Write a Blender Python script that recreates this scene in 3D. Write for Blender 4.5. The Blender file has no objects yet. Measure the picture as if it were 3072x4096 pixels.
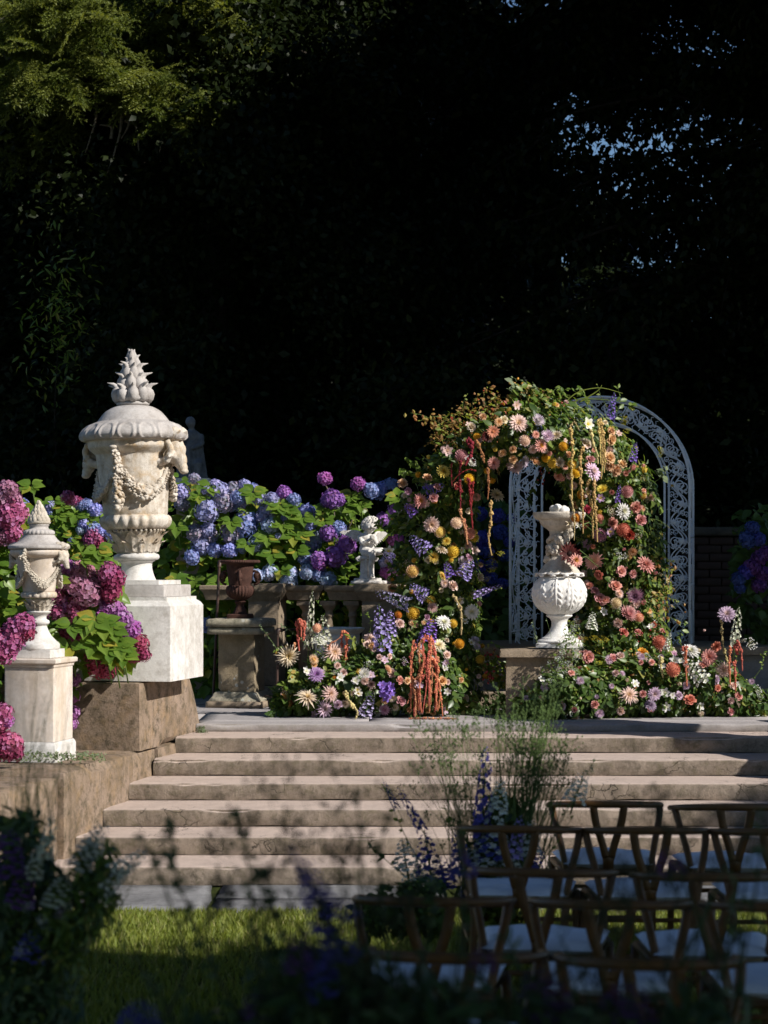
import bpy, bmesh, math, random
import numpy as np
from mathutils import Vector, Matrix, Quaternion
from math import sin, cos, pi, sqrt, radians, atan2

random.seed(7); rng = np.random.default_rng(7)
scn = bpy.context.scene
COL = scn.collection

# ------------------------------------------------------------------ camera
CAM_H = 1.85                      # eye height above the lawn
cam_d = bpy.data.cameras.new('camera'); cam = bpy.data.objects.new('camera', cam_d); COL.objects.link(cam)
cam.location = (0, 0, CAM_H); cam.rotation_euler = (radians(90), 0, 0)
cam_d.sensor_fit = 'HORIZONTAL'; cam_d.sensor_width = 24.0; cam_d.lens = 62.5
cam_d.shift_y = 222/3072; cam_d.clip_end = 400; cam_d.clip_start = 0.1
cam_d.dof.use_dof = True; cam_d.dof.focus_distance = 15.0; cam_d.dof.aperture_fstop = 2.8
scn.camera = cam
# ------------------------------------------------------------------ sky and sun
SUN = Vector((1.0, -0.6, 0.80)).normalized()
w = bpy.data.worlds.new('World'); scn.world = w; w.use_nodes = True
nt = w.node_tree; bg = nt.nodes['Background']
sky = nt.nodes.new('ShaderNodeTexSky'); sky.sky_type = 'NISHITA'; sky.sun_disc = False
sky.sun_elevation = math.asin(SUN.z); sky.sun_rotation = atan2(SUN.x, SUN.y)
sky.altitude = 0; sky.air_density = 1.0; sky.dust_density = 0.1; sky.ozone_density = 5.0
nt.links.new(sky.outputs[0], bg.inputs[0]); bg.inputs[1].default_value = 0.075
sun_d = bpy.data.lights.new('sun', 'SUN'); sun_d.energy = 5.0; sun_d.angle = radians(0.5); sun_d.color = (1.0, 0.95, 0.87)
sun = bpy.data.objects.new('sun', sun_d); COL.objects.link(sun)
sun.rotation_euler = (-SUN).to_track_quat('-Z', 'Y').to_euler(); sun.location = (8, -6, 12)
# ------------------------------------------------------------------ exposure
vs = scn.view_settings; vs.view_transform = 'Standard'; vs.look = 'None'; vs.gamma = 1.0; vs.use_curve_mapping = False
vs.exposure = 0.30
cy = scn.cycles; cy.max_bounces = 5; cy.diffuse_bounces = 3; cy.glossy_bounces = 2; cy.transmission_bounces = 3
cy.use_denoising = True; cy.caustics_reflective = False; cy.caustics_refractive = False; cy.sample_clamp_indirect = 4.0

# ------------------------------------------------------------------ helpers
FX = 4320.0; CX = 829.5; HY = 1226.0
def W(x, y, d):                    # a sighted point at a measured distance d -> world metres
    return Vector(((x-CX)/FX*d, d, CAM_H-(y-HY)/FX*d))
def Wn(x, y, d):
    return np.stack([(x-CX)/FX*d, d, CAM_H-(y-HY)/FX*d], -1)
ROT = radians(-12.5)               # the cheek walls and piers stand turned by 12.5 degrees
TER = 0.725                        # terrace level

def tag(o, label=None, cat=None, group=None, kind=None):
    if label: o['label'] = label
    if cat: o['category'] = cat
    if group: o['group'] = group
    if kind: o['kind'] = kind
    return o
def empty(name, loc=(0, 0, 0), rz=0.0, label=None, cat=None, group=None, rot=None):
    o = bpy.data.objects.new(name, None); o.empty_display_size = 0.1; COL.objects.link(o)
    o.location = loc; o.rotation_euler = rot if rot else (0, 0, rz)
    return tag(o, label, cat, group)
def link(name, me, parent=None, loc=None, rot=None, scale=None):
    o = bpy.data.objects.new(name, me); COL.objects.link(o)
    if parent: o.parent = parent
    if loc is not None: o.location = loc
    if rot is not None: o.rotation_euler = rot
    if scale is not None: o.scale = (scale,)*3 if not hasattr(scale, '__len__') else scale
    return o
def copy_tree(o, parent=None):
    c = o.copy(); COL.objects.link(c)
    if parent: c.parent = parent
    for ch in list(o.children): copy_tree(ch, c)
    return c

def npmesh(name, V, F, mat=None, attrs=None, smooth=False):
    """V (n,3), F (m,3) or (m,4) int array, or a list of such arrays"""
    V = np.asarray(V, np.float32)
    Fs = F if isinstance(F, (list, tuple)) else [F]
    Fs = [np.asarray(f, np.int32) for f in Fs if len(f)]
    me = bpy.data.meshes.new(name)
    me.vertices.add(len(V)); me.vertices.foreach_set('co', V.ravel())
    idx = np.concatenate([f.ravel() for f in Fs])
    tot = np.concatenate([np.full(len(f), f.shape[1], np.int32) for f in Fs])
    st = np.concatenate([[0], np.cumsum(tot)[:-1]]).astype(np.int32)
    me.loops.add(len(idx)); me.loops.foreach_set('vertex_index', idx)
    me.polygons.add(len(tot)); me.polygons.foreach_set('loop_start', st)
    if smooth: me.polygons.foreach_set('use_smooth', np.ones(len(tot), bool))
    for k, a in (attrs or {}).items():
        at = me.attributes.new(k, 'FLOAT', 'POINT'); at.data.foreach_set('value', np.asarray(a, np.float32))
    me.update(calc_edges=True)
    if mat: me.materials.append(mat)
    return me

class MB:
    """collects geometry for ONE mesh"""
    def __init__(s): s.V = []; s.F3 = []; s.F4 = []; s.t = []; s.r = []; s.n = 0
    def add(s, V, F, t=0.5, r=None):
        V = np.asarray(V, float); n = len(V)
        F = np.asarray(F)
        if F.dtype == object or F.ndim == 1:
            for f in F: (s.F3 if len(f) == 3 else s.F4).append(np.array([f])+s.n)
        elif F.shape[1] == 3: s.F3.append(F+s.n)
        else: s.F4.append(F+s.n)
        s.V.append(V); s.n += n
        s.t.append(np.full(n, t) if np.isscalar(t) else np.asarray(t))
        r = random.random() if r is None else r
        s.r.append(np.full(n, r) if np.isscalar(r) else np.asarray(r))
        return s
    def mixed(s, V, F3, F4, t=0.5, r=None):
        b = s.n; s.add(V, np.asarray(F4) if len(F4) else np.asarray(F3), t, r)
        if len(F4) and len(F3): s.F3.append(np.asarray(F3)+b)
        return s
    def mesh(s, name, mat, smooth=True, angle=None):
        F = []
        if s.F3: F.append(np.concatenate(s.F3))
        if s.F4: F.append(np.concatenate(s.F4))
        me = npmesh(name, np.concatenate(s.V), F, mat, {'t': np.concatenate(s.t), 'rnd': np.concatenate(s.r)}, smooth)
        if angle and smooth: me.set_sharp_from_angle(angle=radians(angle))
        return me
    def obj(s, name, mat, parent=None, smooth=True, angle=None, **k):
        return link(name, s.mesh(name, mat, smooth, angle), parent, **k)

def wav(P, scale, seed=0, octaves=2):
    """cheap smooth noise in -1..1 for arrays of points"""
    r = np.random.default_rng(seed); out = np.zeros(len(P)); amp = 1.0; tot = 0
    for o in range(octaves):
        for _ in range(6):
            k = r.normal(size=3); k = k/np.linalg.norm(k)*scale*(0.6+0.9*r.random())*2**o
            out += amp*np.sin(P@k+r.random()*6.283)/2.4
        tot += amp; amp *= 0.5
    return out/tot

def lathe(profile, n=48, mod=None, z0=0.0, caps=True):
    """profile [(r,z)], mod(r,z,theta)->r; returns V,F(quads)"""
    th = np.arange(n)*2*pi/n; V = []
    for r, z in profile:
        rr = np.full(n, float(r))
        if mod is not None: rr = mod(r, z, th)
        V.append(np.stack([rr*np.cos(th), rr*np.sin(th), np.full(n, z+z0)], -1))
    V = np.concatenate(V); m = len(profile); i = np.arange(n); j = (i+1) % n; F = []
    for k in range(m-1): F.append(np.stack([k*n+i, k*n+j, (k+1)*n+j, (k+1)*n+i], -1))
    F = np.concatenate(F)
    if caps:
        V = np.concatenate([V, [[0, 0, profile[0][1]+z0], [0, 0, profile[-1][1]+z0]]])
        a, b = m*n, m*n+1
        F3 = np.concatenate([np.stack([np.full(n, a), j, i], -1), np.stack([np.full(n, b), (m-1)*n+i, (m-1)*n+j], -1)])
    else: F3 = np.zeros((0, 3), int)
    return V, F3, F
def spl(pts, k=6):
    """Catmull-Rom through points of any dimension"""
    P = np.asarray(pts, float); out = []
    for i in range(len(P)-1):
        p0 = P[max(i-1, 0)]; p1 = P[i]; p2 = P[i+1]; p3 = P[min(i+2, len(P)-1)]
        for q in range(k):
            t = q/k
            out.append(.5*((2*p1)+(-p0+p2)*t+(2*p0-5*p1+4*p2-p3)*t*t+(-p0+3*p1-3*p2+p3)*t**3))
    out.append(P[-1]); return np.array(out)
def sqring(hx, hy, z, b):
    b = min(b, hx*.4, hy*.4); n = 6
    P = []
    for (sx, sy, a0) in ((1, 1, 0), (-1, 1, 90), (-1, -1, 180), (1, -1, 270)):
        for a in (0, 45, 90):
            an = radians(a0+a); P.append((sx*(hx-b)+b*cos(an), sy*(hy-b)+b*sin(an), z))
    return P
def sqlathe(hx, hy, prof, b=.006):
    """prof [(offset,z)]: a moulded square block"""
    V = []; 
    for off, z in prof: V += sqring(hx+off, hy+off, z, b)
    V = np.array(V); n = 12; m = len(prof); i = np.arange(n); j = (i+1) % n; F = []
    for k in range(m-1): F.append(np.stack([k*n+i, k*n+j, (k+1)*n+j, (k+1)*n+i], -1))
    V = np.concatenate([V, [[0, 0, prof[0][1]], [0, 0, prof[-1][1]]]])
    F3 = np.concatenate([np.stack([np.full(n, m*n), j, i], -1), np.stack([np.full(n, m*n+1), (m-1)*n+i, (m-1)*n+j], -1)])
    return V, F3, np.concatenate(F)
def tube(path, rad, n=6, caps=True):
    P = np.asarray(path, float); m = len(P)
    R = np.full(m, rad) if np.isscalar(rad) else np.asarray(rad, float)
    T = np.gradient(P, axis=0); T /= np.linalg.norm(T, axis=1)[:, None]+1e-9
    up = np.array([0, 0, 1.]) if abs(T[0][2]) < .9 else np.array([1., 0, 0])
    V = []; u = np.cross(T[0], up); u /= np.linalg.norm(u)
    th = np.arange(n)*2*pi/n
    for k in range(m):
        u = u-T[k]*np.dot(u, T[k]); u /= np.linalg.norm(u)+1e-9; v = np.cross(T[k], u)
        V.append(P[k]+R[k]*(np.cos(th)[:, None]*u+np.sin(th)[:, None]*v))
    V = np.concatenate(V); i = np.arange(n); j = (i+1) % n
    F = np.concatenate([np.stack([k*n+i, k*n+j, (k+1)*n+j, (k+1)*n+i], -1) for k in range(m-1)])
    if caps:
        V = np.concatenate([V, P[:1], P[-1:]])
        F3 = np.concatenate([np.stack([np.full(n, m*n), j, i], -1), np.stack([np.full(n, m*n+1), (m-1)*n+i, (m-1)*n+j], -1)])
    else: F3 = np.zeros((0, 3), int)
    return V, F3, F
def strip(path, width, thick, nrm):
    """flat board along a path, width across, nrm = facing direction"""
    P = np.asarray(path, float); m = len(P); Wd = np.full(m, width) if np.isscalar(width) else np.asarray(width)
    T = np.gradient(P, axis=0); T /= np.linalg.norm(T, axis=1)[:, None]
    N = np.asarray(nrm, float); V = []
    for k in range(m):
        s = np.cross(T[k], N); s /= np.linalg.norm(s); nn = np.cross(s, T[k])
        for a, b in ((-1, -1), (1, -1), (1, 1), (-1, 1)): V.append(P[k]+a*s*Wd[k]/2+b*nn*thick/2)
    i = np.arange(4); j = (i+1) % 4
    F = [np.stack([k*4+i, k*4+j, (k+1)*4+j, (k+1)*4+i], -1) for k in range(m-1)]
    F.append(np.array([[3, 2, 1, 0], [(m-1)*4, (m-1)*4+1, (m-1)*4+2, (m-1)*4+3]]))
    return np.array(V), [], np.concatenate(F)
def ball(c, r, n=8, m=5, sq=(1, 1, 1)):
    ph = np.linspace(-pi/2, pi/2, m+1)[1:-1]
    V, F3, F4 = lathe([(cos(p), sin(p)) for p in ph], n)
    V[-2] = (0, 0, -1); V[-1] = (0, 0, 1)
    return V*np.array(sq)*r+np.array(c), F3, F4
def rotz(V, a):
    c, s = cos(a), sin(a); V = np.asarray(V, float); return np.stack([V[:, 0]*c-V[:, 1]*s, V[:, 0]*s+V[:, 1]*c, V[:, 2]], -1)
def dirmat(ax, roll=0.0):
    """3x3 turning +Z onto ax"""
    q = Vector(ax).to_track_quat('Z', 'Y').to_matrix() @ Matrix.Rotation(roll, 3, 'Z')
    return np.array(q)
def frames(N, D):
    """arrays: leaf normal N -> local z, leaf direction D -> local y. returns (n,3,3) with columns x,y,z"""
    N = N/np.linalg.norm(N, axis=1)[:, None]
    D = D-N*(D*N).sum(1)[:, None]; D /= np.linalg.norm(D, axis=1)[:, None]+1e-9
    X = np.cross(D, N); return np.stack([X, D, N], -1)
def scatter(tV, tF, pos, R, sc):
    sc = np.asarray(sc, float)
    if sc.ndim == 1: sc = sc[:, None, None]
    else: sc = sc[:, None, :]
    V = np.einsum('nij,nvj->nvi', R, tV[None]*sc)+pos[:, None, :]
    n, k = len(pos), len(tV)
    out = [(f[None]+(np.arange(n)*k)[:, None, None]).reshape(-1, f.shape[1]) for f in tF]
    return V.reshape(-1, 3), out
def leafobj(name, tmpl, mat, pos, N, D, sc, rnd=None, parent=None, stuff=True):
    R = frames(N, D); V, F = scatter(tmpl[0], tmpl[1], pos, R, sc)
    k = len(tmpl[0]); rnd = rng.random(len(pos)) if rnd is None else rnd
    me = npmesh(name, V, F, mat, {'rnd': np.repeat(rnd, k), 't': np.tile(tmpl[0][:, 1], len(pos))}, True)
    o = link(name, me, parent)
    if stuff: o['kind'] = 'stuff'
    return o
def unit(n): 
    v = rng.normal(size=(n, 3)); return v/np.linalg.norm(v, axis=1)[:, None]
# leaf templates: length along +Y (0..1), normal +Z
def tmpl_leaf(wd=.3, droop=.12, fold=.06):
    V = np.array([(0, 0, 0), (-wd*.85, .3, fold), (0, .3, 0), (wd*.85, .3, fold), (-wd*.8, .62, fold-.4*droop), (0, .62, -.4*droop), (wd*.8, .62, fold-.4*droop), (0, 1, -droop)], float)
    return V, [np.array([(0, 2, 1), (0, 3, 2), (4, 5, 7), (5, 6, 7)]), np.array([(1, 2, 5, 4), (2, 3, 6, 5)])]
def tmpl_small(wd=.28, droop=.1):
    V = np.array([(0, 0, 0), (-wd, .45, .05), (wd, .45, .05), (0, 1, -droop)], float)
    return V, [np.array([(0, 2, 1), (1, 2, 3)])]
def tmpl_big(wd=.36, droop=.22, fold=.07):
    ys = [0, .12, .3, .48, .68, .86, 1]; ws = [.0, .6, 1, .95, .62, .26, 0]; V = [(0, 0, 0)]
    for y, q in zip(ys[1:-1], ws[1:-1]):
        z = -droop*y*y
        for sx in (-1, -.5, 0, .5, 1): V.append((sx*q*wd, y+.03*abs(sx), z+fold*abs(sx)**1.5*q+(.012 if abs(sx) == .5 else 0)))
    V.append((0, 1.02, -droop)); V = np.array(V, float); F3 = []; F4 = []
    for c in range(4): F3.append((0, 2+c, 1+c))
    for r in range(4):
        for c in range(4): a = 1+r*5+c; F4.append((a, a+1, a+6, a+5))
    for c in range(4): a = 21+c; F3.append((a, a+1, 26))
    return V, [np.array(F3), np.array(F4)]
LEAF, SMALL, BIG = tmpl_leaf(), tmpl_small(), tmpl_big()
NARROW = tmpl_leaf(.14, .2, .03); LOBED = tmpl_leaf(.42, .18, .09)

# ------------------------------------------------------------------ materials
def newmat(name):
    m = bpy.data.materials.new(name); m.use_nodes = True; t = m.node_tree; t.nodes.clear()
    return m, t, t.nodes, t.links
def N_(nodes, kind, **k):
    n = nodes.new(kind)
    for a, b in k.items(): setattr(n, a, b)
    return n
def mixc(t, fac, a, b, mode='MIX'):
    n = t.nodes.new('ShaderNodeMix'); n.data_type = 'RGBA'; n.blend_type = mode
    for sock, v in ((n.inputs[0], fac), (n.inputs[6], a), (n.inputs[7], b)):
        if hasattr(v, 'is_linked') or isinstance(v, bpy.types.NodeSocket): t.links.new(v, sock)
        else: sock.default_value = v if not isinstance(v, tuple) else (v+(1,) if len(v) == 3 else v)
    return n.outputs[2]
def ramp(t, src, p0, p1):
    n = t.nodes.new('ShaderNodeMapRange'); n.inputs[1].default_value = p0; n.inputs[2].default_value = p1
    t.links.new(src, n.inputs[0]); return n.outputs[0]
def noise(t, co, scale, detail=4, rough=.6, dist=0.0):
    n = t.nodes.new('ShaderNodeTexNoise'); n.inputs['Scale'].default_value = scale; n.inputs['Detail'].default_value = detail
    n.inputs['Roughness'].default_value = rough; n.inputs['Distortion'].default_value = dist
    t.links.new(co, n.inputs['Vector']); return n.outputs[0]
def stone(name, base, dark, light, sc=2.0, darkness=.6, streak=.3, spots=0.0, bump=.5, rough=.85, grain=60, cracks=0.0, spotcol=(.5, .5, .47), warm=None, warmth=.4, green=None, greenness=.5, topc=None):
    m, t, nd, ln = newmat(name)
    out = N_(nd, 'ShaderNodeOutputMaterial'); b = N_(nd, 'ShaderNodeBsdfPrincipled'); ln.new(b.outputs[0], out.inputs[0])
    tc = N_(nd, 'ShaderNodeTexCoord'); co = tc.outputs['Object']
    n1 = noise(t, co, sc, 6, .65, .3); c = mixc(t, ramp(t, n1, .36, .68), tuple(base), tuple(light))
    n2 = noise(t, co, sc*2.6, 10, .78, .15); f2 = N_(nd, 'ShaderNodeMath', operation='MULTIPLY'); ln.new(ramp(t, n2, .47, .66), f2.inputs[0]); f2.inputs[1].default_value = darkness
    c = mixc(t, f2.outputs[0], c, tuple(dark))
    if warm:
        nw = noise(t, co, sc*1.5, 8, .75, .3); fw = N_(nd, 'ShaderNodeMath', operation='MULTIPLY'); ln.new(ramp(t, nw, .5, .7), fw.inputs[0]); fw.inputs[1].default_value = warmth
        c = mixc(t, fw.outputs[0], c, tuple(warm))
    if streak:
        mp = N_(nd, 'ShaderNodeMapping'); mp.inputs['Scale'].default_value = (9, 9, .7); ln.new(co, mp.inputs[0])
        n3 = noise(t, mp.outputs[0], 1.0, 5, .6); f3 = N_(nd, 'ShaderNodeMath', operation='MULTIPLY'); ln.new(ramp(t, n3, .48, .7), f3.inputs[0]); f3.inputs[1].default_value = streak
        c = mixc(t, f3.outputs[0], c, tuple(dark))
    if green:
        ng = noise(t, co, sc*4.1, 8, .8, .1); fg = N_(nd, 'ShaderNodeMath', operation='MULTIPLY'); ln.new(ramp(t, ng, .5, .68), fg.inputs[0]); fg.inputs[1].default_value = greenness
        c = mixc(t, fg.outputs[0], c, tuple(green))
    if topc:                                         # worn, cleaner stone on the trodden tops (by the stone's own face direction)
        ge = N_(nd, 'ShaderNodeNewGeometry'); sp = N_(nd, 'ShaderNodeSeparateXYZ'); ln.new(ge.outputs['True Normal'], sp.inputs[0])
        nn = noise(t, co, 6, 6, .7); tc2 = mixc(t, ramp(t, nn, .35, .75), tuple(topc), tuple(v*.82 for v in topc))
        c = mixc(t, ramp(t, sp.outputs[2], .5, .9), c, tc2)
    n4 = noise(t, co, grain, 6, .8); g = mixc(t, ramp(t, n4, .2, .8), (.7, .7, .7), (1.22, 1.22, 1.22)); c = mixc(t, .75, c, g, 'MULTIPLY')
    if spots:
        vo = N_(nd, 'ShaderNodeTexVoronoi'); vo.inputs['Scale'].default_value = 16; ln.new(co, vo.inputs['Vector'])
        ns = noise(t, co, 3.5, 2); a = ramp(t, vo.outputs[0], .26, .2); bb = ramp(t, ns, .52, .56); f = N_(nd, 'ShaderNodeMath', operation='MULTIPLY'); ln.new(a, f.inputs[0]); ln.new(bb, f.inputs[1])
        f5 = N_(nd, 'ShaderNodeMath', operation='MULTIPLY'); ln.new(f.outputs[0], f5.inputs[0]); f5.inputs[1].default_value = spots
        c = mixc(t, f5.outputs[0], c, tuple(spotcol))
    hgt = n4
    if cracks:
        vc = N_(nd, 'ShaderNodeTexVoronoi', feature='DISTANCE_TO_EDGE'); vc.inputs['Scale'].default_value = 7
        nz = noise(t, co, 9, 6, .8); vm = N_(nd, 'ShaderNodeVectorMath', operation='ADD'); ln.new(co, vm.inputs[0])
        vs2 = N_(nd, 'ShaderNodeVectorMath', operation='SCALE'); vs2.inputs[3].default_value = .22
        nc = N_(nd, 'ShaderNodeTexNoise'); nc.inputs['Scale'].default_value = 6; nc.inputs['Detail'].default_value = 6; ln.new(co, nc.inputs['Vector']); ln.new(nc.outputs['Color'], vs2.inputs[0]); ln.new(vs2.outputs[0], vm.inputs[1]); ln.new(vm.outputs[0], vc.inputs['Vector'])
        fa = ramp(t, vc.outputs[0], .02, .004); fb = ramp(t, noise(t, co, 2.2, 3), .54, .62); fm = N_(nd, 'ShaderNodeMath', operation='MULTIPLY'); ln.new(fa, fm.inputs[0]); ln.new(fb, fm.inputs[1])
        fq = N_(nd, 'ShaderNodeMath', operation='MULTIPLY'); ln.new(fm.outputs[0], fq.inputs[0]); fq.inputs[1].default_value = cracks
        c = mixc(t, fq.outputs[0], c, (.045, .038, .03))
    ln.new(c, b.inputs['Base Color']); b.inputs['Roughness'].default_value = rough; b.inputs['Specular IOR Level'].default_value = .25
    bp = N_(nd, 'ShaderNodeBump'); bp.inputs['Strength'].default_value = bump; bp.inputs['Distance'].default_value = .006; ln.new(hgt, bp.inputs['Height'])
    bp2 = N_(nd, 'ShaderNodeBump'); bp2.inputs['Strength'].default_value = bump; bp2.inputs['Distance'].default_value = .015; ln.new(n2, bp2.inputs['Height']); ln.new(bp.outputs[0], bp2.inputs['Normal'])
    if cracks:
        bp3 = N_(nd, 'ShaderNodeBump'); bp3.inputs['Strength'].default_value = .8; bp3.inputs['Distance'].default_value = .01; bp3.invert = True
        ln.new(fq.outputs[0], bp3.inputs['Height']); ln.new(bp2.outputs[0], bp3.inputs['Normal']); ln.new(bp3.outputs[0], b.inputs['Normal'])
    else: ln.new(bp2.outputs[0], b.inputs['Normal'])
    return m
def leafmat(name, c1, c2, tl=.35, rough=.45, c3=None, spec=.4):
    m, t, nd, ln = newmat(name); out = N_(nd, 'ShaderNodeOutputMaterial')
    at = N_(nd, 'ShaderNodeAttribute', attribute_name='rnd'); oi = N_(nd, 'ShaderNodeObjectInfo')
    ad = N_(nd, 'ShaderNodeMath', operation='ADD'); ln.new(at.outputs['Fac'], ad.inputs[0]); ln.new(oi.outputs['Random'], ad.inputs[1])
    fr = N_(nd, 'ShaderNodeMath', operation='FRACT'); ln.new(ad.outputs[0], fr.inputs[0])
    c = mixc(t, fr.outputs[0], c1, c2)
    if c3: c = mixc(t, ramp(t, fr.outputs[0], .9, .97), c, c3)
    tc = N_(nd, 'ShaderNodeTexCoord'); nz = noise(t, tc.outputs['Object'], 30, 3); c = mixc(t, .5, c, mixc(t, ramp(t, nz, .3, .7), (.75, .75, .75), (1.2, 1.2, 1.2)), 'MULTIPLY')
    b = N_(nd, 'ShaderNodeBsdfPrincipled'); ln.new(c, b.inputs['Base Color']); b.inputs['Roughness'].default_value = rough; b.inputs['Specular IOR Level'].default_value = spec
    tr = N_(nd, 'ShaderNodeBsdfTranslucent'); ln.new(mixc(t, 1.0, c, (1.6, 1.5, .7), 'MULTIPLY'), tr.inputs[0])
    mx = N_(nd, 'ShaderNodeMixShader'); mx.inputs[0].default_value = tl; ln.new(b.outputs[0], mx.inputs[1]); ln.new(tr.outputs[0], mx.inputs[2]); ln.new(mx.outputs[0], out.inputs[0])
    return m
def petalmat(name, c0, c1, tl=.25, var=.12, c2=None):
    m, t, nd, ln = newmat(name); out = N_(nd, 'ShaderNodeOutputMaterial')
    at = N_(nd, 'ShaderNodeAttribute', attribute_name='t'); ar = N_(nd, 'ShaderNodeAttribute', attribute_name='rnd')
    c = mixc(t, ramp(t, at.outputs['Fac'], .1, .85), c0, c1)
    if c2: c = mixc(t, ramp(t, ar.outputs['Fac'], .45, .9), c, c2)
    hs = N_(nd, 'ShaderNodeHueSaturation'); oi = N_(nd, 'ShaderNodeObjectInfo')
    mr = N_(nd, 'ShaderNodeMapRange'); mr.inputs[3].default_value = 1-var*1.6; mr.inputs[4].default_value = 1+var; ln.new(oi.outputs['Random'], mr.inputs[0]); ln.new(mr.outputs[0], hs.inputs['Value'])
    m2 = N_(nd, 'ShaderNodeMapRange'); m2.inputs[3].default_value = .5-var*.12; m2.inputs[4].default_value = .5+var*.12; ln.new(oi.outputs['Random'], m2.inputs[0]); ln.new(m2.outputs[0], hs.inputs['Hue'])
    ln.new(c, hs.inputs['Color']); c = hs.outputs[0]
    c = mixc(t, .6, c, mixc(t, ar.outputs['Fac'], (.80, .80, .82), (1.12, 1.12, 1.12)), 'MULTIPLY')
    c = mixc(t, ramp(t, ar.outputs['Fac'], -.4, -.6), c, (.10, .16, .04))
    b = N_(nd, 'ShaderNodeBsdfPrincipled'); ln.new(c, b.inputs['Base Color']); b.inputs['Roughness'].default_value = .6; b.inputs['Specular IOR Level'].default_value = .2
    tr = N_(nd, 'ShaderNodeBsdfTranslucent'); ln.new(c, tr.inputs[0])
    mx = N_(nd, 'ShaderNodeMixShader'); mx.inputs[0].default_value = tl; ln.new(b.outputs[0], mx.inputs[1]); ln.new(tr.outputs[0], mx.inputs[2]); ln.new(mx.outputs[0], out.inputs[0])
    return m
def plain(name, col, rough=.6, spec=.3, metal=0.0, var=None, vscale=12, bump=0.0):
    m, t, nd, ln = newmat(name); out = N_(nd, 'ShaderNodeOutputMaterial'); b = N_(nd, 'ShaderNodeBsdfPrincipled'); ln.new(b.outputs[0], out.inputs[0])
    tc = N_(nd, 'ShaderNodeTexCoord'); nz = noise(t, tc.outputs['Object'], vscale, 6, .7)
    c = mixc(t, ramp(t, nz, .35, .7), col, var or tuple(v*.7 for v in col)); ln.new(c, b.inputs['Base Color'])
    b.inputs['Roughness'].default_value = rough; b.inputs['Specular IOR Level'].default_value = spec; b.inputs['Metallic'].default_value = metal
    if bump:
        bp = N_(nd, 'ShaderNodeBump'); bp.inputs['Strength'].default_value = bump; bp.inputs['Distance'].default_value = .004; ln.new(nz, bp.inputs['Height']); ln.new(bp.outputs[0], b.inputs['Normal'])
    return m

M = {}
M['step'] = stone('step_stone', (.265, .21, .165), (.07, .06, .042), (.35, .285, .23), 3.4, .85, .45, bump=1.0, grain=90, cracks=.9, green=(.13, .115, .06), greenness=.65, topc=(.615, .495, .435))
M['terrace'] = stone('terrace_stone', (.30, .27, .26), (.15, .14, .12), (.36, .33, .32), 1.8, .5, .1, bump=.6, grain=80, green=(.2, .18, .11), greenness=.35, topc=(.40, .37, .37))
M['cheek'] = stone('cheek_sandstone', (.24, .175, .12), (.05, .045, .025), (.36, .27, .21), 4.5, .95, .25, bump=.9, grain=55, warm=(.40, .26, .13), warmth=.5, cracks=.3)
M['sand'] = stone('pier_sandstone', (.31, .24, .165), (.12, .095, .06), (.37, .29, .22), 3.0, .5, .35, bump=.9, grain=60, spots=0)
M['fgreen'] = leafmat('shade_leaf', (.035, .080, .030), (.085, .14, .06), .3, .4)  # foreground leaves, part of their shade put into a darker green
M['lichen'] = stone('lichen_sandstone', (.30, .235, .15), (.12, .10, .06), (.35, .28, .2), 3.0, .5, .3, spots=.8, bump=.9, grain=60)
M['capstone'] = stone('weathered_capstone', (.36, .32, .235), (.10, .10, .07), (.46, .41, .32), 5.0, .8, .2, bump=1.0, grain=60, spots=.6)
M['marble'] = stone('old_marble', (.66, .635, .605), (.38, .345, .30), (.76, .74, .72), 3.5, .7, .30, bump=.25, rough=.6, grain=40)
M['marblewarm'] = stone('stained_marble', (.62, .555, .475), (.27, .20, .125), (.74, .69, .63), 4.5, .85, .5, bump=.4, rough=.65, grain=45, warm=(.58, .38, .17), warmth=.85)
M['marblelid'] = stone('lid_marble', (.45, .415, .395), (.24, .21, .19), (.54, .51, .49), 4.0, .6, .25, bump=.35, rough=.75, grain=50)
M['cream'] = stone('cream_marble', (.66, .57, .50), (.46, .36, .25), (.80, .74, .69), 2.5, .4, .55, bump=.25, rough=.6, grain=35, warm=(.7, .52, .3), warmth=.35)
M['vase'] = stone('white_vase_stone', (.80, .78, .755), (.40, .34, .26), (.86, .84, .82), 4.0, .45, .15, bump=.4, rough=.7, grain=50)
M['vasetop'] = stone('aged_vase_stone', (.60, .535, .45), (.25, .20, .14), (.68, .62, .54), 5.0, .7, .4, bump=.5, rough=.75, grain=50)
M['statue'] = stone('statue_stone', (.74, .70, .66), (.34, .30, .25), (.80, .77, .74), 8.0, .6, .2, bump=.4, rough=.75, grain=60)
M['rust'] = stone('rusted_iron', (.07, .030, .022), (.026, .014, .012), (.115, .055, .04), 8.0, .7, .4, bump=.6, rough=.8, grain=70)
M['pipe'] = plain('painted_pipe', (.035, .03, .028), .5, .4, 0, (.10, .045, .03), 18, .3)
M['arbor'] = plain('white_enamel', (.80, .84, .90), .5, .4, 0, (.72, .77, .84), 9, .2)
M['paving'] = stone('grey_flagstone', (.20, .20, .21), (.09, .09, .095), (.29, .29, .30), 3.0, .7, 0, bump=.9, grain=50)
M['wood'] = plain('oiled_oak', (.17, .08, .024), .42, .35, 0, (.10, .045, .014), 14, .15)
M['cushion'] = plain('white_cotton', (.84, .85, .90), .85, .1, 0, (.80, .81, .87), 25, .2)
M['cord'] = plain('paper_cord', (.50, .38, .22), .85, .1, 0, (.38, .28, .15), 60, .4)
M['bark'] = stone('bark', (.028, .022, .016), (.010, .008, .006), (.05, .04, .03), 5, .7, .6, bump=1.5, grain=25)
M['twig'] = plain('grey_twig', (.23, .20, .16), .8, .2, 0, (.11, .09, .06), 30)
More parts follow.
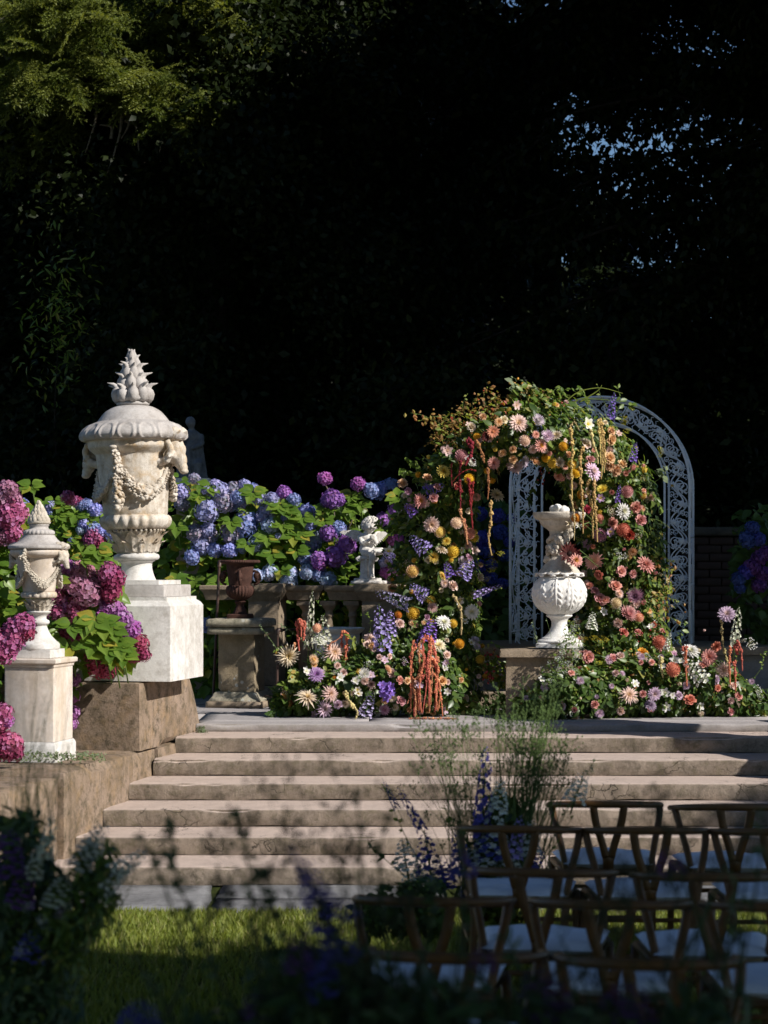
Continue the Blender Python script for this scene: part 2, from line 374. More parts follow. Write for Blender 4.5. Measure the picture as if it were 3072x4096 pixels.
M['stem'] = plain('green_stem', (.12, .19, .05), .6, .3, 0, (.07, .11, .03), 20)
M['dstem'] = plain('dark_stem', (.045, .06, .03), .7, .2, 0, (.03, .035, .02), 20)
M['soil'] = plain('soil', (.035, .026, .018), .95, .1, 0, (.02, .015, .01), 9, 1)
M['lawn'] = plain('lawn_earth', (.06, .075, .02), .95, .05, 0, (.04, .05, .015), 14, 1)
M['grass'] = leafmat('grass_blades', (.15, .20, .028), (.28, .31, .07), .35, .5, (.42, .38, .18))
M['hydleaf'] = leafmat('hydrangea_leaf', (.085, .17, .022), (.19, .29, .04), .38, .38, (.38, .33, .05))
M['hydleafd'] = leafmat('shaded_hydrangea_leaf', (.05, .10, .02), (.09, .15, .03), .3, .45)  # darker copy of the hydrangea leaf, shade put into its colour
M['green'] = leafmat('mixed_green_leaf', (.09, .165, .026), (.22, .29, .06), .38, .4, (.36, .32, .10))
M['dgreen'] = leafmat('deep_green_leaf', (.035, .075, .016), (.09, .145, .034), .3, .35)
M['lime'] = leafmat('lime_leaf', (.17, .24, .035), (.32, .34, .07), .4, .5, (.44, .26, .07))
M['sage'] = leafmat('sage_leaf', (.12, .17, .09), (.22, .27, .15), .3, .6)
M['bronze'] = leafmat('bronze_leaf', (.20, .15, .045), (.34, .17, .06), .35, .5, (.33, .06, .03))
M['spruce'] = leafmat('spruce_needles', (.095, .135, .022), (.23, .26, .062), .35, .6)
M['spruced'] = leafmat('dark_needles', (.014, .024, .009), (.032, .045, .014), .15, .6)
M['forest'] = leafmat('woodland_leaves', (.006, .012, .003), (.018, .028, .006), .2, .5, None, .15)  # near-black leaf tone, the wood's deep shade put into the colour
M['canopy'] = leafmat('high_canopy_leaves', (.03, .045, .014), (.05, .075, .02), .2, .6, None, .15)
# ================================================================== GROUND, STEPS, WALLS
def quadgrid(x0, x1, y0, y1, nx, ny, z=0, zf=None):
    X, Y = np.meshgrid(np.linspace(x0, x1, nx+1), np.linspace(y0, y1, ny+1)); P = np.stack([X.ravel(), Y.ravel(), np.full(X.size, float(z))], -1)
    if zf: P[:, 2] += zf(P)
    a = (np.arange(ny)[:, None]*(nx+1)+np.arange(nx)[None]).ravel(); return P, np.stack([a, a+1, a+nx+2, a+nx+1], -1)
def struct(o): o['kind'] = 'structure'; return o
P, F = quadgrid(-40, 40, -25, 11.7, 60, 40, -.012, lambda p: .008*wav(p, 1.5, 3))
struct(link('lawn', npmesh('lawn', P, F, M['lawn'], smooth=True)))
P, F = quadgrid(-80, 80, 11.7, 160, 40, 40, -.02)
struct(link('ground', npmesh('ground', P, F, M['soil'])))
# raised woodland floor behind the terrace and beds beside the cheek wall
P, F = quadgrid(-30, 30, 17.2, 60, 60, 50, .70, lambda p: .05*wav(p, .8, 5)+np.clip(p[:, 1]-19, 0, 30)*.03)
struct(link('woodland_floor', npmesh('woodland_floor', P, F, M['soil'], smooth=True)))

# ---- paving at the foot of the steps: irregular grey flagstones
pav = struct(empty('stone_path', (0, 0, 0)))
pav.name = 'stone_path'
r_ = random.Random(4)
xs = [-4.6, -3.6, -2.75, -1.62, -.95, .35, 1.5, 2.55, 3.6, 4.8]
for i in range(len(xs)-1):
    ys = [10.66+r_.uniform(-.03, .03), 11.0+r_.uniform(-.12, .25), 11.74]
    if r_.random() < .35: ys = [ys[0], ys[2]]
    for k in range(len(ys)-1):
        x0, x1, y0, y1 = xs[i]+.006, xs[i+1]-.006, ys[k]+.006, ys[k+1]-.006
        sk = r_.uniform(-.12, .12); n = 8; P, F = quadgrid(0, 1, 0, 1, n, 4)
        u, v = P[:, 0].copy(), P[:, 1].copy(); P[:, 0] = x0+(x1-x0)*u+sk*v*(i % 2)+.012*wav(P*7, 1, i); P[:, 1] = y0+(y1-y0)*v+.01*wav(P*9, 1, i+9)
        P[:, 2] = .002+r_.uniform(-.004, .004)+.003*wav(P, 6, i*3+k)
        B = P.copy(); B[:, 2] = -.03; N = len(P)
        edge = [j for j in range(n)]; rows = 5
        sides = []
        for j in range(n): sides += [(j, j+N, j+1+N, j+1), ((rows-1)*(n+1)+j+1, (rows-1)*(n+1)+j+1+N, (rows-1)*(n+1)+j+N, (rows-1)*(n+1)+j)]
        for j in range(rows-1): a, b = j*(n+1), (j+1)*(n+1); sides += [(b, b+N, a+N, a), (a+n, a+n+N, b+n+N, b+n)]
        link('paving_stone', npmesh('paving_stone', np.concatenate([P, B]), [F, np.array(sides)], M['paving']), pav)

# ---- the flight of steps
RISE, RUN, D1 = .1115, .461, 13.92
def cheek_x(y): return -1.354-.222*(14.38-y)
steps = struct(empty('stone_steps', (0, 0, 0)))
def step_block(name, mat, yf, yb, ztop, th, seed, xl, xr, gap=.006):
    """a long worn slab with a rounded, chipped nosing; cross-section swept along x with noise"""
    nx = 260; X = np.linspace(xl, xr, nx+1)
    r = .016; prof = [(yb, ztop)] + [(yf+.12, ztop+.0005), (yf+.05, ztop)] + [(yf+r-r*sin(a), ztop-r+r*cos(a)) for a in np.linspace(0, pi/2, 5)]
    prof += [(yf, ztop-th*.45), (yf+.002, ztop-th*.8), (yf+.006, ztop-th+gap), (yf+.05, ztop-th+gap)]
    m = len(prof); V = np.zeros((nx+1, m, 3)); V[:, :, 0] = X[:, None]
    pr = np.array(prof); V[:, :, 1] = pr[None, :, 0]; V[:, :, 2] = pr[None, :, 1]
    Pn = V.reshape(-1, 3)
    big = wav(Pn, .9, seed)*.0025; fine = wav(Pn, 26, seed+1, 3)*.003
    chip = np.clip(wav(Pn*np.array([1, .3, .3]), 9, seed+2, 3)-.35, 0, 1)*.035
    wgt = np.repeat(np.array([[0, .2, .6]+[1]*5+[1, 1, .8, .2]]), nx+1, 0).ravel()
    edge = np.repeat(np.array([[0, 0, .15, .4, .8, 1, .8, .5, .1, .1, .5, 0]]), nx+1, 0).ravel()
    Pn[:, 1] += (big+fine)*wgt+chip*edge*.8; Pn[:, 2] += (big*.4+fine*.4)*np.clip(wgt, 0, 1)*.7-chip*edge*.5
    Pn[:, 2] += np.where(np.tile(np.arange(m) >= m-2, nx+1), .004*wav(Pn*np.array([1, 0, 0]), 14, seed+5), 0)
    # left end follows the splayed cheek wall
    a = (np.arange(nx)[:, None]*m+np.arange(m-1)[None]).ravel(); F = np.stack([a, a+1, a+m+1, a+m], -1)
    Pn[:, 0] = np.where(Pn[:, 0] < xl+1e-4, cheek_x(Pn[:, 1])+.004, Pn[:, 0])
    endc = np.array([[xl+.05, (yf+yb)/2, ztop-th]]) ; 
    me = npmesh(name, Pn, F[:, ::-1], mat, smooth=True); me.set_sharp_from_angle(angle=radians(50))
    return link(name, me, steps)
for k in range(1, 7):
    yf = D1-(k-1)*RUN; zt = (7-k)*RISE
    yb = D1-(k-2)*RUN+.06 if k > 1 else 14.46
    step_block('step', M['step'], yf, yb, zt, RISE, 10+k*7, cheek_x(yf)-.02, 6.2)
    # recess under the slab above (shadow gap)
step_block('terrace_edge', M['terrace'], 14.38, 14.62, TER, .062, 91, cheek_x(14.38)+.03, 6.2)
# core behind the risers keeps light out of the joints
m_ = MB()
for k in range(1, 7):
    yf = D1-(k-1)*RUN+.04; zt = (7-k)*RISE-.02; x0 = cheek_x(yf)+.02
    V, F3, F4 = sqlathe((6.2-x0)/2, .3, [(0, -.1), (0, zt)], .001); V += np.array([(6.2+x0)/2, yf+.3, 0]); m_.mixed(V, F3, F4)
m_.obj('core', M['soil'], steps, smooth=False)
# ---- terrace: big flags
ter = struct(empty('terrace', (0, 0, 0)))
yy = [14.61, 15.5, 16.5, 17.6]; 
for j in range(3):
    x = -4.0+j*.4
    while x < 6:
        wdt = r_.uniform(1.1, 1.9); P, F = quadgrid(x+.004, x+wdt-.004, yy[j]+.004, yy[j+1]-.004, 10, 5, TER+r_.uniform(-.002, .002)-.001, lambda p: .0025*wav(p, 4, int(x*10) % 50))
        B = P.copy(); B[:, 2] -= .02; N = len(P); sd = []
        for q in range(10): sd += [(q, q+N, q+1+N, q+1), (55+q+1, 55+q+1+N, 55+q+N, 55+q)]
        for q in range(5): a, b = q*11, q*11+11; sd += [(b, b+N, a+N, a), (a+10, a+10+N, b+10+N, b+10)]
        link('terrace_flag', npmesh('terrace_flag', np.concatenate([P, B]), [F, np.array(sd)], M['terrace']), ter); x += wdt
V, F3, F4 = sqlathe(5.5, 1.55, [(0, 0), (0, TER-.012)], .001); MB().mixed(V, F3, F4).obj('core', M['soil'], ter, smooth=False, loc=(1.2, 16.1, 0))

# ---- worn stone block maker (local box, subdivided, displaced)
def rockbox(sx, sy, sz, seg=.05, bev=.02, amp=.006, seed=0, taper=None):
    nx, ny, nz = [max(2, int(round(q/seg))) for q in (sx, sy, sz)]
    bm = bmesh.new()
    def face(o, u, v, nu, nv):
        o, u, v = Vector(o), Vector(u), Vector(v); g = [[bm.verts.new(o+u*(i/nu)+v*(j/nv)) for j in range(nv+1)] for i in range(nu+1)]
        for i in range(nu):
            for j in range(nv): bm.faces.new((g[i][j], g[i+1][j], g[i+1][j+1], g[i][j+1]))
    x, y, z = sx/2, sy/2, sz
    face((-x, -y, 0), (sx, 0, 0), (0, 0, z), nx, nz); face((x, y, 0), (-sx, 0, 0), (0, 0, z), nx, nz)
    face((x, -y, 0), (0, sy, 0), (0, 0, z), ny, nz); face((-x, y, 0), (0, -sy, 0), (0, 0, z), ny, nz)
    face((-x, -y, z), (sx, 0, 0), (0, sy, 0), nx, ny); face((-x, y, 0), (sx, 0, 0), (0, -sy, 0), nx, ny)
    bmesh.ops.remove_doubles(bm, verts=bm.verts, dist=1e-4)
    V = np.array([v.co[:] for v in bm.verts]); F = np.array([[v.index for v in f.verts] for f in bm.faces]); bm.verts.index_update()
    F = np.array([[v.index for v in f.verts] for f in bm.faces]); bm.free()
    # round the edges
    C = np.clip(V, [-x+bev, -y+bev, bev*.3], [x-bev, y-bev, z-bev]); D = V-C; L = np.linalg.norm(D, axis=1); msk = (np.abs(D) > 1e-6).sum(1) > 1
    V[msk] = C[msk]+D[msk]/L[msk, None]*bev
    nrm = D/(L[:, None]+1e-9)
    V += nrm*(amp*wav(V, 5, seed, 3)+amp*.5*wav(V, 25, seed+3, 2)-np.clip(wav(V, 6, seed+8, 2)-.45, 0, 1)*np.where(msk, .05, 0)[:, None].ravel())[:, None]
    if taper: V = taper(V)
    return V, F
def rock(name, mat, parent, loc, rz, size, **k):
    V, F = rockbox(*size, **k); me = npmesh(name, V, F, mat, smooth=True); me.set_sharp_from_angle(angle=radians(40))
    return link(name, me, parent, loc=loc, rot=(0, 0, rz))

# ---- cheek wall: lower course along the steps, upper block under the big pedestal
ax, ay = cos(ROT), sin(ROT)              # local x of the splayed wall; local y = (-ay, ax)
def loc2(ox, oy, lx, ly, z=0): return (ox+ax*lx-ay*ly, oy+ay*lx+ax*ly, z)
cw = empty('cheek_wall', (cheek_x(13.22), 13.22, 0), ROT, 'splayed brown sandstone wall flanking the left end of the steps', 'wall')
# local origin on the wall's step-side face at the upper block's front corner; +y goes back
def chip_corner(V):
    q = (V[:, 1] > .9) & (V[:, 2] > .2); V = V.copy(); V[:, 0] = np.where(q, V[:, 0]-(V[:, 2]-.2)*.35*(V[:, 1]-.9)*3, V[:, 0]); return V
V, F = rockbox(1.05, 1.30, .456, .045, .022, .005, 2); V[:, 0] -= .525; V[:, 1] += .65
bad = (V[:, 1] > 1.0); V[:, 0] -= np.where(bad & (V[:, 2] > .1), (V[:, 1]-1.0)*.35*np.clip(V[:, 2]/.45, 0, 1)**2, 0)*(V[:, 0] > -.2)
me = npmesh('upper_block', V, F, M['cheek'], smooth=True); me.set_sharp_from_angle(angle=radians(40)); link('upper_block', me, cw, loc=(0, 0, .634))
for (y0, y1, dx, sd) in ((-1.35, -.12, .0, 5), (-.11, .36, -.012, 6), (.37, 1.3, .004, 7)):
    V, F = rockbox(1.5, y1-y0, .63, .05, .02, .007, sd); V[:, 0] += -.75+dx; V[:, 1] += (y0+y1)/2
    me = npmesh('wall_stone', V, F, M['cheek'], smooth=True); me.set_sharp_from_angle(angle=radians(40)); link('wall_stone', me, cw)
V, F = rockbox(1.5, 1.3, .60, .08, .02, .007, 8); V[:, 0] -= .78; V[:, 1] -= 2.01
me = npmesh('wall_stone', V, F, M['cheek'], smooth=True); link('wall_stone', me, cw)
# fallen leaves on the ledge
for i, (x, y, c) in enumerate(((212, 1627, 'ochre'), (183, 1637, 'pale'))):
    if c == 'ochre': M['yleaf'] = leafmat('fallen_yellow_leaf', (.5, .32, .04), (.5, .34, .06), .3)
    p = W(x, y, 12.9 if i == 0 else 12.7); p.z = .645
    V = BIG[0]*np.array([.06, .06, .05]); o = link('fallen_leaf', npmesh('fallen_leaf', V, BIG[1], M['yleaf'], {'rnd': np.full(len(V), .3)}, True), None, loc=p, rot=(.15, .1, 1.1+i))
    o.scale = (1, 1, 1) if i == 0 else (.45,)*3
    tag(o, ('curled yellow leaf lying on the stone ledge beside the small pedestal', 'tiny pale fallen leaf on the ledge at the small pedestal\'s foot')[i], 'leaf')
# ---- right flank of the steps, just outside the picture: its pedestal throws the shadow on the right ends of the treads
def rx(y): return 3.50+.222*(13.25-y)
cr = empty('cheek_wall', (rx(13.22)-.05, 13.22, 0), -ROT, 'sandstone wall flanking the right end of the steps', 'wall')
for (y0, y1, sd) in ((-2.4, -.02, 15), (0, 1.4, 16)):
    V, F = rockbox(1.4, y1-y0, .62, .07, .02, .007, sd); V[:, 0] += .7; V[:, 1] += (y0+y1)/2; me = npmesh('wall_stone', V, F, M['cheek'], smooth=True); link('wall_stone', me, cr)
V, F = rockbox(1.05, 1.30, .456, .06, .022, .005, 17); V[:, 0] += .525; V[:, 1] += .65; me = npmesh('upper_block', V, F, M['cheek'], smooth=True); link('upper_block', me, cr, loc=(0, 0, .634))
# ---- low raised plinth behind for the vase and the metal arbour
pl = empty('stone_plinth', (1.85, 16.75, TER), ROT*.3, 'long low stone ledge carrying the white metal arbour', 'plinth')
V, F = rockbox(2.6, 1.2, .41, .08, .02, .006, 21); me = npmesh('plinth_base', V, F, M['terrace'], smooth=True); me.set_sharp_from_angle(angle=radians(40)); link('plinth_base', me, pl, loc=(.12, .30, 0))
V, F = rockbox(2.72, 1.3, .07, .06, .02, .004, 22); me = npmesh('plinth_cap', V, F, M['sand'], smooth=True); me.set_sharp_from_angle(angle=radians(40)); link('plinth_cap', me, pl, loc=(.12, .28, .412))
vp = empty('stone_plinth', (W(1165, 1400, 15.2).x, 15.22, TER), radians(-4), 'small sandstone plinth block under the white globe vase', 'plinth')
V, F = rockbox(.50, .44, .45, .04, .012, .003, 26); me = npmesh('plinth_base', V, F, M['sand'], smooth=True); me.set_sharp_from_angle(angle=radians(40)); link('plinth_base', me, vp)
V, F = rockbox(.60, .54, .058, .04, .014, .003, 27); me = npmesh('plinth_cap', V, F, M['sand'], smooth=True); me.set_sharp_from_angle(angle=radians(40)); link('plinth_cap', me, vp, loc=(.0, .0, .452))
V, F = rockbox(3.4, .35, .13, .06, .02, .006, 23); me = npmesh('kerb', V, F, M['sand'], smooth=True); me.set_sharp_from_angle(angle=radians(40)); link('kerb', me, pl, loc=(.05, -.72, .0))

M['cheekdark'] = stone('dark_coping', (.07, .06, .05), (.03, .03, .02), (.1, .09, .07), 4)
# ---- far brick wall, right, in shade
bw = empty('brick_wall', (2.75, 18.3, .7), 0, 'dark brick garden wall in deep shade behind the metal arbour', 'wall')
V, F3, F4 = sqlathe(1.6, .10, [(0, 0), (0, 1.42)], .004); MB().mixed(V, F3, F4).obj('mortar_core', plain('old_mortar', (.035, .032, .028), .9), bw, loc=(1.6, .14, 0))
V, F3, F4 = sqlathe(.108, .05, [(-.003, 0), (0, .004), (0, .062), (-.003, .066)], .006); bme = MB().mixed(V, F3, F4).mesh('brick', plain('old_brick', (.055, .03, .024), .85, var=(.03, .022, .018)), True, 40)
for r in range(19):
    for c in range(14):
        link('brick', bme, bw, loc=(.11+c*.226+(r % 2)*.113, .03+r_.uniform(-.004, .004), .01+r*.075))
V, F3, F4 = sqlathe(1.66, .17, [(0, 0), (.01, .02), (.01, .06), (0, .08)], .01); MB().mixed(V, F3, F4).obj('coping', M['cheekdark'], bw, loc=(1.6, .12, 1.44))

# ================================================================== BIG URN
zy = lambda y: (1275-y)*.003167              # heights above the urn's own base
bp = empty('marble_pedestal', (-1.689, 13.70, 1.092), ROT, 'large plain white marble pedestal on the brown cheek block', 'pedestal')
V, F3, F4 = sqlathe(.36, .36, [(0, 0), (0, .50), (-.004, .505), (-.014, .52), (-.030, .533), (-.038, .537), (-.038, .56)], .012)
MB().mixed(V, F3, F4).obj('dado', M['marble'], bp, angle=30)
V, F3, F4 = sqlathe(.293, .293, [(0, .562), (0, .632), (-.004, .640)], .02); MB().mixed(V, F3, F4).obj('upper_step', M['marblelid'], bp, angle=30)
V, F3, F4 = sqlathe(.235, .235, [(0, .642), (0, .672)], .006); MB().mixed(V, F3, F4).obj('plinth_tile', M['marble'], bp, angle=30)

def flame_tongue(L, w, bend, seg=7, n=8):
    """a carved flame: swelling teardrop that curls at its tip; local z up, bends towards +x"""
    ts = np.linspace(0, 1, seg); path = np.stack([bend*np.array([0, .02, .03, .0, .02, .22, .55])*L+.08*L*np.sin(ts*pi), 0*ts, L*np.array([0, .2, .42, .62, .80, .93, 1.0])], -1)
    rad = w*np.array([.75, 1.05, 1.15, .95, .60, .32, .05])
    V, F3, F4 = tube(path, rad, n); return V, F3, F4
def flame_finial(name, mat, parent, z0, R, H, tiers, seed=0, wide=1.0):
    m = MB(); r = random.Random(seed)
    V, F3, F4 = lathe([(R*.80, 0), (R*.92, H*.05), (R*.82, H*.14), (R*.50, H*.30), (R*.38, H*.5), (R*.22, H*.72), (R*.06, H*.88)], 20); m.mixed(V, F3, F4)
    for (zf, rf, n, Lf, wf, bd) in tiers:
        for i in range(n):
            V, F3, F4 = flame_tongue(H*Lf*r.uniform(.9, 1.12), R*wf, bd*r.uniform(.8, 1.25)); V = V+np.array([R*rf, 0, H*zf])
            # carved grooves
            V = rotz(V, i*2*pi/n+zf*9+r.uniform(-.08, .08)); m.mixed(V, F3, F4)
    o = m.obj(name, mat, parent, loc=(0, 0, z0)); return o
urn = empty('lidded_urn', W(296.5, 1275, 13.70), ROT, 'tall lidded white marble urn with flame finial, swags and ram heads', 'urn')
urn.rotation_euler = (0, radians(-1.4), ROT)
k = .003167
def prof(rows, smooth=3):
    P = np.array([(r*k, zy(y)) for y, r in rows], float); return spl(P, smooth)
# foot
pf = spl([(75*k, 0), (74*k, .003), (66*k, .012), (52*k, .035), (41*k, .07), (35*k, .12), (33*k, .165), (35*k, .19), (40*k, .197), (40*k, .204), (46*k, .207), (49*k, .217), (49.5*k, .23), (47*k, .243), (42*k, .249), (40*k, .262)], 3)
V, F3, F4 = lathe(pf, 56); MB().mixed(V, F3, F4).obj('foot', M['marble'], urn)
# acanthus capital
m = MB(); V, F3, F4 = lathe(spl([(42*k, .255), (43*k, .30), (50*k, .36), (59*k, .405)], 3), 40); m.mixed(V, F3, F4)
def acanthus(m, R0, z0, R1, z1, n, wd, curl, off=0, lobes=True):
    for i in range(n):
        ts = np.linspace(0, 1, 9); cols = np.linspace(-1, 1, 7); V = []
        for t in ts:
            r = R0+(R1-R0)*t**1.5; z = z0+(z1-z0)*min(t, 1.0)
            if t > .75: r += curl*((t-.75)/.25)**1.3; z -= curl*.9*((t-.75)/.25)**2*.6
            w0 = wd*(.55+.6*sin(t*pi*.85))*(1-.75*max(0, t-.8)/.2)*(1+.16*sin(t*22))
            for c in cols: V.append((r+.010*(1-abs(c)*1.3)+(.004 if abs(c) < .2 else 0)-.006*abs(sin(c*6)), c*w0, z-.01*abs(c)))
        a = (np.arange(8)[:, None]*7+np.arange(6)[None]).ravel(); m.add(rotz(V, (i+off)*2*pi/n), np.stack([a, a+1, a+8, a+7], -1))
acanthus(m, 45*k, .268, 66*k, .412, 9, .036, .02); acanthus(m, 44*k, .262, 56*k, .35, 9, .03, .022, .5)
for i in range(36):
    a = i*2*pi/36; V, F3, F4 = ball((60*k*cos(a), 60*k*sin(a), .408), .012, 6, 4); m.mixed(V, F3, F4)
m.obj('acanthus_collar', M['marblewarm'], urn)
# gadrooned ring
ng = 22
def gad(r, z, th): 
    u = np.clip((r/k-58)/19, 0, 1); return r-(.0135*np.abs(np.cos(th*ng/2))**3.0)*u
V, F3, F4 = lathe(spl([(58*k, .414), (66*k, .418), (74*k, .438), (78*k, .465), (78*k, .485), (75*k, .503), (70*k, .512)], 3), 220, gad); MB().mixed(V, F3, F4).obj('gadrooned_ring', M['marblewarm'], urn)
# bowl body
bodyp = spl([(68*k, .512), (70*k, .54), (70.5*k, .60), (73*k, .67), (77*k, .76), (80*k, .86), (82*k, .92), (83*k, .925), (84*k, .93), (91*k, .95), (95*k, .962), (98*k, .975), (98.5*k, .99), (99*k, 1.012), (104*k, 1.018)], 3)
V, F3, F4 = lathe(bodyp, 72); MB().mixed(V, F3, F4).obj('bowl', M['marblewarm'], urn, angle=50)
def body_r(z): 
    P = np.array(bodyp); return np.interp(z, P[:, 1], P[:, 0])
# lid with a band of raised ovals
nov = 16
def lidm(r, z, th):
    if .99 < z < 1.165:
        u = (z-1.02)/(1.125-1.02); ph = ((th*nov/(2*pi)) % 1.0-.5)*2
        d = np.sqrt((np.abs(ph)/.74)**2.6+(abs(u-.5)/.56)**2.6); band = np.exp(-((d-1.0)/.14)**2)*.0085; inner = np.where(d < .8, -.004, 0); sep = -.006*np.exp(-((np.abs(ph)-1)/.10)**2)
        return r+(band+inner+sep)*(1 if 0 < u < 1.05 else .3)
    return r
zl = lambda y: (1275-y)*k
lidp = spl([(104*k, 1.020), (110*k, 1.026), (114*k, 1.040), (115.5*k, 1.056), (113.5*k, 1.078), (108*k, 1.100), (98*k, 1.125), (88*k, 1.142), (79*k, 1.152), (77*k, 1.158), (73*k, 1.175), (68*k, 1.195), (60*k, 1.222), (48*k, 1.246), (38*k, 1.258), (31*k, 1.262)], 4)
V, F3, F4 = lathe(lidp, 288, lidm); MB().mixed(V, F3, F4).obj('lid', M['marblelid'], urn)
V, F3, F4 = lathe(spl([(30*k, 1.262), (34*k, 1.266), (35.5*k, 1.275), (34.5*k, 1.285), (30*k, 1.29), (30*k, 1.295)], 3), 40); MB().mixed(V, F3, F4).obj('finial_ring', M['marblelid'], urn)
flame_finial('flame_finial', M['marblelid'], urn, 1.292, .140, .345, [(.00, .72, 10, .36, .25, 1.0), (.20, .42, 8, .36, .24, .95), (.38, .27, 7, .36, .23, .85), (.57, .14, 5, .34, .21, .6), (.72, .03, 4, .31, .17, .35)], 3)
# swags of leaves and fruit between hanging drops
def garland(m, pts, rad, rr, dens=1.0):
    P = spl(pts, 10)
    for i in range(int(len(P)*4*dens)):
        f = rr.random()*(len(P)-1); a = int(f); q = P[a]*(1-(f-a))+P[min(a+1, len(P)-1)]*(f-a)
        th, ph = rr.random()*6.283, rr.uniform(-.2, 1)
        R = np.interp(f/(len(P)-1), np.linspace(0, 1, len(rad)), rad)
        out = np.array([q[0], q[1], 0]); out /= np.linalg.norm(out); tn = np.array([-out[1], out[0], 0])
        off = out*R*max(0, sin(th))*.9+tn*R*cos(th)*.6+np.array([0, 0, 1])*R*cos(th+.9)
        s = R*rr.uniform(.22, .5)
        V, F3, F4 = ball((0, 0, 0), s, 6, 4, (1, rr.uniform(.5, 1), rr.uniform(.45, 1))); V = V@dirmat((rr.gauss(0, 1), rr.gauss(0, 1), rr.gauss(0, 1))).T
        m.mixed(V+q+off, F3, F4)
    V, F3, F4 = tube(P, np.interp(np.linspace(0, 1, len(P)), np.linspace(0, 1, len(rad)), rad)*.62, 7); m.mixed(V, F3, F4)
rr = random.Random(12)
def onbody(ang, z, off=0.0): r = body_r(z)+off; return (r*cos(ang), r*sin(ang), z)
heads = [radians(-8), radians(172)]                      # ram heads at right and left
drops = [radians(-96), radians(84)]
for a0 in drops:
    m = MB(); garland(m, [onbody(a0, .955, .02), onbody(a0, .90, .02), onbody(a0, .80, .018)], [.02, .03, .045], rr, 1.6)
    garland(m, [onbody(a0, .80, .02), onbody(a0, .70, .02), onbody(a0, .60, .012), onbody(a0, .555, .01)], [.025, .045, .052, .02], rr, 1.8)
    V, F3, F4 = ball(onbody(a0, .965, .02), .028, 10, 6, (1, 1, .5)); m.mixed(V, F3, F4); m.obj('hanging_drop', M['marblewarm'], urn)
def swag(a, b, par, rr, mat, zt, zb, fn, rad):
    pts = []
    for t in np.linspace(0, 1, 7): ang = a+(b-a)*t; z = zt-(zt-zb)*(1-(2*t-1)**2); pts.append(fn(ang, z, .012))
    m = MB(); garland(m, pts, rad, rr, 1.5); return m.obj('swag', mat, par)
for a, b in ((heads[0]-.0, drops[0]), (drops[0], heads[1]-2*pi), (heads[0], drops[1]), (drops[1], heads[1])):
    swag(a, b, urn, rr, M['marblewarm'], .86, .655, onbody, [.02, .035, .045, .035, .02])
def remesh(name, prims, mat, parent, vox, smooth=4, loc=None, rot=None, scale=None):
    """union of overlapping forms melted into one continuous carved surface"""
    m = MB()
    for V, F3, F4 in prims: m.mixed(V, F3, F4)
    me = m.mesh(name, mat, True); o = link(name, me)
    md = o.modifiers.new('r', 'REMESH'); md.mode = 'VOXEL'; md.voxel_size = vox; md.use_smooth_shade = True
    if smooth: ms = o.modifiers.new('s', 'SMOOTH'); ms.factor = .5; ms.iterations = smooth
    dg = bpy.context.evaluated_depsgraph_get(); dg.update(); me2 = bpy.data.meshes.new_from_object(o.evaluated_get(dg)); me2.name = name
    me2.materials.clear(); me2.materials.append(mat)
    bpy.data.objects.remove(o); bpy.data.meshes.remove(me)
    return link(name, me2, parent, loc=loc, rot=rot, scale=scale)
def limb(p, q, r0, r1, n=10, mid=None):
    P = [p, q] if mid is None else [p, mid, q]; P = spl(P, 5) if mid is not None else np.linspace(p, q, 6)
    R = np.linspace(r0, r1, len(P)); V, F3, F4 = tube(P, R, n); return V, F3, F4
def ell(c, r, rot=None, n=14, m=9):
    V, F3, F4 = ball((0, 0, 0), 1, n, m, r)
    if rot is not None: V = V@np.array(Matrix.Rotation(rot[0], 3, rot[1])).T
    return V+np.array(c), F3, F4
# ram's head: long muzzle hanging down, ridged horns curling forward and round
def ram_prims(s=1.0):
    pr = [ell((.04, 0, .0), (.055, .05, .065)), ell((.072, 0, -.045), (.038, .034, .05)), ell((.086, 0, -.085), (.027, .025, .032)), ell((.093, 0, -.105), (.024, .026, .016)),
          ell((.05, .04, -.02), (.02, .02, .02)), ell((.05, -.04, -.02), (.02, .02, .02))]
    for sy in (1, -1):
        pts = []; rd = []
        for t in np.linspace(0, 1, 34):
            a = radians(40)+t*radians(470); R = .110*(1-.70*t)
            pts.append((-.005+R*cos(a)*.95, sy*(.040+.050*t), .022+R*sin(a))); rd.append(.033*(1-.62*t)*(1+.16*sin(t*85)))
        pr.append(tube(pts, rd, 10))
        pr.append(limb((.055, sy*.05, .0), (.05, sy*.10, -.03), .016, .006))
    return [(np.asarray(V)*s, a, b) for V, a, b in pr]
for a in heads:
    c = onbody(a, .93, -.005); remesh('ram_head', ram_prims(1.25), M['marblewarm'], urn, .0048, 0, loc=c, rot=(0, 0, a))

# ================================================================== SMALL URN (left) on its pedestal
sp = empty('cream_pedestal', (-2.185, 12.665, .634), ROT, 'slender cream marble pedestal with moulded cap under the small urn', 'pedestal')
h = lambda y: 1.85-(y-1226)*.00293-.634
V, F3, F4 = sqlathe(.165, .165, [(.016, 0), (.016, .10), (.010, .115), (.003, .125)], .008); MB().mixed(V, F3, F4).obj('base_block', M['marble'], sp, angle=30)
V, F3, F4 = sqlathe(.165, .165, [(.0, .127), (0, .588)], .010); MB().mixed(V, F3, F4).obj('shaft', M['cream'], sp, angle=30)
V, F3, F4 = sqlathe(.165, .165, [(.002, .590), (.006, .597), (.006, .606), (.012, .612), (.022, .618), (.024, .630), (.024, .640), (.018, .646)], .006); MB().mixed(V, F3, F4).obj('cap', M['cream'], sp, angle=30)
V, F3, F4 = sqlathe(.125, .125, [(0, .648), (0, .700)], .004); MB().mixed(V, F3, F4).obj('plinth_tile', M['marble'], sp, angle=30)
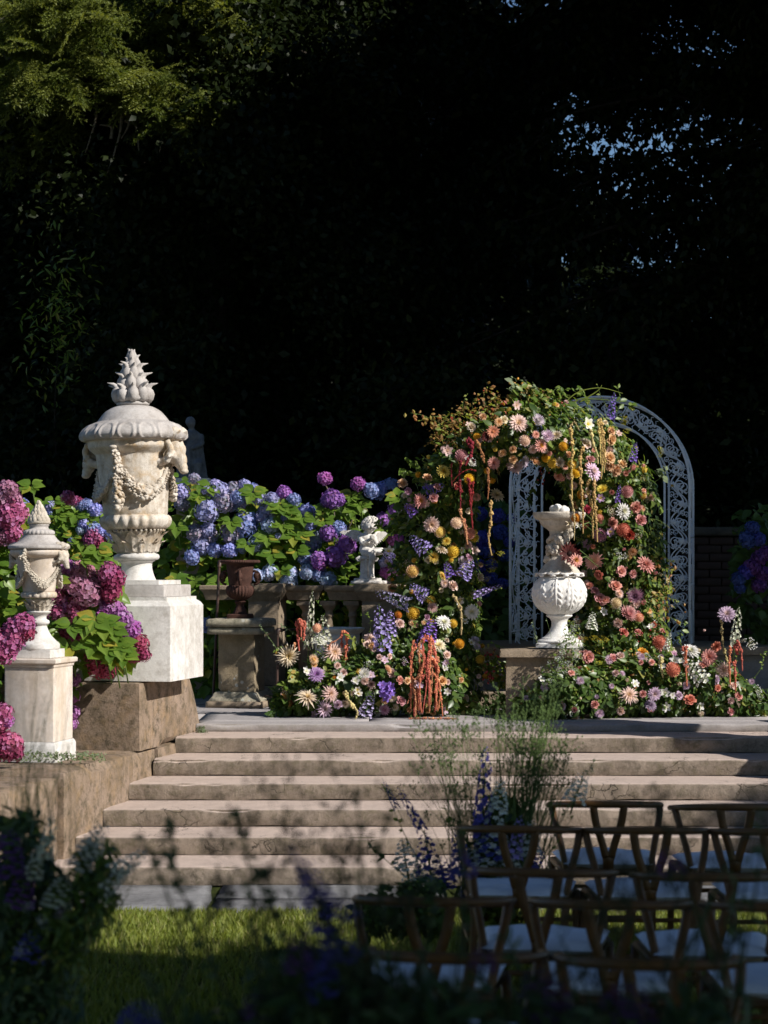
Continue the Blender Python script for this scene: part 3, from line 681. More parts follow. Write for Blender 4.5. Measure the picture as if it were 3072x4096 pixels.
su = empty('small_urn', (-2.185, 12.665, .634+.701), ROT, 'smaller lidded white marble urn with pinecone finial on slender pedestal', 'urn')
q = .00293; y0 = 1401.3
Z = lambda cy: (y0-(1053.1+cy/3.563))*q
V, F3, F4 = lathe(spl([(44*q, 0), (45*q, .012), (44*q, Z(1200)), (38*q, Z(1180)), (27*q, Z(1140)), (20*q, Z(1095)), (17*q, Z(1060)), (21*q, Z(1050)), (23*q, Z(1035)), (21*q, Z(1020)), (16*q, Z(1010)), (17*q, Z(985)), (24*q, Z(965)), (26*q, Z(955)), (22*q, Z(947))], 3), 44); MB().mixed(V, F3, F4).obj('foot', M['marble'], su)
m = MB(); V, F3, F4 = lathe(spl([(20*q, Z(948)), (22*q, Z(900)), (30*q, Z(855))], 3), 32); m.mixed(V, F3, F4)
def acs(R0, z0, R1, z1, n, wd, curl, off): 
    acanthus(m, R0, z0, R1, z1, n, wd, curl, off)
acs(21*q, Z(940), 34*q, Z(858), 8, .019, .010, 0); acs(21*q, Z(940), 28*q, Z(890), 8, .016, .010, .5); m.obj('acanthus_collar', M['vasetop'], su)
def gad2(r, z, th): u = np.clip((r/q-33)/6, 0, 1); return r-(.008*np.abs(np.cos(th*8))**4)*u
V, F3, F4 = lathe(spl([(33*q, Z(850)), (38*q, Z(842)), (39.5*q, Z(825)), (38*q, Z(808)), (34*q, Z(800))], 3), 160, gad2); MB().mixed(V, F3, F4).obj('gadrooned_ring', M['marblewarm'], su)
b2 = spl([(34*q, Z(800)), (36*q, Z(760)), (40*q, Z(690)), (45*q, Z(610)), (49*q, Z(545)), (52*q, Z(535)), (59*q, Z(520)), (62*q, Z(500)), (62*q, Z(488)), (60*q, Z(478))], 3)
V, F3, F4 = lathe(b2, 56); MB().mixed(V, F3, F4).obj('bowl', M['cream'], su)
def onb2(ang, z, off=0.0): r = np.interp(z, b2[:, 1], b2[:, 0])+off; return (r*cos(ang), r*sin(ang), z)
V, F3, F4 = lathe(spl([(62*q, Z(476)), (66*q, Z(468)), (66*q, Z(455)), (64*q, Z(445)), (52*q, Z(430)), (42*q, Z(405)), (36*q, Z(380)), (34*q, Z(365))], 3), 56); MB().mixed(V, F3, F4).obj('lid', M['marblelid'], su)
def gad3(r, z, th): u = np.clip((r/q-24)/8, 0, 1); return r-(.005*np.abs(np.cos(th*11))**3)*u
V, F3, F4 = lathe(spl([(30*q, Z(366)), (34*q, Z(355)), (33*q, Z(335)), (26*q, Z(322)), (21*q, Z(316)), (20*q, Z(300)), (22*q, Z(288)), (20*q, Z(279))], 3), 130, gad3); MB().mixed(V, F3, F4).obj('lid_collar', M['marblelid'], su)
flame_finial('flame_finial', M['vasetop'], su, Z(280), 28*q, .155, [(.02, .62, 14, .30, .20, .10), (.12, .55, 13, .30, .19, .05), (.26, .42, 11, .30, .18, .0), (.40, .30, 9, .28, .17, .0), (.54, .18, 7, .28, .15, .0), (.70, .06, 5, .26, .12, .0)], 5)
hd2 = [radians(-8), radians(172)]; dr2 = [radians(-100), radians(80)]
for a, b in ((hd2[0], dr2[0]), (dr2[0], hd2[1]-2*pi), (hd2[0], dr2[1]), (dr2[1], hd2[1])): swag(a, b, su, rr, M['vasetop'], Z(600), Z(740), onb2, [.012, .02, .026, .02, .012])
for a0 in dr2:
    m = MB(); garland(m, [onb2(a0, Z(505), .01), onb2(a0, Z(560), .01), onb2(a0, Z(620), .01)], [.03, .018, .022], rr, 1.5); m.obj('hanging_drop', M['vasetop'], su)
for a in hd2: remesh('ram_head', ram_prims(.62), M['vasetop'], su, .0045, 1, loc=onb2(a, Z(535), -.005), rot=(0, 0, a))

# ================================================================== STONE PIER WITH IRON URN
pc = (-1.158, 16.24); ky = 16.24/4320
zz = lambda y: 1.85-(y-1226)*ky-TER
pr_ = empty('stone_pillar', (pc[0], pc[1], TER), ROT, 'squat lichen-spotted sandstone pillar at the terrace edge', 'pillar')
V, F = rockbox(.47, .47, .052, .03, .012, .002, 31); me = npmesh('base_slab', V, F, M['sand'], smooth=True); link('base_slab', me, pr_)
V, F3, F4 = sqlathe(.155, .155, [(.06, .052), (.058, .062), (.045, .075), (.035, .09), (.032, .105), (.022, .118), (.012, .124)], .012); MB().mixed(V, F3, F4).obj('base_moulding', M['capstone'], pr_, angle=40)
V, F = rockbox(.31, .31, .47, .03, .014, .003, 32); me = npmesh('shaft', V, F, M['lichen'], smooth=True); me.set_sharp_from_angle(angle=radians(45)); link('shaft', me, pr_, loc=(0, 0, .122))
V, F = rockbox(.45, .45, .060, .03, .016, .003, 33); me = npmesh('cap_slab', V, F, M['capstone'], smooth=True); link('cap_slab', me, pr_, loc=(0, 0, .588))
V, F = rockbox(.475, .475, .062, .03, .026, .004, 34); me = npmesh('cap_roll', V, F, M['capstone'], smooth=True); link('cap_roll', me, pr_, loc=(0, 0, .650))
iz0 = TER+.712
iu = empty('iron_urn', (pc[0]-.01, pc[1], iz0), ROT, 'rust-brown cast iron campana urn on the lichen-spotted pillar', 'urn')
q = ky; hb = lambda cy: (1255-cy)/3.4127*q            # from the crop's rows
V, F3, F4 = sqlathe(26*q*.9, 26*q*.9, [(0, 0), (0, .030), (-.006, .036)], .004); MB().mixed(V, F3, F4).obj('base_tile', M['rust'], iu, angle=30)
def flute(r, z, th): return r*(1-.05*np.abs(np.cos(th*10)))
V, F3, F4 = lathe(spl([(17*q, .036), (15*q, .05), (10*q, .09), (9*q, .11), (11.5*q, .128), (13*q, .135), (11*q, .142), (10*q, .15)], 3), 120, flute); MB().mixed(V, F3, F4).obj('foot', M['rust'], iu)
def gadi(r, z, th): return r*(1-.055*np.abs(np.cos(th*13))**2)
V, F3, F4 = lathe(spl([(10*q, .148), (18*q, .16), (27*q, .185), (31*q, .215), (31*q, .24), (28*q, .262), (24*q, .268)], 3), 160, gadi); MB().mixed(V, F3, F4).obj('gadrooned_bowl', M['rust'], iu)
V, F3, F4 = lathe(spl([(24*q, .266), (25*q, .29), (27*q, .34), (29*q, .40), (31*q, .44), (38*q, .458), (40*q, .462), (36*q, .466), (30*q, .455), (27*q, .40)], 3), 60, caps=False); MB().mixed(V, F3, F4).obj('bell', M['rust'], iu)
def rim(r, z, th): return r*(1-.03*np.abs(np.cos(th*26)))
V, F3, F4 = lathe(spl([(36*q, .445), (42*q, .45), (43.5*q, .46), (42*q, .472), (36*q, .474)], 3), 300, rim, caps=False); MB().mixed(V, F3, F4).obj('beaded_rim', M['rust'], iu)
for a in (radians(5), radians(185), radians(-75)):
    m = MB(); P = [(.10*cos(t)*.5+.115, 0, .33+.055*sin(t)) for t in np.linspace(-1.6, 1.8, 9)]; V, F3, F4 = tube(P, .010, 7); m.mixed(rotz(V, a), F3, F4)
    V, F3, F4 = ball((.135, 0, .345), .026, 8, 6, (1, .9, 1.2)); m.mixed(rotz(V, a), F3, F4); V, F3, F4 = ball((.14, 0, .31), .018, 8, 6); m.mixed(rotz(V, a), F3, F4); m.obj('handle', M['rust'], iu)

# ================================================================== BALUSTRADE
bd = 16.75; kb = bd/4320
B0 = W(604, 1440, bd); B0.z = TER
ba = empty('stone_balustrade', B0, radians(-3), 'weathered sandstone balustrade of two piers, coping and bulbous balusters', 'balustrade')
zb = lambda y: 1.85-(y-1226)*kb-TER
def bx(px): return (px-604)*kb
ztop = zb(1262)
def moulded(name, hx, hy, pf, mat, loc, rz=0):
    V, F3, F4 = sqlathe(hx, hy, pf, .008); V = V+.0012*np.stack([wav(V, 30, 1), wav(V, 30, 2), wav(V, 30, 3)], -1); return MB().mixed(V, F3, F4).obj(name, mat, ba, angle=35, loc=loc, rot=(0, 0, rz))
capf = lambda h0, h1: [(0, h0), (.004, h0+.004), (.01, h0+.02), (.028, h0+.045), (.03, h0+.055), (.045, h0+.07), (.05, h0+.085), (.05, h1-.008), (.045, h1)]
for px, sd in ((578, 0), (822, 1)):
    V, F = rockbox(.265, .265, zb(1296)-.14, .04, .01, .002, 40+sd); me = npmesh('pier', V, F, M['sand'], smooth=True); me.set_sharp_from_angle(angle=radians(45)); link('pier', me, ba, loc=(bx(px), 0, .14), rot=(0, 0, radians(-9.5)))
    moulded('pier_base', .133, .133, [(.05, 0), (.05, .06), (.035, .085), (.03, .10), (.012, .125), (0, .14)], M['sand'], (bx(px), 0, 0), radians(-9.5))
    moulded('pier_cap', .133, .133, capf(zb(1298), ztop+(.006 if sd == 0 else .0)), M['sand'], (bx(px), 0, 0), radians(-9.5))
x0, x1 = bx(612), bx(800)
for i in range(2):
    a, b = (x0, (x0+x1)/2-.02) if i == 0 else ((x0+x1)/2-.018, x1-.0); moulded('coping', (b-a)/2-.0465, .075, [(0, zb(1296)), (.004, zb(1293)), (.01, zb(1288)), (.02, zb(1282)), (.022, zb(1279)), (.038, zb(1276)), (.045, zb(1273)), (.046, zb(1266)), (.04, zb(1264.5))], M['sand'], ((a+b)/2, .01, 0))
moulded('coping', .22, .075, [(0, zb(1296)), (.01, zb(1288)), (.022, zb(1279)), (.045, zb(1273)), (.046, zb(1266)), (.04, zb(1264.5))], M['sand'], (bx(535)-.14, .09, 0))
moulded('bottom_rail', .40, .085, [(.02, 0), (.02, .07), (.0, .10), (0, .12)], M['sand'], (bx(700), .01, 0))
H0, H1 = .12, zb(1297)
bal = spl([(.052, 0), (.052, .012), (.040, .024), (.036, .035), (.048, .05), (.062, .085), (.068, .13), (.064, .18), (.05, .24), (.037, .30), (.030, .35), (.029, .372), (.038, .38), (.040, .388), (.034, .396), (.032, .412), (.045, .424), (.056, .436), (.058, .444)], 2)
bal[:, 1] *= (H1-H0-.075)/.444
mb = MB(); V, F3, F4 = lathe(bal, 28); V[:, 2] += .035; mb.mixed(V, F3, F4); V, F3, F4 = sqlathe(.062, .062, [(0, 0), (0, .036)], .003); mb.mixed(V, F3, F4)
V, F3, F4 = sqlathe(.066, .066, [(0, H1-H0-.041), (0, H1-H0-.003)], .003); mb.mixed(V, F3, F4); bme = mb.mesh('baluster', M['sand'], True, 45)
for px in (661, 711, 762): link('baluster', bme, ba, loc=(bx(px), .01, H0), rot=(0, 0, radians(-9)))
# ---- marble basin in front of it
bs = empty('marble_basin', W(728, 1356, 16.25), 0, 'weathered white marble basin in front of the balusters', 'basin')
bs.location.z = TER; kk = 16.25/4320; T = 1.85-(1356-1226)*kk-TER
V, F3, F4 = lathe(spl([(.05, .10), (.13, .14), (.165, .165), (.185, T-.075), (.178, T-.055), (.195, T-.04), (.215, T-.022), (.225, T-.006), (.22, T), (.205, T), (.19, T-.02), (.15, T-.06)], 3), 64); V[:, 0] *= 1.0; MB().mixed(V, F3, F4).obj('bowl', M['vase'], bs)
m = MB(); V, F3, F4 = sqlathe(.10, .10, [(.04, 0), (.04, .05), (0, .07), (-.03, .12), (-.035, .16)], .006); m.mixed(V, F3, F4); m.obj('foot', M['vase'], bs, angle=40)
# ---- black pipe handrails
hr = empty('pipe_handrail', (0, 0, 0), 0, 'dark iron pipe handrail with elbow joint beside the lichen-spotted pillar', 'handrail')
def pipe(nm, par, pts, r=.011): V, F3, F4 = tube(pts, r, 9); return MB().mixed(V, F3, F4).obj(nm, M['pipe'], par, angle=60)
def WW(x, y, d): return np.array(W(x, y, d))
a = WW(598, 1484, 15.9); b = WW(600, 1362, 15.9); a[2] = TER; c = WW(633, 1360, 16.3)
hr.location = a; o = np.array(a)
pipe('post', hr, [a-o, b-o]); pipe('rail', hr, [b-o+[0, 0, .004], c-o, c+(c-b)*.8-o]); 
pipe('elbow', hr, [b-o+[0, 0, -.03], b-o+[0, 0, -.01], b-o+[.003, 0, .004], b-o+[.02, .02, .006], b-o+(c-b)*.25], .017); pipe('foot_collar', hr, [a-o, a-o+[0, 0, .05]], .02)
pipe('mid_rail', hr, [a-o+[-.10, 0, .10], a-o+[.01, 0, .10]], .009)
hl = empty('pipe_handrail', (0, 0, 0), 0, 'rusty pipe handrail standing behind the iron urn', 'handrail')
a = WW(460, 1475, 16.6); b = WW(474, 1214, 16.6); c = WW(512, 1221, 17.2); hl.location = a; o = np.array(a)
a2 = a.copy(); a2[2] = TER-.0; pipe('post', hl, [a2-o, b-o], .012); pipe('rail', hl, [b-o+[0, 0, .005], c-o, c+(c-b)*1.2-o], .012); pipe('elbow', hl, [b-o-[0, 0, .04], b-o, b-o+(c-b)*.25+[0, 0, .004]], .018)

# ================================================================== CHERUB
ch = empty('cherub_statue', W(797, 1264, 16.70), 0, 'small white winged cherub statue seated on a fluted column on the balustrade', 'statue')
ch.location.z = B0.z+ztop+.002; cs = 16.7/4320
V, F = rockbox(.26, .24, .028, .03, .006, .0015, 51); link('plinth', npmesh('plinth', V, F, M['statue'], smooth=True), ch, rot=(0, 0, ROT))
V, F3, F4 = sqlathe(.10, .085, [(0, .028), (0, .045), (-.01, .05)], .004); MB().mixed(V, F3, F4).obj('column_base', M['statue'], ch, angle=40, rot=(0, 0, ROT), loc=(-.01, 0, 0))
def fl(r, z, th): return r*(1-.07*np.abs(np.cos(th*7))**.6)
V, F3, F4 = lathe([(.068, .05), (.066, .06), (.060, .07), (.058, .20), (.060, .205)], 112, fl); MB().mixed(V, F3, F4).obj('column', M['statue'], ch, angle=60, loc=(-.015, 0, 0))
m = MB(); V, F3, F4 = sqlathe(.075, .06, [(-.01, .205), (0, .21), (0, .228), (-.005, .234)], .004); m.mixed(V, F3, F4)
for sx in (-1, 1):
    P = [(sx*(.072+.020*(1-t*.6)*cos(t*9)), -.055, .205+.020*(1-t*.6)*sin(t*9)) for t in np.linspace(0, 1, 16)]; V, F3, F4 = tube(P, .006, 6); m.mixed(V, F3, F4)
    V, F3, F4 = tube([(p[0], .055, p[2]) for p in P], .006, 6); m.mixed(V, F3, F4)
    V, F3, F4 = tube([(sx*.074, -.055, .205), (sx*.074, .055, .205)], .014, 8); m.mixed(V, F3, F4)
m.obj('column_capital', M['statue'], ch, loc=(-.015, 0, 0), angle=50)
# body: sits facing the camera's right-front, head bowed, hands clasped at the chest, right leg hanging
s = 1.0
body = [ell((-.015, .005, .285), (.052, .045, .05)), ell((-.018, .005, .33), (.044, .036, .045)), ell((-.022, .0, .375), (.052, .036, .038)),
        limb((-.018, 0, .40), (-.005, -.012, .43), .021, .019), ell((.004, -.018, .462), (.041, .045, .047)), ell((.012, -.045, .452), (.027, .022, .03)), ell((.014, -.066, .452), (.007, .009, .009)),
        ell((.028, -.055, .446), (.012, .010, .012)), ell((.0, -.058, .446), (.012, .010, .012)), ell((.013, -.055, .432), (.012, .010, .008)),
        limb((-.060, -.004, .385), (-.045, -.035, .325), .021, .017), limb((-.045, -.035, .325), (.012, -.062, .362), .017, .011), limb((.025, -.004, .385), (.045, -.040, .330), .020, .016), limb((.045, -.04, .33), (.026, -.066, .368), .016, .011),
        ell((.018, -.070, .374), (.015, .012, .02)), ell((.028, -.070, .382), (.012, .010, .018)),
        # thighs resting on the capital, right leg hanging, left ankle crossed over the knee
        limb((-.03, -.01, .262), (.015, -.075, .262), .036, .027), limb((.015, -.075, .262), (.012, -.082, .165), .026, .018, mid=(.020, -.088, .215)), limb((.012, -.082, .165), (.014, -.086, .085), .018, .012, mid=(.010, -.078, .13)),
        ell((.020, -.100, .066), (.016, .032, .013)), ell((.018, -.088, .075), (.014, .016, .014)),
        limb((.01, 0, .262), (.085, -.055, .272), .036, .027), limb((.085, -.055, .272), (.025, -.088, .268), .025, .015), ell((.075, -.085, .262), (.030, .018, .014))]
for i in range(5): body.append(limb((.018+.006*(i-2), -.075, .378), (.016+.005*(i-2), -.080, .396-.003*abs(i-2)), .0045, .0035, 6))
for i in range(5): body.append(limb((.010+.0055*i, -.122, .064), (.009+.0058*i, -.136+.002*i, .061), .005, .004, 6))
def cherub_tf(V):
    V = np.array(V, float); up = V[:, 2] > .235
    V[:, 2] = np.where(up, .235+(V[:, 2]-.235)*1.10, V[:, 2]); V[:, 0] = (V[:, 0]+.01)*1.28-.01; V[:, 1] *= 1.2
    hd = V[:, 2] > .458; V[hd] = (V[hd]-np.array([0, -.02, .455]))*np.array([1.12, 1.12, 1.12])+np.array([0, -.02, .455]); return V
body = [(cherub_tf(a), b, c) for a, b, c in body]
remesh('body', body, M['statue'], ch, .0042, 1)
m = MB(); rc = random.Random(3)
for i in range(120):
    v = Vector((rc.gauss(0, 1), rc.gauss(0, 1)+.35, rc.gauss(0, 1)+.5)).normalized()
    if v.y < -.45 and v.z < .45: continue
    c = Vector((.004+.042*v.x, -.014+.046*v.y, .466+.048*v.z)); s0 = rc.uniform(.008, .013)
    P = [tuple(c+Vector((cos(t*5+i)*s0, sin(t*5+i)*s0*.6, sin(t*5+i+1)*s0))) for t in np.linspace(0, 1, 6)]; V, F3, F4 = tube(P, .0048, 5); m.mixed(cherub_tf(V), F3, F4)
m.obj('curled_hair', M['statue'], ch)
for sx, reach, z0 in ((-1, .15, .41), (1, .06, .40)):
    m = MB(); rt = np.array([sx*.035, .045, z0]); tipw = rt+np.array([sx*reach, .045, .035])
    for row, (L0, nf) in enumerate(((.060, 10), (.042, 9), (.026, 8))):
        for i in range(nf):
            t = i/(nf-1); b0 = rt+(tipw-rt)*t+np.array([0, -.004*row, .006*sin(t*pi)]); L = L0*(1-.35*t)+.018*(row == 0)
            d = np.array([sx*(.25+.75*t), .12, -1+.75*t]); R = frames(np.array([[0, -1, .1]]), d[None])[0]; V = NARROW[0]*np.array([L*1.7, L*1.15, L*.5]); top_ = V@R.T+b0
            m.mixed(top_, NARROW[1][0], NARROW[1][1]); m.mixed(top_+np.array([0, .006, 0]), NARROW[1][0][:, ::-1], NARROW[1][1][:, ::-1])
    V, F3, F4 = tube(spl([rt-np.array([0, 0, .02]), rt+np.array([sx*reach*.4, .02, .028]), tipw], 5), np.linspace(.015, .005, 11), 8); m.mixed(V, F3, F4)
    m.obj('wing', M['statue'], ch)

# ================================================================== STATUE IN THE SHADE behind the big urn
M['shadestatue'] = stone('shaded_statue_stone', (.15, .16, .175), (.05, .05, .05), (.22, .23, .25), 7, .6, .4)  # darkened and blued: shade and skylight put into the stone colour
sg = empty('draped_statue', W(414, 1030, 18.6), 0, 'shaded marble figure statue half hidden behind the big urn', 'statue')
kz = 18.6/4320; sg.scale = (1.2, 1.2, 1.05)
fig = [ell((0, 0, .10), (.10, .09, .12)), ell((.01, .0, .24), (.085, .07, .12)), ell((.0, 0, .35), (.075, .055, .07)), limb((0, 0, .39), (.0, -.01, .44), .026, .022), ell((-.005, -.01, .475), (.036, .043, .048)), ell((-.02, -.045, .47), (.014, .016, .02)),
       ell((-.01, .005, .49), (.04, .045, .045)), limb((.07, 0, .37), (.085, -.05, .28), .026, .02), limb((.085, -.05, .28), (.02, -.08, .25), .02, .015), limb((-.07, 0, .37), (-.095, -.04, .29), .026, .02), limb((-.095, -.04, .29), (-.05, -.08, .33), .02, .015),
       limb((.05, -.02, .13), (.06, -.10, .10), .05, .035), limb((.06, -.10, .12), (.055, -.10, -.02), .035, .02), limb((-.04, -.02, .13), (-.05, -.09, .09), .05, .035), limb((-.05, -.09, .1), (-.055, -.085, -.02), .035, .02), ell((.055, -.12, -.02), (.02, .04, .015)), ell((-.055, -.105, -.02), (.02, .04, .015)), ell((.02, -.09, .25), (.02, .016, .018)), ell((-.05, -.085, .34), (.018, .016, .02))]
for i in range(14): a = i*.45; fig.append(limb((.075*cos(a), .06*sin(a), .27), (.11*cos(a+.15), .09*sin(a+.15), -.02), .015, .02, 7))
remesh('body', fig, M['shadestatue'], sg, .0065, 2)
V, F3, F4 = sqlathe(.15, .15, [(0, -.07), (0, -.02)], .01); MB().mixed(V, F3, F4).obj('plinth', M['vase'], sg, angle=40)
hz = sg.location.z-.07-.7; V, F3, F4 = sqlathe(.13, .13, [(.04, 0), (.04, .1), (0, .13), (0, hz-.08), (.03, hz-.03), (.035, hz)], .008)
spd = empty('statue_pedestal', (sg.location.x, sg.location.y, .70), 0, 'dim stone pedestal under the shaded figure statue', 'pedestal'); MB().mixed(V, F3, F4).obj('shaft', M['sand'], spd, angle=40)

# ================================================================== WHITE GLOBE VASE
kv = 15.15/4320; vb = W(1208, 1398, 15.15)
va = empty('globe_vase', vb, ROT, 'white globe-bodied stone vase with acanthus relief beneath the flower arch', 'vase')
pl.location.z = TER; 
Zv = lambda y: (1398-y)*kv
V, F3, F4 = sqlathe(51*kv*.88, 51*kv*.88, [(0, 0), (0, .028), (-.01, .036)], .004); MB().mixed(V, F3, F4).obj('base_tile', M['vase'], va, angle=35)
V, F3, F4 = lathe(spl([(47*kv, .036), (47*kv, .05), (40*kv, .062), (38*kv, .07), (33*kv, .078), (24*kv, .11), (18*kv, .15), (17*kv, .19), (20*kv, .215), (24*kv, .225), (28*kv, .235), (28*kv, .245)], 3), 48); MB().mixed(V, F3, F4).obj('foot', M['vase'], va)
gc = Zv(1283)
def relief(P):
    return P
zs = np.linspace(.243, Zv(1240), 60); Rg = 57*kv; cz = (zs[0]+Zv(1236))/2; hz = (Zv(1228)-zs[0])/2
gp = [(max(.03, Rg*sqrt(max(.0, 1-((z-cz)/hz)**2))), z) for z in zs]
gp = [(max(r, 27*kv), z) for r, z in gp]
def globem(r, z, th):
    v = (z-zs[0])/(zs[-1]-zs[0]); n = 10; ph = ((th*n/(2*pi)) % 1-.5)*2          # eight tall acanthus leaves
    wl = .80*np.sin(np.clip(v*1.08+.06, 0, 1)*pi)**.6; e = np.abs(ph)/(wl+1e-3)
    leaf = (1/(1+np.exp((e-.92+.10*np.sin(v*38))*26)))*.011
    rib = .007*np.exp(-(ph/.10)**2)-.005*np.exp(-((np.abs(ph)-.24)/.06)**2)
    lob = .0035*np.sin(v*46+np.abs(ph)*9)*(e < .9)*(np.abs(ph) > .2)
    return r+(leaf*.7+rib*.6+lob*1.1)*np.clip(np.sin(v*pi)*2.2, 0, 1)
V, F3, F4 = lathe(gp, 320, globem); MB().mixed(V, F3, F4).obj('globe', M['vase'], va)
V, F3, F4 = lathe(spl([(46*kv, Zv(1240)), (44*kv, Zv(1234)), (34*kv, Zv(1222)), (25*kv, Zv(1208)), (20*kv, Zv(1196)), (19*kv, Zv(1180)), (20*kv, Zv(1160)), (22*kv, Zv(1146))], 3), 56); MB().mixed(V, F3, F4).obj('neck', M['vasetop'], va)
m = MB()
for i in range(11):
    a = i*2*pi/11; P = [((46*kv+.006+.018*t-.016*t*t+.012*sin(t*3))*1.0, 0, Zv(1241)+.004-.016*t*(1-t)*0-.014*sin(t*3)) for t in np.linspace(0, 1, 6)]
    V, F3, F4 = ball((50*kv, 0, Zv(1243)), .016, 8, 6, (1.1, 1.5, .75)); m.mixed(rotz(V, a), F3, F4)
    V, F3, F4 = tube([(48*kv, -.05, Zv(1238)), (51*kv, -.025, Zv(1240)), (52*kv, 0, Zv(1239)), (51*kv, .025, Zv(1240)), (48*kv, .05, Zv(1238))], .007, 6); m.mixed(rotz(V, a), F3, F4)
m.obj('scalloped_collar', M['vase'], va)
m = MB()
for i in range(70):
    t = i/70; a = -2.9+t*2.6+rr.uniform(-.1, .1); z = Zv(1205-55*t+10*sin(t*20)); r = 21*kv+.014+rr.uniform(0, .02)
    V, F3, F4 = ball((r*cos(a), r*sin(a), z), rr.uniform(.014, .026), 9, 6); m.mixed(V, F3, F4)
for i in range(26):
    a = 0.3+i*.18; V, F3, F4 = ball((24*kv*cos(a), 24*kv*sin(a), Zv(1190-i*1.3)), rr.uniform(.014, .024), 8, 6); m.mixed(V, F3, F4)
m.obj('fruit_garland', M['vasetop'], va)
def ovolo(r, z, th): u = np.clip(1-abs(z-Zv(1131))/.012, 0, 1); return r-.006*u*np.abs(np.cos(th*12))**4
V, F3, F4 = lathe(spl([(22*kv, Zv(1148)), (27*kv, Zv(1143)), (35*kv, Zv(1138)), (39*kv, Zv(1134)), (42*kv, Zv(1128)), (44*kv, Zv(1124)), (52*kv, Zv(1121)), (56*kv, Zv(1114)), (57*kv, Zv(1109)), (55*kv, Zv(1107)), (48*kv, Zv(1108)), (40*kv, Zv(1118))], 3), 200, ovolo, caps=False); MB().mixed(V, F3, F4).obj('flared_rim', M['vasetop'], va)
V, F3, F4 = remesh and lathe(spl([(40*kv, Zv(1110)), (20*kv, Zv(1108)), (8*kv, Zv(1104))], 2), 20); MB().mixed(V, F3, F4).obj('rim_floor', M['vasetop'], va)
m = MB()
for i in range(7):
    a = i*.9; V, F3, F4 = ball((.05*cos(a), .04*sin(a), Zv(1102)+.01*(i % 3)), .03, 9, 6, (1, .8, .9)); m.mixed(V, F3, F4)
V, F3, F4 = lathe(spl([(.045, Zv(1108)), (.045, Zv(1103)), (.03, Zv(1098)), (.018, Zv(1094)), (.004, Zv(1092))], 3), 20); m.mixed(V, F3, F4)
m.obj('carved_top', M['vase'], va)

rp = copy_tree(bp); rp.location = (4.08, 12.97, 1.092); rp.rotation_euler = (0, 0, -ROT); tag(rp, 'large plain white marble pedestal at the right end of the steps', 'pedestal')
ru = copy_tree(urn); ru.location = (rp.location.x, rp.location.y, urn.location.z); ru.rotation_euler = (0, 0, -ROT); tag(ru, 'tall lidded white marble urn at the right end of the steps', 'urn')
# ================================================================== METAL ARBOUR (white filigree, in shade)
kA = 16.75/4320
A0 = W(1294, 1051, 16.75)                      # centre of the semicircle, front frame
ar = empty('metal_arbour', (A0.x, A0.y, TER+.48), ROT, 'white filigree iron garden arbour standing in shade behind the flowers', 'arbour')
zc = A0.z-(TER+.48); RO = 189*kA/cos(ROT); RI = RO-.205; DEP = .46
zb_ = .0; tr = random.Random(8)
def ppath(R, y):
    P = [(-R, y, zb_+(zc-zb_)*t) for t in np.linspace(0, 1, 6)][:-1]+[(-R*cos(a), y, zc+R*sin(a)) for a in np.linspace(0, pi, 33)]+[(R, y, zb_+(zc-zb_)*t) for t in np.linspace(1, 0, 6)][1:]
    return P
for y in (0, DEP):
    for R, wv in ((RO, .034), (RI, .030)):
        P = np.array(ppath(R, y)); out = []
        # flat bar: rectangular section following the outline
        T = np.gradient(P, axis=0); T /= np.linalg.norm(T, axis=1)[:, None]; nrm = np.cross(T, (0, 1, 0)); V = []
        for p, n_ in zip(P, nrm):
            for a, b in ((-.5, -.5), (.5, -.5), (.5, .5), (-.5, .5)): V.append(p+n_*a*wv*.55+np.array([0, 1, 0])*b*wv)
        n = len(P); i = np.arange(4); j = (i+1) % 4; F = np.concatenate([np.stack([q*4+i, q*4+j, (q+1)*4+j, (q+1)*4+i], -1) for q in range(n-1)]+[np.array([[3, 2, 1, 0], [n*4-4, n*4-3, n*4-2, n*4-1]])])
        MB().add(np.array(V), F).obj('outer_rail' if R == RO else 'inner_rail', M['arbor'], ar, smooth=False)
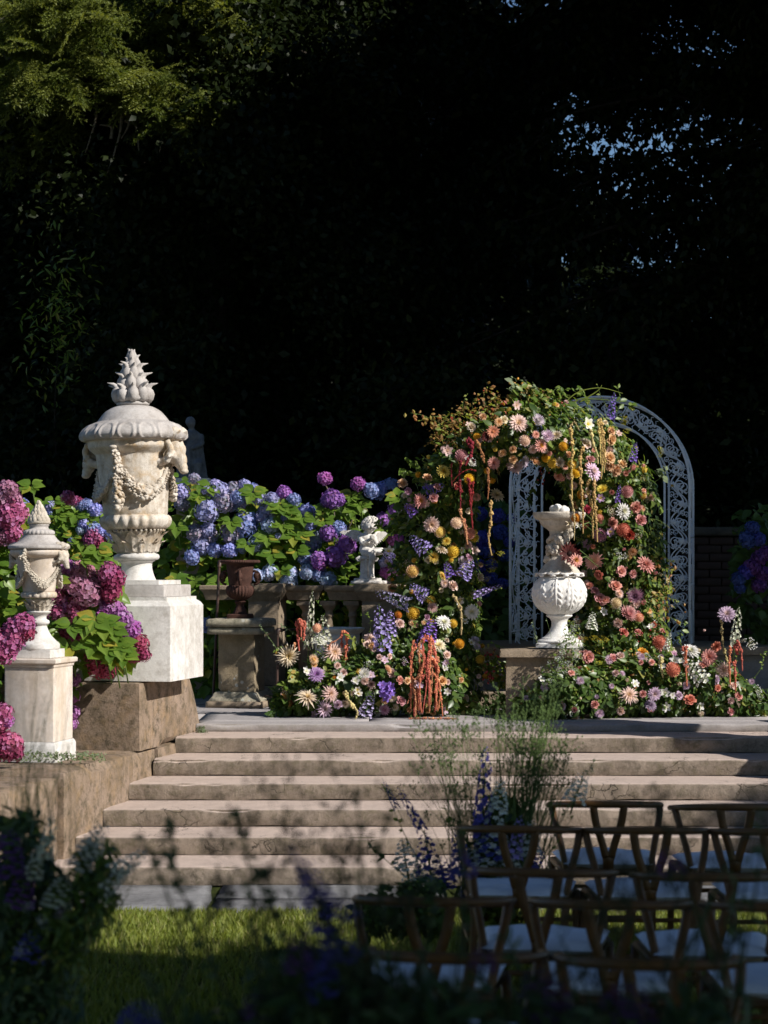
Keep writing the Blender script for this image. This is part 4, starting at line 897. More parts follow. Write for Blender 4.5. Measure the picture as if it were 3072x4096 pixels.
# scrollwork: a vine S-scroll with leaves and grapes along the panel; unit = panel from u (0..L) and v (-1..1)
def scroll_unit(m, mapf, L, hw, seed):
    r = random.Random(seed)
    def put(P2, rad, n=5): V, F3, F4 = tube([mapf(u, v) for u, v in P2], rad, n); m.mixed(V, F3, F4)
    sgn = 1
    nU = max(1, int(round(L/(hw*1.9)))); du = L/nU
    wave = [(t*L, .62*hw*sin(t*nU*pi+.4)) for t in np.linspace(0, 1, nU*10+1)]; put(wave, .0065)
    for i in range(nU):
        uc = (i+.5)*du; s = 1 if i % 2 == 0 else -1
        vc = -s*.25*hw
        sp_ = [(uc+hw*.55*(1-t*.75)*cos(t*9+1.2)*1.0, vc+hw*.55*(1-t*.75)*sin(t*9+1.2)*s) for t in np.linspace(0, 1, 22)]; put(sp_, .0055)
        sp_ = [(uc+du*.45+hw*.3*(1-t*.7)*cos(t*8), s*.5*hw+hw*.3*(1-t*.7)*sin(t*8)*s) for t in np.linspace(0, 1, 16)]; put(sp_, .0045)
        sp_ = [(uc-du*.1, s*hw*.5), (uc+du*.1, s*hw*.78), (uc+du*.05, s*hw)]; put(sp_, .004)
        sp_ = [(uc+du*.3, -s*hw*.6), (uc+du*.2, -s*hw*.85), (uc+du*.3, -s*hw)]; put(sp_, .004)
        # vine leaf: a flat five-lobed plate
        lu, lv = uc-du*.05, s*hw*.38; c = len([0]); pts = [(lu, lv)]; a0 = r.random()*6
        for q in range(15):
            a = a0+q*2*pi/15; R = hw*(.40 if q % 3 == 0 else .25); pts.append((lu+R*cos(a), lv+R*sin(a)))
        Vt = [mapf(u, v, .004) for u, v in pts]; Vb = [mapf(u, v, -.004) for u, v in pts]; n = 16
        F = [(0, 1+q, 1+(q+1) % 15) for q in range(15)]+[(16, 17+(q+1) % 15, 17+q) for q in range(15)]
        m.mixed(Vt+Vb, np.array(F), np.array([(1+q, 17+q, 17+(q+1) % 15, 1+(q+1) % 15) for q in range(15)]))
        # grapes
        for q in range(8):
            gu = uc+du*.28+r.uniform(-.16, .16)*hw*1.2; gv = vc+r.uniform(-.28, .28)*hw
            V, F3, F4 = ball(mapf(gu, gv, .004), .0085, 5, 4); m.mixed(V, F3, F4)
def face_map(y):                                   # centreline path arclength -> front/back face panels
    Rm = (RO+RI)/2; Ls = zc-zb_; La = pi*Rm
    def f(u, v, off=0.0):
        if u < Ls: return (-Rm-v, y-off, zb_+u)
        if u < Ls+La: a = (u-Ls)/Rm; return (-(Rm+v)*cos(a), y-off, zc+(Rm+v)*sin(a))
        return (Rm+v, y-off, zc-(u-Ls-La))
    return f, 2*Ls+La
hw = (RO-RI)/2-.02
for y in (0, DEP):
    f, L = face_map(y); m = MB(); scroll_unit(m, f, L, hw, 3); m.obj('scrollwork_panel', M['arbor'], ar)
for R in (RO,):                                    # the side depth of the arbour
    Ls = zc-zb_; La = pi*R
    def g(u, v, off=0.0):
        if u < Ls: return (-R-off, DEP/2+v, zb_+u)
        if u < Ls+La: a = (u-Ls)/R; return (-(R+off)*cos(a), DEP/2+v, zc+(R+off)*sin(a))
        return (R+off, DEP/2+v, zc-(u-Ls-La))
    m = MB(); scroll_unit(m, g, 2*Ls+La, DEP/2-.03, 5); m.obj('side_scrollwork', M['arbor'], ar)
    for t in np.linspace(.02, .98, 13):
        u = t*(2*Ls+La); V, F3, F4 = tube([g(u, -DEP/2), g(u, DEP/2)], .007, 5); MB().mixed(V, F3, F4).obj('crossbar', M['arbor'], ar)

# ================================================================== CHAIRS
def exp_(q): return math.exp(-(q/.10)**2)
def make_chair():
    t = empty('wishbone_chair', (0, 0, 0))
    for s in (-1, 1):
        V, F3, F4 = tube(spl([(s*.215, -.215, 0), (s*.195, -.205, .22), (s*.192, -.195, .40), (s*.215, -.165, .54), (s*.245, -.10, .66), (s*.255, -.05, .715)], 4), np.linspace(.014, .017, 21), 8); MB().mixed(V, F3, F4).obj('leg', M['wood'], t)
        V, F3, F4 = tube([(s*.25, .21, 0), (s*.245, .205, .25), (s*.24, .20, .43)], [.013, .018, .019], 8); MB().mixed(V, F3, F4).obj('leg', M['wood'], t)
        V, F3, F4 = tube([(s*.245, .2, .25), (s*.195, -.2, .25)], .011, 6); MB().mixed(V, F3, F4).obj('stretcher', M['wood'], t)
    for y, w_, z in ((.2, .245, .30), (-.205, .195, .22)): V, F3, F4 = tube([(-w_, y, z), (w_, y, z)], .011, 6); MB().mixed(V, F3, F4).obj('stretcher', M['wood'], t)
    # steam-bent rail: semicircle open to the front
    P = [(-.27*cos(a)*(1 if 1 else 0), .04-.27*sin(a)*1.0, .715+.035*sin(a)) for a in np.linspace(-.35, pi+.35, 25)]
    V, F3, F4 = tube(P, [.012+.006*sin(max(0, min(pi, a))) for a in np.linspace(-.35, pi+.35, 25)], 9); MB().mixed(V*np.array([1, 1, 1]), F3, F4).obj('top_rail', M['wood'], t)
    m = MB()
    for s in (-1, 1):
        V, _, F = strip(spl([(s*.012, -.212, .50), (s*.03, -.216, .57), (s*.058, -.222, .66), (s*.072, -.226, .745)], 4), np.linspace(.034, .036, 13), .014, (0, -1, 0)); m.add(V, F)
    V, _, F = strip([(0, -.206, .43), (0, -.210, .48), (0, -.213, .53)], [.046, .05, .066], .0145, (0, -1, 0)); m.add(V, F); m.obj('splat', M['wood'], t, smooth=False)
    # seat frame and woven seat
    V, F3, F4 = tube([(-.24, .2, .43), (.24, .2, .43), (.2, -.2, .43), (-.2, -.2, .43), (-.24, .2, .43)], .016, 7); MB().mixed(V, F3, F4).obj('seat_frame', M['wood'], t)
    Vs = np.array([(-.235, .195, .425), (.235, .195, .425), (.19, -.195, .425), (-.19, -.195, .425), (-.235, .195, .442), (.235, .195, .442), (.19, -.195, .442), (-.19, -.195, .442)])
    MB().add(Vs, np.array([(3, 2, 1, 0), (4, 5, 6, 7), (0, 1, 5, 4), (1, 2, 6, 5), (2, 3, 7, 6), (3, 0, 4, 7)])).obj('seat', M['cord'], t, smooth=False)
    # padded cushion: trapezoid pillow
    nx, ny = 20, 20; V = []; 
    for side in (1, -1):
        for j in range(ny+1):
            for i in range(nx+1):
                u, v = i/nx*2-1, j/ny*2-1; wv = .20+.035*(v+1)/2; e = (1-u**6)*(1-v**6); z = .468+side*.026*max(0, e)**.4+.006*sin(u*5+v*3)*e+.005*sin(v*9+u*4)*e-.010*exp_(u*.9-v*.5-.1)*e
                V.append((u*wv*1.04, v*.205+.0, z))
    V = np.array(V); a = (np.arange(ny)[:, None]*(nx+1)+np.arange(nx)[None]).ravel(); F = np.stack([a, a+1, a+nx+2, a+nx+1], -1); n = (nx+1)*(ny+1)
    MB().add(V, np.concatenate([F, F[:, ::-1]+n])).obj('cushion', M['cushion'], t)
    return t
chairs = [ # disp centre x of rail, depth, yaw
 (1318, 9.30, -2, 'front-row oak wishbone chair at the aisle, sun catching its left post'), (1590, 9.20, -3, 'front-row wooden wishbone chair at the picture\'s right edge'),
 (1130, 8.42, -3, 'second-row wooden wishbone chair beside the delphiniums and grasses'), (1407, 8.36, -2, 'second-row wooden wishbone chair, the middle one of its row'), (1695, 8.30, -4, 'second-row wooden wishbone chair cut by the picture\'s right edge'),
 (1182, 7.20, -6, 'third-row wooden wishbone chair nearest the aisle'), (1545, 7.12, -5, 'third-row wooden wishbone chair at the picture\'s right edge'),
 (940, 6.60, -4, 'fourth-row wooden wishbone chair nearest the aisle, its rail over the lawn'), (1335, 6.52, -6, 'fourth-row wooden wishbone chair, middle of its row'), (1725, 6.45, -6, 'fourth-row wooden wishbone chair cut by the picture\'s right edge'),
 (985, 5.62, -5, 'nearest-row wooden wishbone chair behind the blurred purple stems'), (1425, 5.55, -5, 'nearest-row wooden wishbone chair at lower right')]
proto = make_chair()
for i, (cx, d, yaw, lab) in enumerate(chairs):
    o = proto if i == 0 else copy_tree(proto)
    o.location = ((cx-CX)/FX*d, d+.22+.02*sin(i*5.1), 0); o.rotation_euler = (0, 0, radians(yaw+2.2*sin(i*2.3))); tag(o, lab, 'chair', 'wishbone chairs set out in rows')
# ================================================================== FLOWER KINDS (unit radius, facing +Z)
def petal(L, wd, elev, cup=.15, curl=.0, r0=.0, tip=1.0, seg=4, tw=0.0):
    """one petal rising at angle elev; returns V (seg+1)*3 and t"""
    V = []; T = []
    ys = np.linspace(0, 1, seg+1)
    for y in ys:
        wv = wd*(sin(min(1, y*1.02+.08)*pi)**.7)*(1-(1-tip)*0) if tip > 0 else wd*(1-y)**.8*min(1, y*6+.35)
        if tip > 0 and y == 1: wv = wd*.18*tip
        a = elev+curl*y*y
        r = r0+L*y*cos(elev+curl*y*.5); z = L*y*sin(elev+curl*y*.5)
        for s in (-1, 0, 1): V.append((r, s*wv, z+cup*wv*abs(s)*1.0)); T.append(y)
    F = []
    for j in range(seg):
        for i in (0, 1): b = j*3+i; F.append((b, b+3, b+4, b+1))
    return np.array(V), np.array(F), np.array(T)
def ring(m, n, off, rr, t0=0, t1=1, jit=.08, z=0, **k):
    for i in range(n):
        kk = dict(k); kk['elev'] = k['elev']+rr.uniform(-jit, jit); kk['L'] = k['L']*rr.uniform(.92, 1.08)
        V, F, T = petal(**kk); V[:, 2] += z
        m.add(rotz(V, (i+off+rr.uniform(-.15, .15))*2*pi/n), F, t0+(t1-t0)*T, rr.random())
def k_dahlia(rr):
    m = MB()
    for n, L, e, w0, o in ((15, 1.0, 4, .17, 0), (15, .92, 16, .16, .5), (13, .80, 29, .15, .2), (11, .64, 44, .13, .7), (9, .48, 58, .11, .3), (6, .32, 72, .09, .1)):
        ring(m, n, o, rr, .25 if L > .5 else 0, 1 if L > .5 else .4, L=L, wd=w0, elev=radians(e), cup=.5, curl=-.15, r0=.04, tip=.6)
    return m
def k_cactus(rr):
    m = MB()
    for n, L, e, w0, o in ((13, 1.05, 0, .135, 0), (13, .95, 14, .13, .5), (12, .82, 28, .12, .2), (10, .62, 46, .10, .7), (9, .42, 62, .08, .3), (7, .26, 76, .06, .1)):
        ring(m, n, o, rr, .2 if L > .5 else 0, 1 if L > .5 else .3, .16, L=L, wd=w0, elev=radians(e), cup=.9, curl=-.35, r0=.03, tip=-1)
    return m
def k_pompon(rr):
    m = MB(); n = 84
    for i in range(n):
        z = 1-1.55*(i+.5)/n; ph = i*2.39996; r = sqrt(max(0, 1-z*z)); d = Vector((r*cos(ph), r*sin(ph), z)); R = dirmat(d, 1.2)
        V, F, T = petal(.24, .125, radians(68), .9, 0, .0, .8, 2); V = V@np.array(Matrix.Rotation(.0, 3, 'Z')).T
        m.add(V@R.T+np.array(d)*.76, F, .15+.5*(1-z)/1.6+.4*T, rr.random())
    V, F3, F4 = ball((0, 0, 0), .80, 12, 8); m.mixed(V, F3, F4, .25, .2); return m
def k_mum(rr):
    m = MB()
    for n, L, e, w0, o in ((24, 1.0, 6, .075, 0), (24, .93, 20, .07, .5), (22, .84, 33, .068, .2), (19, .72, 46, .06, .7), (15, .58, 58, .055, .3), (12, .44, 70, .05, .1)):
        ring(m, n, o, rr, .2, 1, .1, L=L, wd=w0, elev=radians(e), cup=.6, curl=.35, r0=.05, tip=.9, seg=3)
    V, F3, F4 = ball((0, 0, .1), .22, 8, 5); m.mixed(V, F3, F4, 0, .6); return m
def k_rose(rr):
    m = MB()
    for n, L, e, w0, o, r0 in ((6, .80, 12, .46, 0, .12), (6, .72, 30, .42, .5, .12), (6, .62, 48, .36, .2, .10), (6, .52, 62, .30, .6, .09), (5, .44, 74, .24, .3, .07), (4, .38, 84, .17, .1, .04), (3, .34, 88, .10, .1, .02)):
        ring(m, n, o, rr, .1 if L > .5 else 0, 1 if L > .5 else .5, .12, L=L, wd=w0, elev=radians(e), cup=.55, curl=.55 if L < .7 else -.1, r0=r0, tip=3.2, seg=4)
    return m
def k_daisy(rr):
    m = MB(); ring(m, 13, 0, rr, .35, 1, .1, L=1, wd=.17, elev=radians(6), cup=.25, curl=-.1, r0=.16, tip=1.4); ring(m, 13, .5, rr, .35, 1, .1, L=.88, wd=.15, elev=radians(15), cup=.25, curl=-.1, r0=.14, tip=1.4)
    V, F3, F4 = ball((0, 0, .06), .26, 12, 7, (1, 1, .55)); m.mixed(V, F3, F4, 0, .5)
    for i in range(30):
        a = i*2.4; r = .24*sqrt(i/30); V, F3, F4 = ball((r*cos(a), r*sin(a), .2-r*.3), .03, 5, 3); m.mixed(V, F3, F4, 0, rr.random())
    return m
def k_anemone(rr):
    m = MB(); ring(m, 6, 0, rr, .35, 1, .1, L=1, wd=.40, elev=radians(14), cup=.3, curl=.2, r0=.03, tip=2.5); ring(m, 3, .5, rr, .35, 1, .1, L=.85, wd=.34, elev=radians(24), cup=.3, curl=.2, r0=.03, tip=2.5)
    V, F3, F4 = ball((0, 0, .12), .16, 8, 6); m.mixed(V, F3, F4, 0, .5)
    for i in range(16): a = i*2*pi/16; V, F3, F4 = ball((.25*cos(a), .25*sin(a), .14), .035, 5, 3); m.mixed(V, F3, F4, 0, .6)
    return m
def k_lily(rr):
    m = MB(); ring(m, 6, 0, rr, .2, 1, .1, L=1.15, wd=.20, elev=radians(38), cup=.5, curl=-1.0, r0=.02, tip=-1, seg=6)
    for i in range(6): a = i*pi/3; V, F3, F4 = tube([(0, 0, .1), (.2*cos(a), .2*sin(a), .55)], .015, 4); m.mixed(V, F3, F4, 0, .5)
    return m
def k_bud(rr):
    m = MB()
    for n, e, w0 in ((5, 82, .38), (5, 90, .3), (4, 95, .2)): ring(m, n, n*.3, rr, .2, 1, .05, L=1.15, wd=w0, elev=radians(e), cup=.8, curl=.5, r0=.42 if n == 5 else .2, tip=1)
    V, F3, F4 = ball((0, 0, .35), .42, 8, 6, (1, 1, 1.2)); m.mixed(V, F3, F4, .5, .5); return m
def k_umbel(rr):
    m = MB()
    for i in range(34):
        r = sqrt(rr.random()); a = rr.random()*6.283; c = (r*cos(a), r*sin(a), .25*(1-r*r)+rr.uniform(-.06, .06))
        for q in range(4): V, F, T = petal(.09, .05, radians(15), .2, 0, 0, 1.5, 1); m.add(rotz(V, q*pi/2+a)+np.array(c), F, 1, rr.random())
        if i % 2 == 0: V, F3, F4 = tube([(0, 0, -.8), (c[0]*.8, c[1]*.8, c[2]-.05)], .012, 3); m.mixed(V, F3, F4, 0, .3)
    return m
KIND = {'dahlia': (k_dahlia, 'dahlia'), 'cactus': (k_cactus, 'dahlia'), 'pompon': (k_pompon, 'pompon_dahlia'), 'mum': (k_mum, 'chrysanthemum'), 'rose': (k_rose, 'rose'), 'daisy': (k_daisy, 'daisy'), 'anemone': (k_anemone, 'anemone'), 'lily': (k_lily, 'lily'), 'bud': (k_bud, 'flower_bud'), 'umbel': (k_umbel, 'umbel')}
COLS = { # centre colour, tip colour
 'white': ((.72, .70, .45), (.82, .80, .78)), 'cream': ((.76, .58, .26), (.84, .73, .58)), 'palepink': ((.80, .55, .36), (.82, .60, .56)), 'pink': ((.76, .40, .24), (.84, .43, .42)),
 'lilacwhite': ((.50, .60, .25), (.76, .62, .76)), 'lilac': ((.35, .13, .40), (.60, .38, .66)), 'palelilac': ((.70, .52, .45), (.74, .56, .72)), 'mauve': ((.45, .18, .28), (.62, .36, .48)),
 'dusty': ((.46, .18, .18), (.70, .36, .36)), 'coral': ((.60, .18, .10), (.78, .30, .22)), 'coralpink': ((.68, .26, .18), (.84, .43, .36)), 'crimson': ((.30, .03, .03), (.50, .06, .06)),
 'peach': ((.78, .40, .13), (.84, .52, .30)), 'apricot': ((.80, .44, .16), (.88, .60, .36)), 'yellow': ((.74, .42, .02), (.86, .68, .16)), 'gold': ((.72, .34, .01), (.84, .52, .07)),
 'yellowpink': ((.82, .56, .10), (.82, .56, .40)), 'sunset': ((.84, .46, .05), (.82, .42, .38)), 'orange': ((.70, .26, .02), (.80, .38, .06)), 'maroon': ((.02, .006, .006), (.075, .006, .010)),
 'whiteyellow': ((.80, .60, .06), (.84, .82, .74)), 'violet': ((.30, .12, .45), (.30, .20, .66)), 'lilacane': ((.78, .62, .10), (.62, .40, .68)), 'greylilac': ((.3, .2, .3), (.42, .33, .44)), 'blue': ((.10, .12, .45), (.13, .17, .60))}
PM = {}
def pmat(c):
    if c not in PM: PM[c] = petalmat('petal_'+c, *COLS[c])
    return PM[c]
FM = {}
def fmesh(kind, col, var):
    key = (kind, col, var)
    if key not in FM: FM[key] = KIND[kind][0](random.Random(hash((kind, var)) % 1000 if False else var*17+len(kind))).mesh(KIND[kind][1], pmat(col), True)
    return FM[key]
CAMV = Vector((0, 0, CAM_H))
fr = random.Random(99)
def flower(parent, kind, col, p, r, face=None, tilt=.38):
    """a bloom at p turned roughly to the light and the path"""
    d = (CAMV-Vector(p)).normalized(); n = d*.9+SUN*.65+(face if face else Vector((0, 0, 0)))
    n = n.normalized()+Vector((fr.gauss(0, tilt), fr.gauss(0, tilt*.5), fr.gauss(0, tilt))); n.normalize()
    q = n.to_track_quat('Z', 'Y'); o = link(KIND[kind][1], fmesh(kind, col, fr.randrange(2)), parent)
    o.matrix_local = Matrix.Translation(Vector(p)-parent.location) @ q.to_matrix().to_4x4() @ Matrix.Rotation(fr.random()*6.28, 4, 'Z') @ Matrix.Diagonal((r, r, r, 1))
    return o
# ---- spikes: delphinium, snapdragon, larkspur; local z up, unit length
def spike_mesh(name, mat, stemmat, nfl=46, rad=.105, fl=.055, lo=.08, seed=0, taper=.35):
    m = MB(); rr = random.Random(seed); V, F3, F4 = tube([(0, 0, -.35), (.01, 0, .2), (0, .01, .6), (.01, 0, 1.02)], [.012, .012, .009, .004], 5); m.mixed(V, F3, F4, 0, -1)
    for i in range(nfl):
        t = lo+(1-lo)*(i/nfl); a = i*2.4+rr.uniform(-.3, .3); s = fl*(1-(1-taper)*t**1.5)*rr.uniform(.85, 1.15); R = rad*(1-.65*t**1.6)*rr.uniform(.75, 1.1)
        c = np.array([R*cos(a), R*sin(a), t]); d = Vector((cos(a), sin(a), .25)); D = dirmat(d, rr.random()*6)
        if t > .9:
            V, F3, F4 = ball((0, 0, 0), s*.42, 5, 4, (1, 1, 1.3)); m.mixed(V@D.T+c*np.array([.6, .6, 1]), F3, F4, 1, rr.random()); continue
        for q in range(5):
            V, F, T = petal(s, s*.42, radians(24), .3, .2, 0, 2.0, 2); m.add(rotz(V, q*2*pi/5)@D.T+c, F, .2+.8*T, rr.random())
        V, F3, F4 = ball((0, 0, s*.15), s*.22, 4, 3); m.mixed(V@D.T+c, F3, F4, 0, .9)
    return m.mesh(name, mat, True)
SPM = {}
SPC = {'violet': ('delphinium', (.34, .24, .62), (.24, .15, .56)), 'lilac': ('delphinium', (.56, .48, .76), (.42, .33, .72)), 'palelilac': ('delphinium', (.66, .62, .78), (.56, .48, .74)), 'blue': ('delphinium', (.12, .11, .34), (.10, .10, .44)), 'navy': ('delphinium', (.13, .12, .38), (.12, .12, .50)),
       'white': ('snapdragon', (.75, .76, .55), (.80, .80, .76)), 'bell': ('foxglove', (.62, .66, .42), (.74, .74, .62)), 'purple': ('delphinium', (.18, .08, .24), (.17, .08, .26))}
def spike(parent, col, p, q, rad=.10, fl=.055, seed=None):
    """spike from base p to tip q (world)"""
    if col not in SPM:
        nm, c0, c1 = SPC[col]; SPM[col] = [spike_mesh(nm, petalmat('spike_'+col, c0, c1), None, 44, .105, .062, .05, s) for s in range(2)]
    p, q = Vector(p), Vector(q); L = (q-p).length; o = link(SPC[col][0], fr.choice(SPM[col]), parent)
    w_ = rad/L/.105
    o.matrix_local = Matrix.Translation(p-parent.location) @ (q-p).to_track_quat('Z', 'Y').to_matrix().to_4x4() @ Matrix.Rotation(fr.random()*6, 4, 'Z') @ Matrix.Diagonal((L*w_, L*w_, L, 1))
    return o
# ---- amaranth tassels: knobbly ropes along a path
AMC = {'crimson': (.30, .035, .03), 'coral': (.66, .20, .12), 'bronze': (.38, .16, .07), 'straw': (.68, .48, .18), 'pale': (.64, .52, .24), 'fade': (.62, .27, .15)}
AMM = {}
def tassel(parent, col, pts, r=.011, taper=.35):
    if col not in AMM: c = AMC[col]; AMM[col] = petalmat('amaranth_'+col, tuple(v*.7 for v in c), tuple(min(.9, v*1.2) for v in c), .15)
    P = spl([Vector(p)-parent.location for p in pts], 8); seg = np.linalg.norm(np.diff(P, axis=0), axis=1); L = seg.sum(); n = int(L/(r*.55)); m = MB()
    cum = np.concatenate([[0], np.cumsum(seg)])
    V, F3, F4 = tube(P, r*.38, 5); m.mixed(V, F3, F4, .3, .3)
    for i in range(min(n*3, 420)):
        s = (i+.5)/min(n*3, 420)*L; q = np.array([np.interp(s, cum, P[:, k]) for k in range(3)]); rr = r*(1-(1-taper)*(s/L)**2)*(.8+.3*sin(s/r*1.1))
        d = unit(1)[0]; V, F3, F4 = ball(q+d*rr*.7, rr*fr.uniform(.40, .85), 5, 3); m.mixed(V, F3, F4, fr.random(), fr.random())
    return m.obj('amaranth_tassel', AMM[col], parent)

# ================================================================== FOLIAGE FILLERS
def spine_tube(nodes, d, depth_f=.8):
    """nodes (x,y,R) in sighted pixels at distance d -> callable sampling of a fat tube"""
    nd_ = np.array([[*W(x, y, d if dd is None else dd), R*(d if dd is None else dd)/FX] for x, y, R, dd in [(n+(None,))[:4] if len(n) == 3 else n for n in nodes]])
    return nd_
def tube_sample(nd_, n, lo=.5, hi=1.02, depth_f=.85):
    seg = np.diff(nd_[:, :3], axis=0); L = np.linalg.norm(seg, axis=1); wgt = L*(nd_[:-1, 3]+nd_[1:, 3]); k = rng.choice(len(L), n, p=wgt/wgt.sum()); t = rng.random(n)
    c = nd_[k, :3]+seg[k]*t[:, None]; R = nd_[k, 3]*(1-t)+nd_[k+1, 3]*t; T = seg[k]/L[k][:, None]
    a = np.cross(T, np.array([0, 1., 0])); a /= np.linalg.norm(a, axis=1)[:, None]; ph = rng.random(n)*2*pi; rho = lo+(hi-lo)*rng.random(n)**.6
    out = a*np.cos(ph)[:, None]+np.array([0, 1., 0])*np.sin(ph)[:, None]*depth_f
    return c+out*(R*rho)[:, None], out/np.linalg.norm(out, axis=1)[:, None]
def fill(parent, nd_, specs, name='foliage', zmin=None, lo=.5, hi=1.02):
    """specs: (tmpl, mat, count, size, individually)"""
    off = np.array(parent.location)
    for tm, mt, n, sz, parts in specs:
        P, O = tube_sample(nd_, n, lo, hi); 
        if zmin is not None: P[:, 2] = np.maximum(P[:, 2], zmin+.01+.03*rng.random(n))
        N = O*.6+unit(n)*.7+np.array(SUN)*.8; D = unit(n)+np.array([0, 0, -.35])+O*.3
        s = sz*(.6+.8*rng.random(n))
        if not parts:
            leafobj(name, tm, mt, P-off, N, D, s, parent=parent); name_next = name
        else:
            R = frames(N, D); base = npmesh('leaf', tm[0], tm[1], mt, {'rnd': np.zeros(len(tm[0])), 't': tm[0][:, 1]}, True)
            for i in range(n):
                o = link('leaf', base, parent); Mx = Matrix(R[i].tolist()).to_4x4(); o.matrix_local = Matrix.Translation(Vector(P[i]-off)) @ Mx @ Matrix.Diagonal((s[i], s[i], s[i], 1))
def dist_depth(nd_, p2, d):
    """surface depth in front of the tube for a sighted pixel"""
    best = None
    for a, b in zip(nd_[:-1], nd_[1:]):
        A = a[:3]; B = b[:3]; q = np.array(W(*p2, d)); A2, B2, Q = A[[0, 2]], B[[0, 2]], q[[0, 2]]; t = np.clip(np.dot(Q-A2, B2-A2)/np.dot(B2-A2, B2-A2), 0, 1); c = A2+(B2-A2)*t; R = a[3]*(1-t)+b[3]*t; dd = np.linalg.norm(Q-c)
        dep = (A[1]*(1-t)+B[1]*t)-R*.9*sqrt(max(0.0, 1-(dd/R)**2))-.03; dep = dep if dd < R else (A[1]*(1-t)+B[1]*t)
        if best is None or dd/R < best[0]: best = (dd/R, dep)
    return best[1]
def sprig(parent, P, mt_stem, leaf_t, leaf_m, n, size, r=.0025, name='sprig', pods=None, hang=-.2, spread=.5):
    """a stem along P with leaves or pods; becomes one part"""
    off = np.array(parent.location); P = spl([np.array(p)-off for p in P], 6); s = link(name, None, parent) if False else None
    m = MB(); V, F3, F4 = tube(P, np.linspace(r, r*.4, len(P)), 4); m.mixed(V, F3, F4); o = m.obj(name, mt_stem, parent)
    idx = rng.random(n)**.8*(len(P)-1); a = idx.astype(int).clip(0, len(P)-2); f = (idx-a)[:, None]; Q = P[a]*(1-f)+P[a+1]*f; T = P[a+1]-P[a]; T /= np.linalg.norm(T, axis=1)[:, None]
    D = T*.5+unit(n)*spread+np.array([0, 0, hang]); N = unit(n)*.6+np.array(SUN)*.6+np.array([0, -.4, .2])
    lo = leafobj('leaf', leaf_t, leaf_m, Q, N, D, size*(.6+.7*rng.random(n)), parent=o); return o
def podmesh():
    m = MB()
    for i in range(4): 
        V, F, T = petal(1, .34, radians(90), .8, 0, .0, -1, 4); V[:, 0] += .28*np.sin(np.clip(V[:, 2], 0, 1)*pi); m.add(rotz(V, i*pi/2), F, T)
    return m
# ================================================================== THE FLOWER ARCH
dA = 15.6; dB = 15.95
arch = empty('flower_arch', (W(1150, 1540, dA).x, dA, TER), 0, 'lush arch of dahlias, roses, delphiniums and hanging amaranth over the terrace', 'flower arch')
legL = [(965, 1535, 75, 15.5), (955, 1450, 88, 15.62), (945, 1370, 92, 15.72), (945, 1270, 92, 15.75), (930, 1170, 96, 15.72), (955, 1080, 80, 15.5), (1010, 995, 58, 15.3), (1085, 945, 56, 15.18), (1170, 930, 60, 15.15), (1250, 955, 78, 15.3), (1310, 1030, 92, 15.65), (1345, 1130, 92, dB), (1350, 1230, 88, dB), (1340, 1330, 92, dB), (1345, 1430, 105, 15.8), (1330, 1515, 95, 15.7)]
baseR = [(1120, 1535, 18, 14.9), (1165, 1520, 34, 14.85), (1215, 1490, 45, 14.85), (1270, 1500, 50, 14.98), (1360, 1485, 68), (1450, 1480, 66), (1520, 1475, 62), (1580, 1500, 46), (1655, 1530, 26)]
ndA = spine_tube(legL, dA); ndR = spine_tube(baseR, 15.15)
fill(arch, ndA, [(LEAF, M['dgreen'], 5500, .07, False), (LEAF, M['green'], 7000, .052, False), (SMALL, M['lime'], 6500, .028, False), (NARROW, M['sage'], 2200, .065, False), (LOBED, M['green'], 150, .085, True), (BIG, M['dgreen'], 60, .10, True)], zmin=TER)
# bronze and ochre foliage: upper left shoulder and lower right
ndB = spine_tube([(930, 950, 30), (990, 930, 50), (1040, 895, 45), (1090, 880, 40)], dA-.15); ndB2 = spine_tube([(1415, 1200, 30), (1425, 1290, 36), (1370, 1380, 50), (1410, 1440, 50)], 15.8); ndB3 = spine_tube([(1105, 850, 20), (1180, 870, 30), (1230, 900, 40)], dA)
fill(arch, ndB, [(SMALL, M['bronze'], 380, .034, False), (LEAF, M['lime'], 120, .04, False)], lo=.1); fill(arch, ndB2, [(SMALL, M['bronze'], 450, .032, False), (LEAF, M['lime'], 250, .045, False)]); fill(arch, ndB3, [(LEAF, M['green'], 260, .06, False), (SMALL, M['bronze'], 160, .03, False)])
fill(arch, ndR, [(LEAF, M['dgreen'], 2600, .07, False), (LEAF, M['green'], 1700, .05, False), (SMALL, M['lime'], 900, .028, False), (SMALL, M['bronze'], 500, .03, False), (LOBED, M['green'], 60, .09, True)], zmin=TER)
c3 = lambda x, y: (x/3.4127+756, y/3.4127+783); c4 = lambda x, y: (x/2.730+1134, y/2.730+783); cb = lambda x, y: (x/3.4127+432, y/3.4127+1188)
def put(parent, nds, cf, sc, rows, d):
    for x, y, r, kd, col in rows:
        px, py = cf(x, y); dep = min(dist_depth(n_, (px, py), d) for n_ in nds) if False else None
        best = None
        for n_ in nds:
            for a, b in zip(n_[:-1], n_[1:]):
                q = W(px, py, d); A2, B2, Q = a[[0, 2]], b[[0, 2]], np.array([q.x, q.z]); t = np.clip(np.dot(Q-A2, B2-A2)/np.dot(B2-A2, B2-A2), 0, 1); c = A2+(B2-A2)*t; R = a[3]*(1-t)+b[3]*t; dd = np.linalg.norm(Q-c)/R
                yy_ = a[1]*(1-t)+b[1]*t; dep = yy_-R*.92*sqrt(max(0, 1-dd*dd))-.085
                if best is None or (dep < best[1] and dd < 1) or (dd < best[0] and best[0] >= 1): best = (dd, dep)
        dep = best[1]; p = W(px, py, dep); rad = r/sc*dep/FX*1.16
        if p.z-rad < TER+.0: p.z = TER+rad*.9
        flower(parent, kd, col, p, rad)
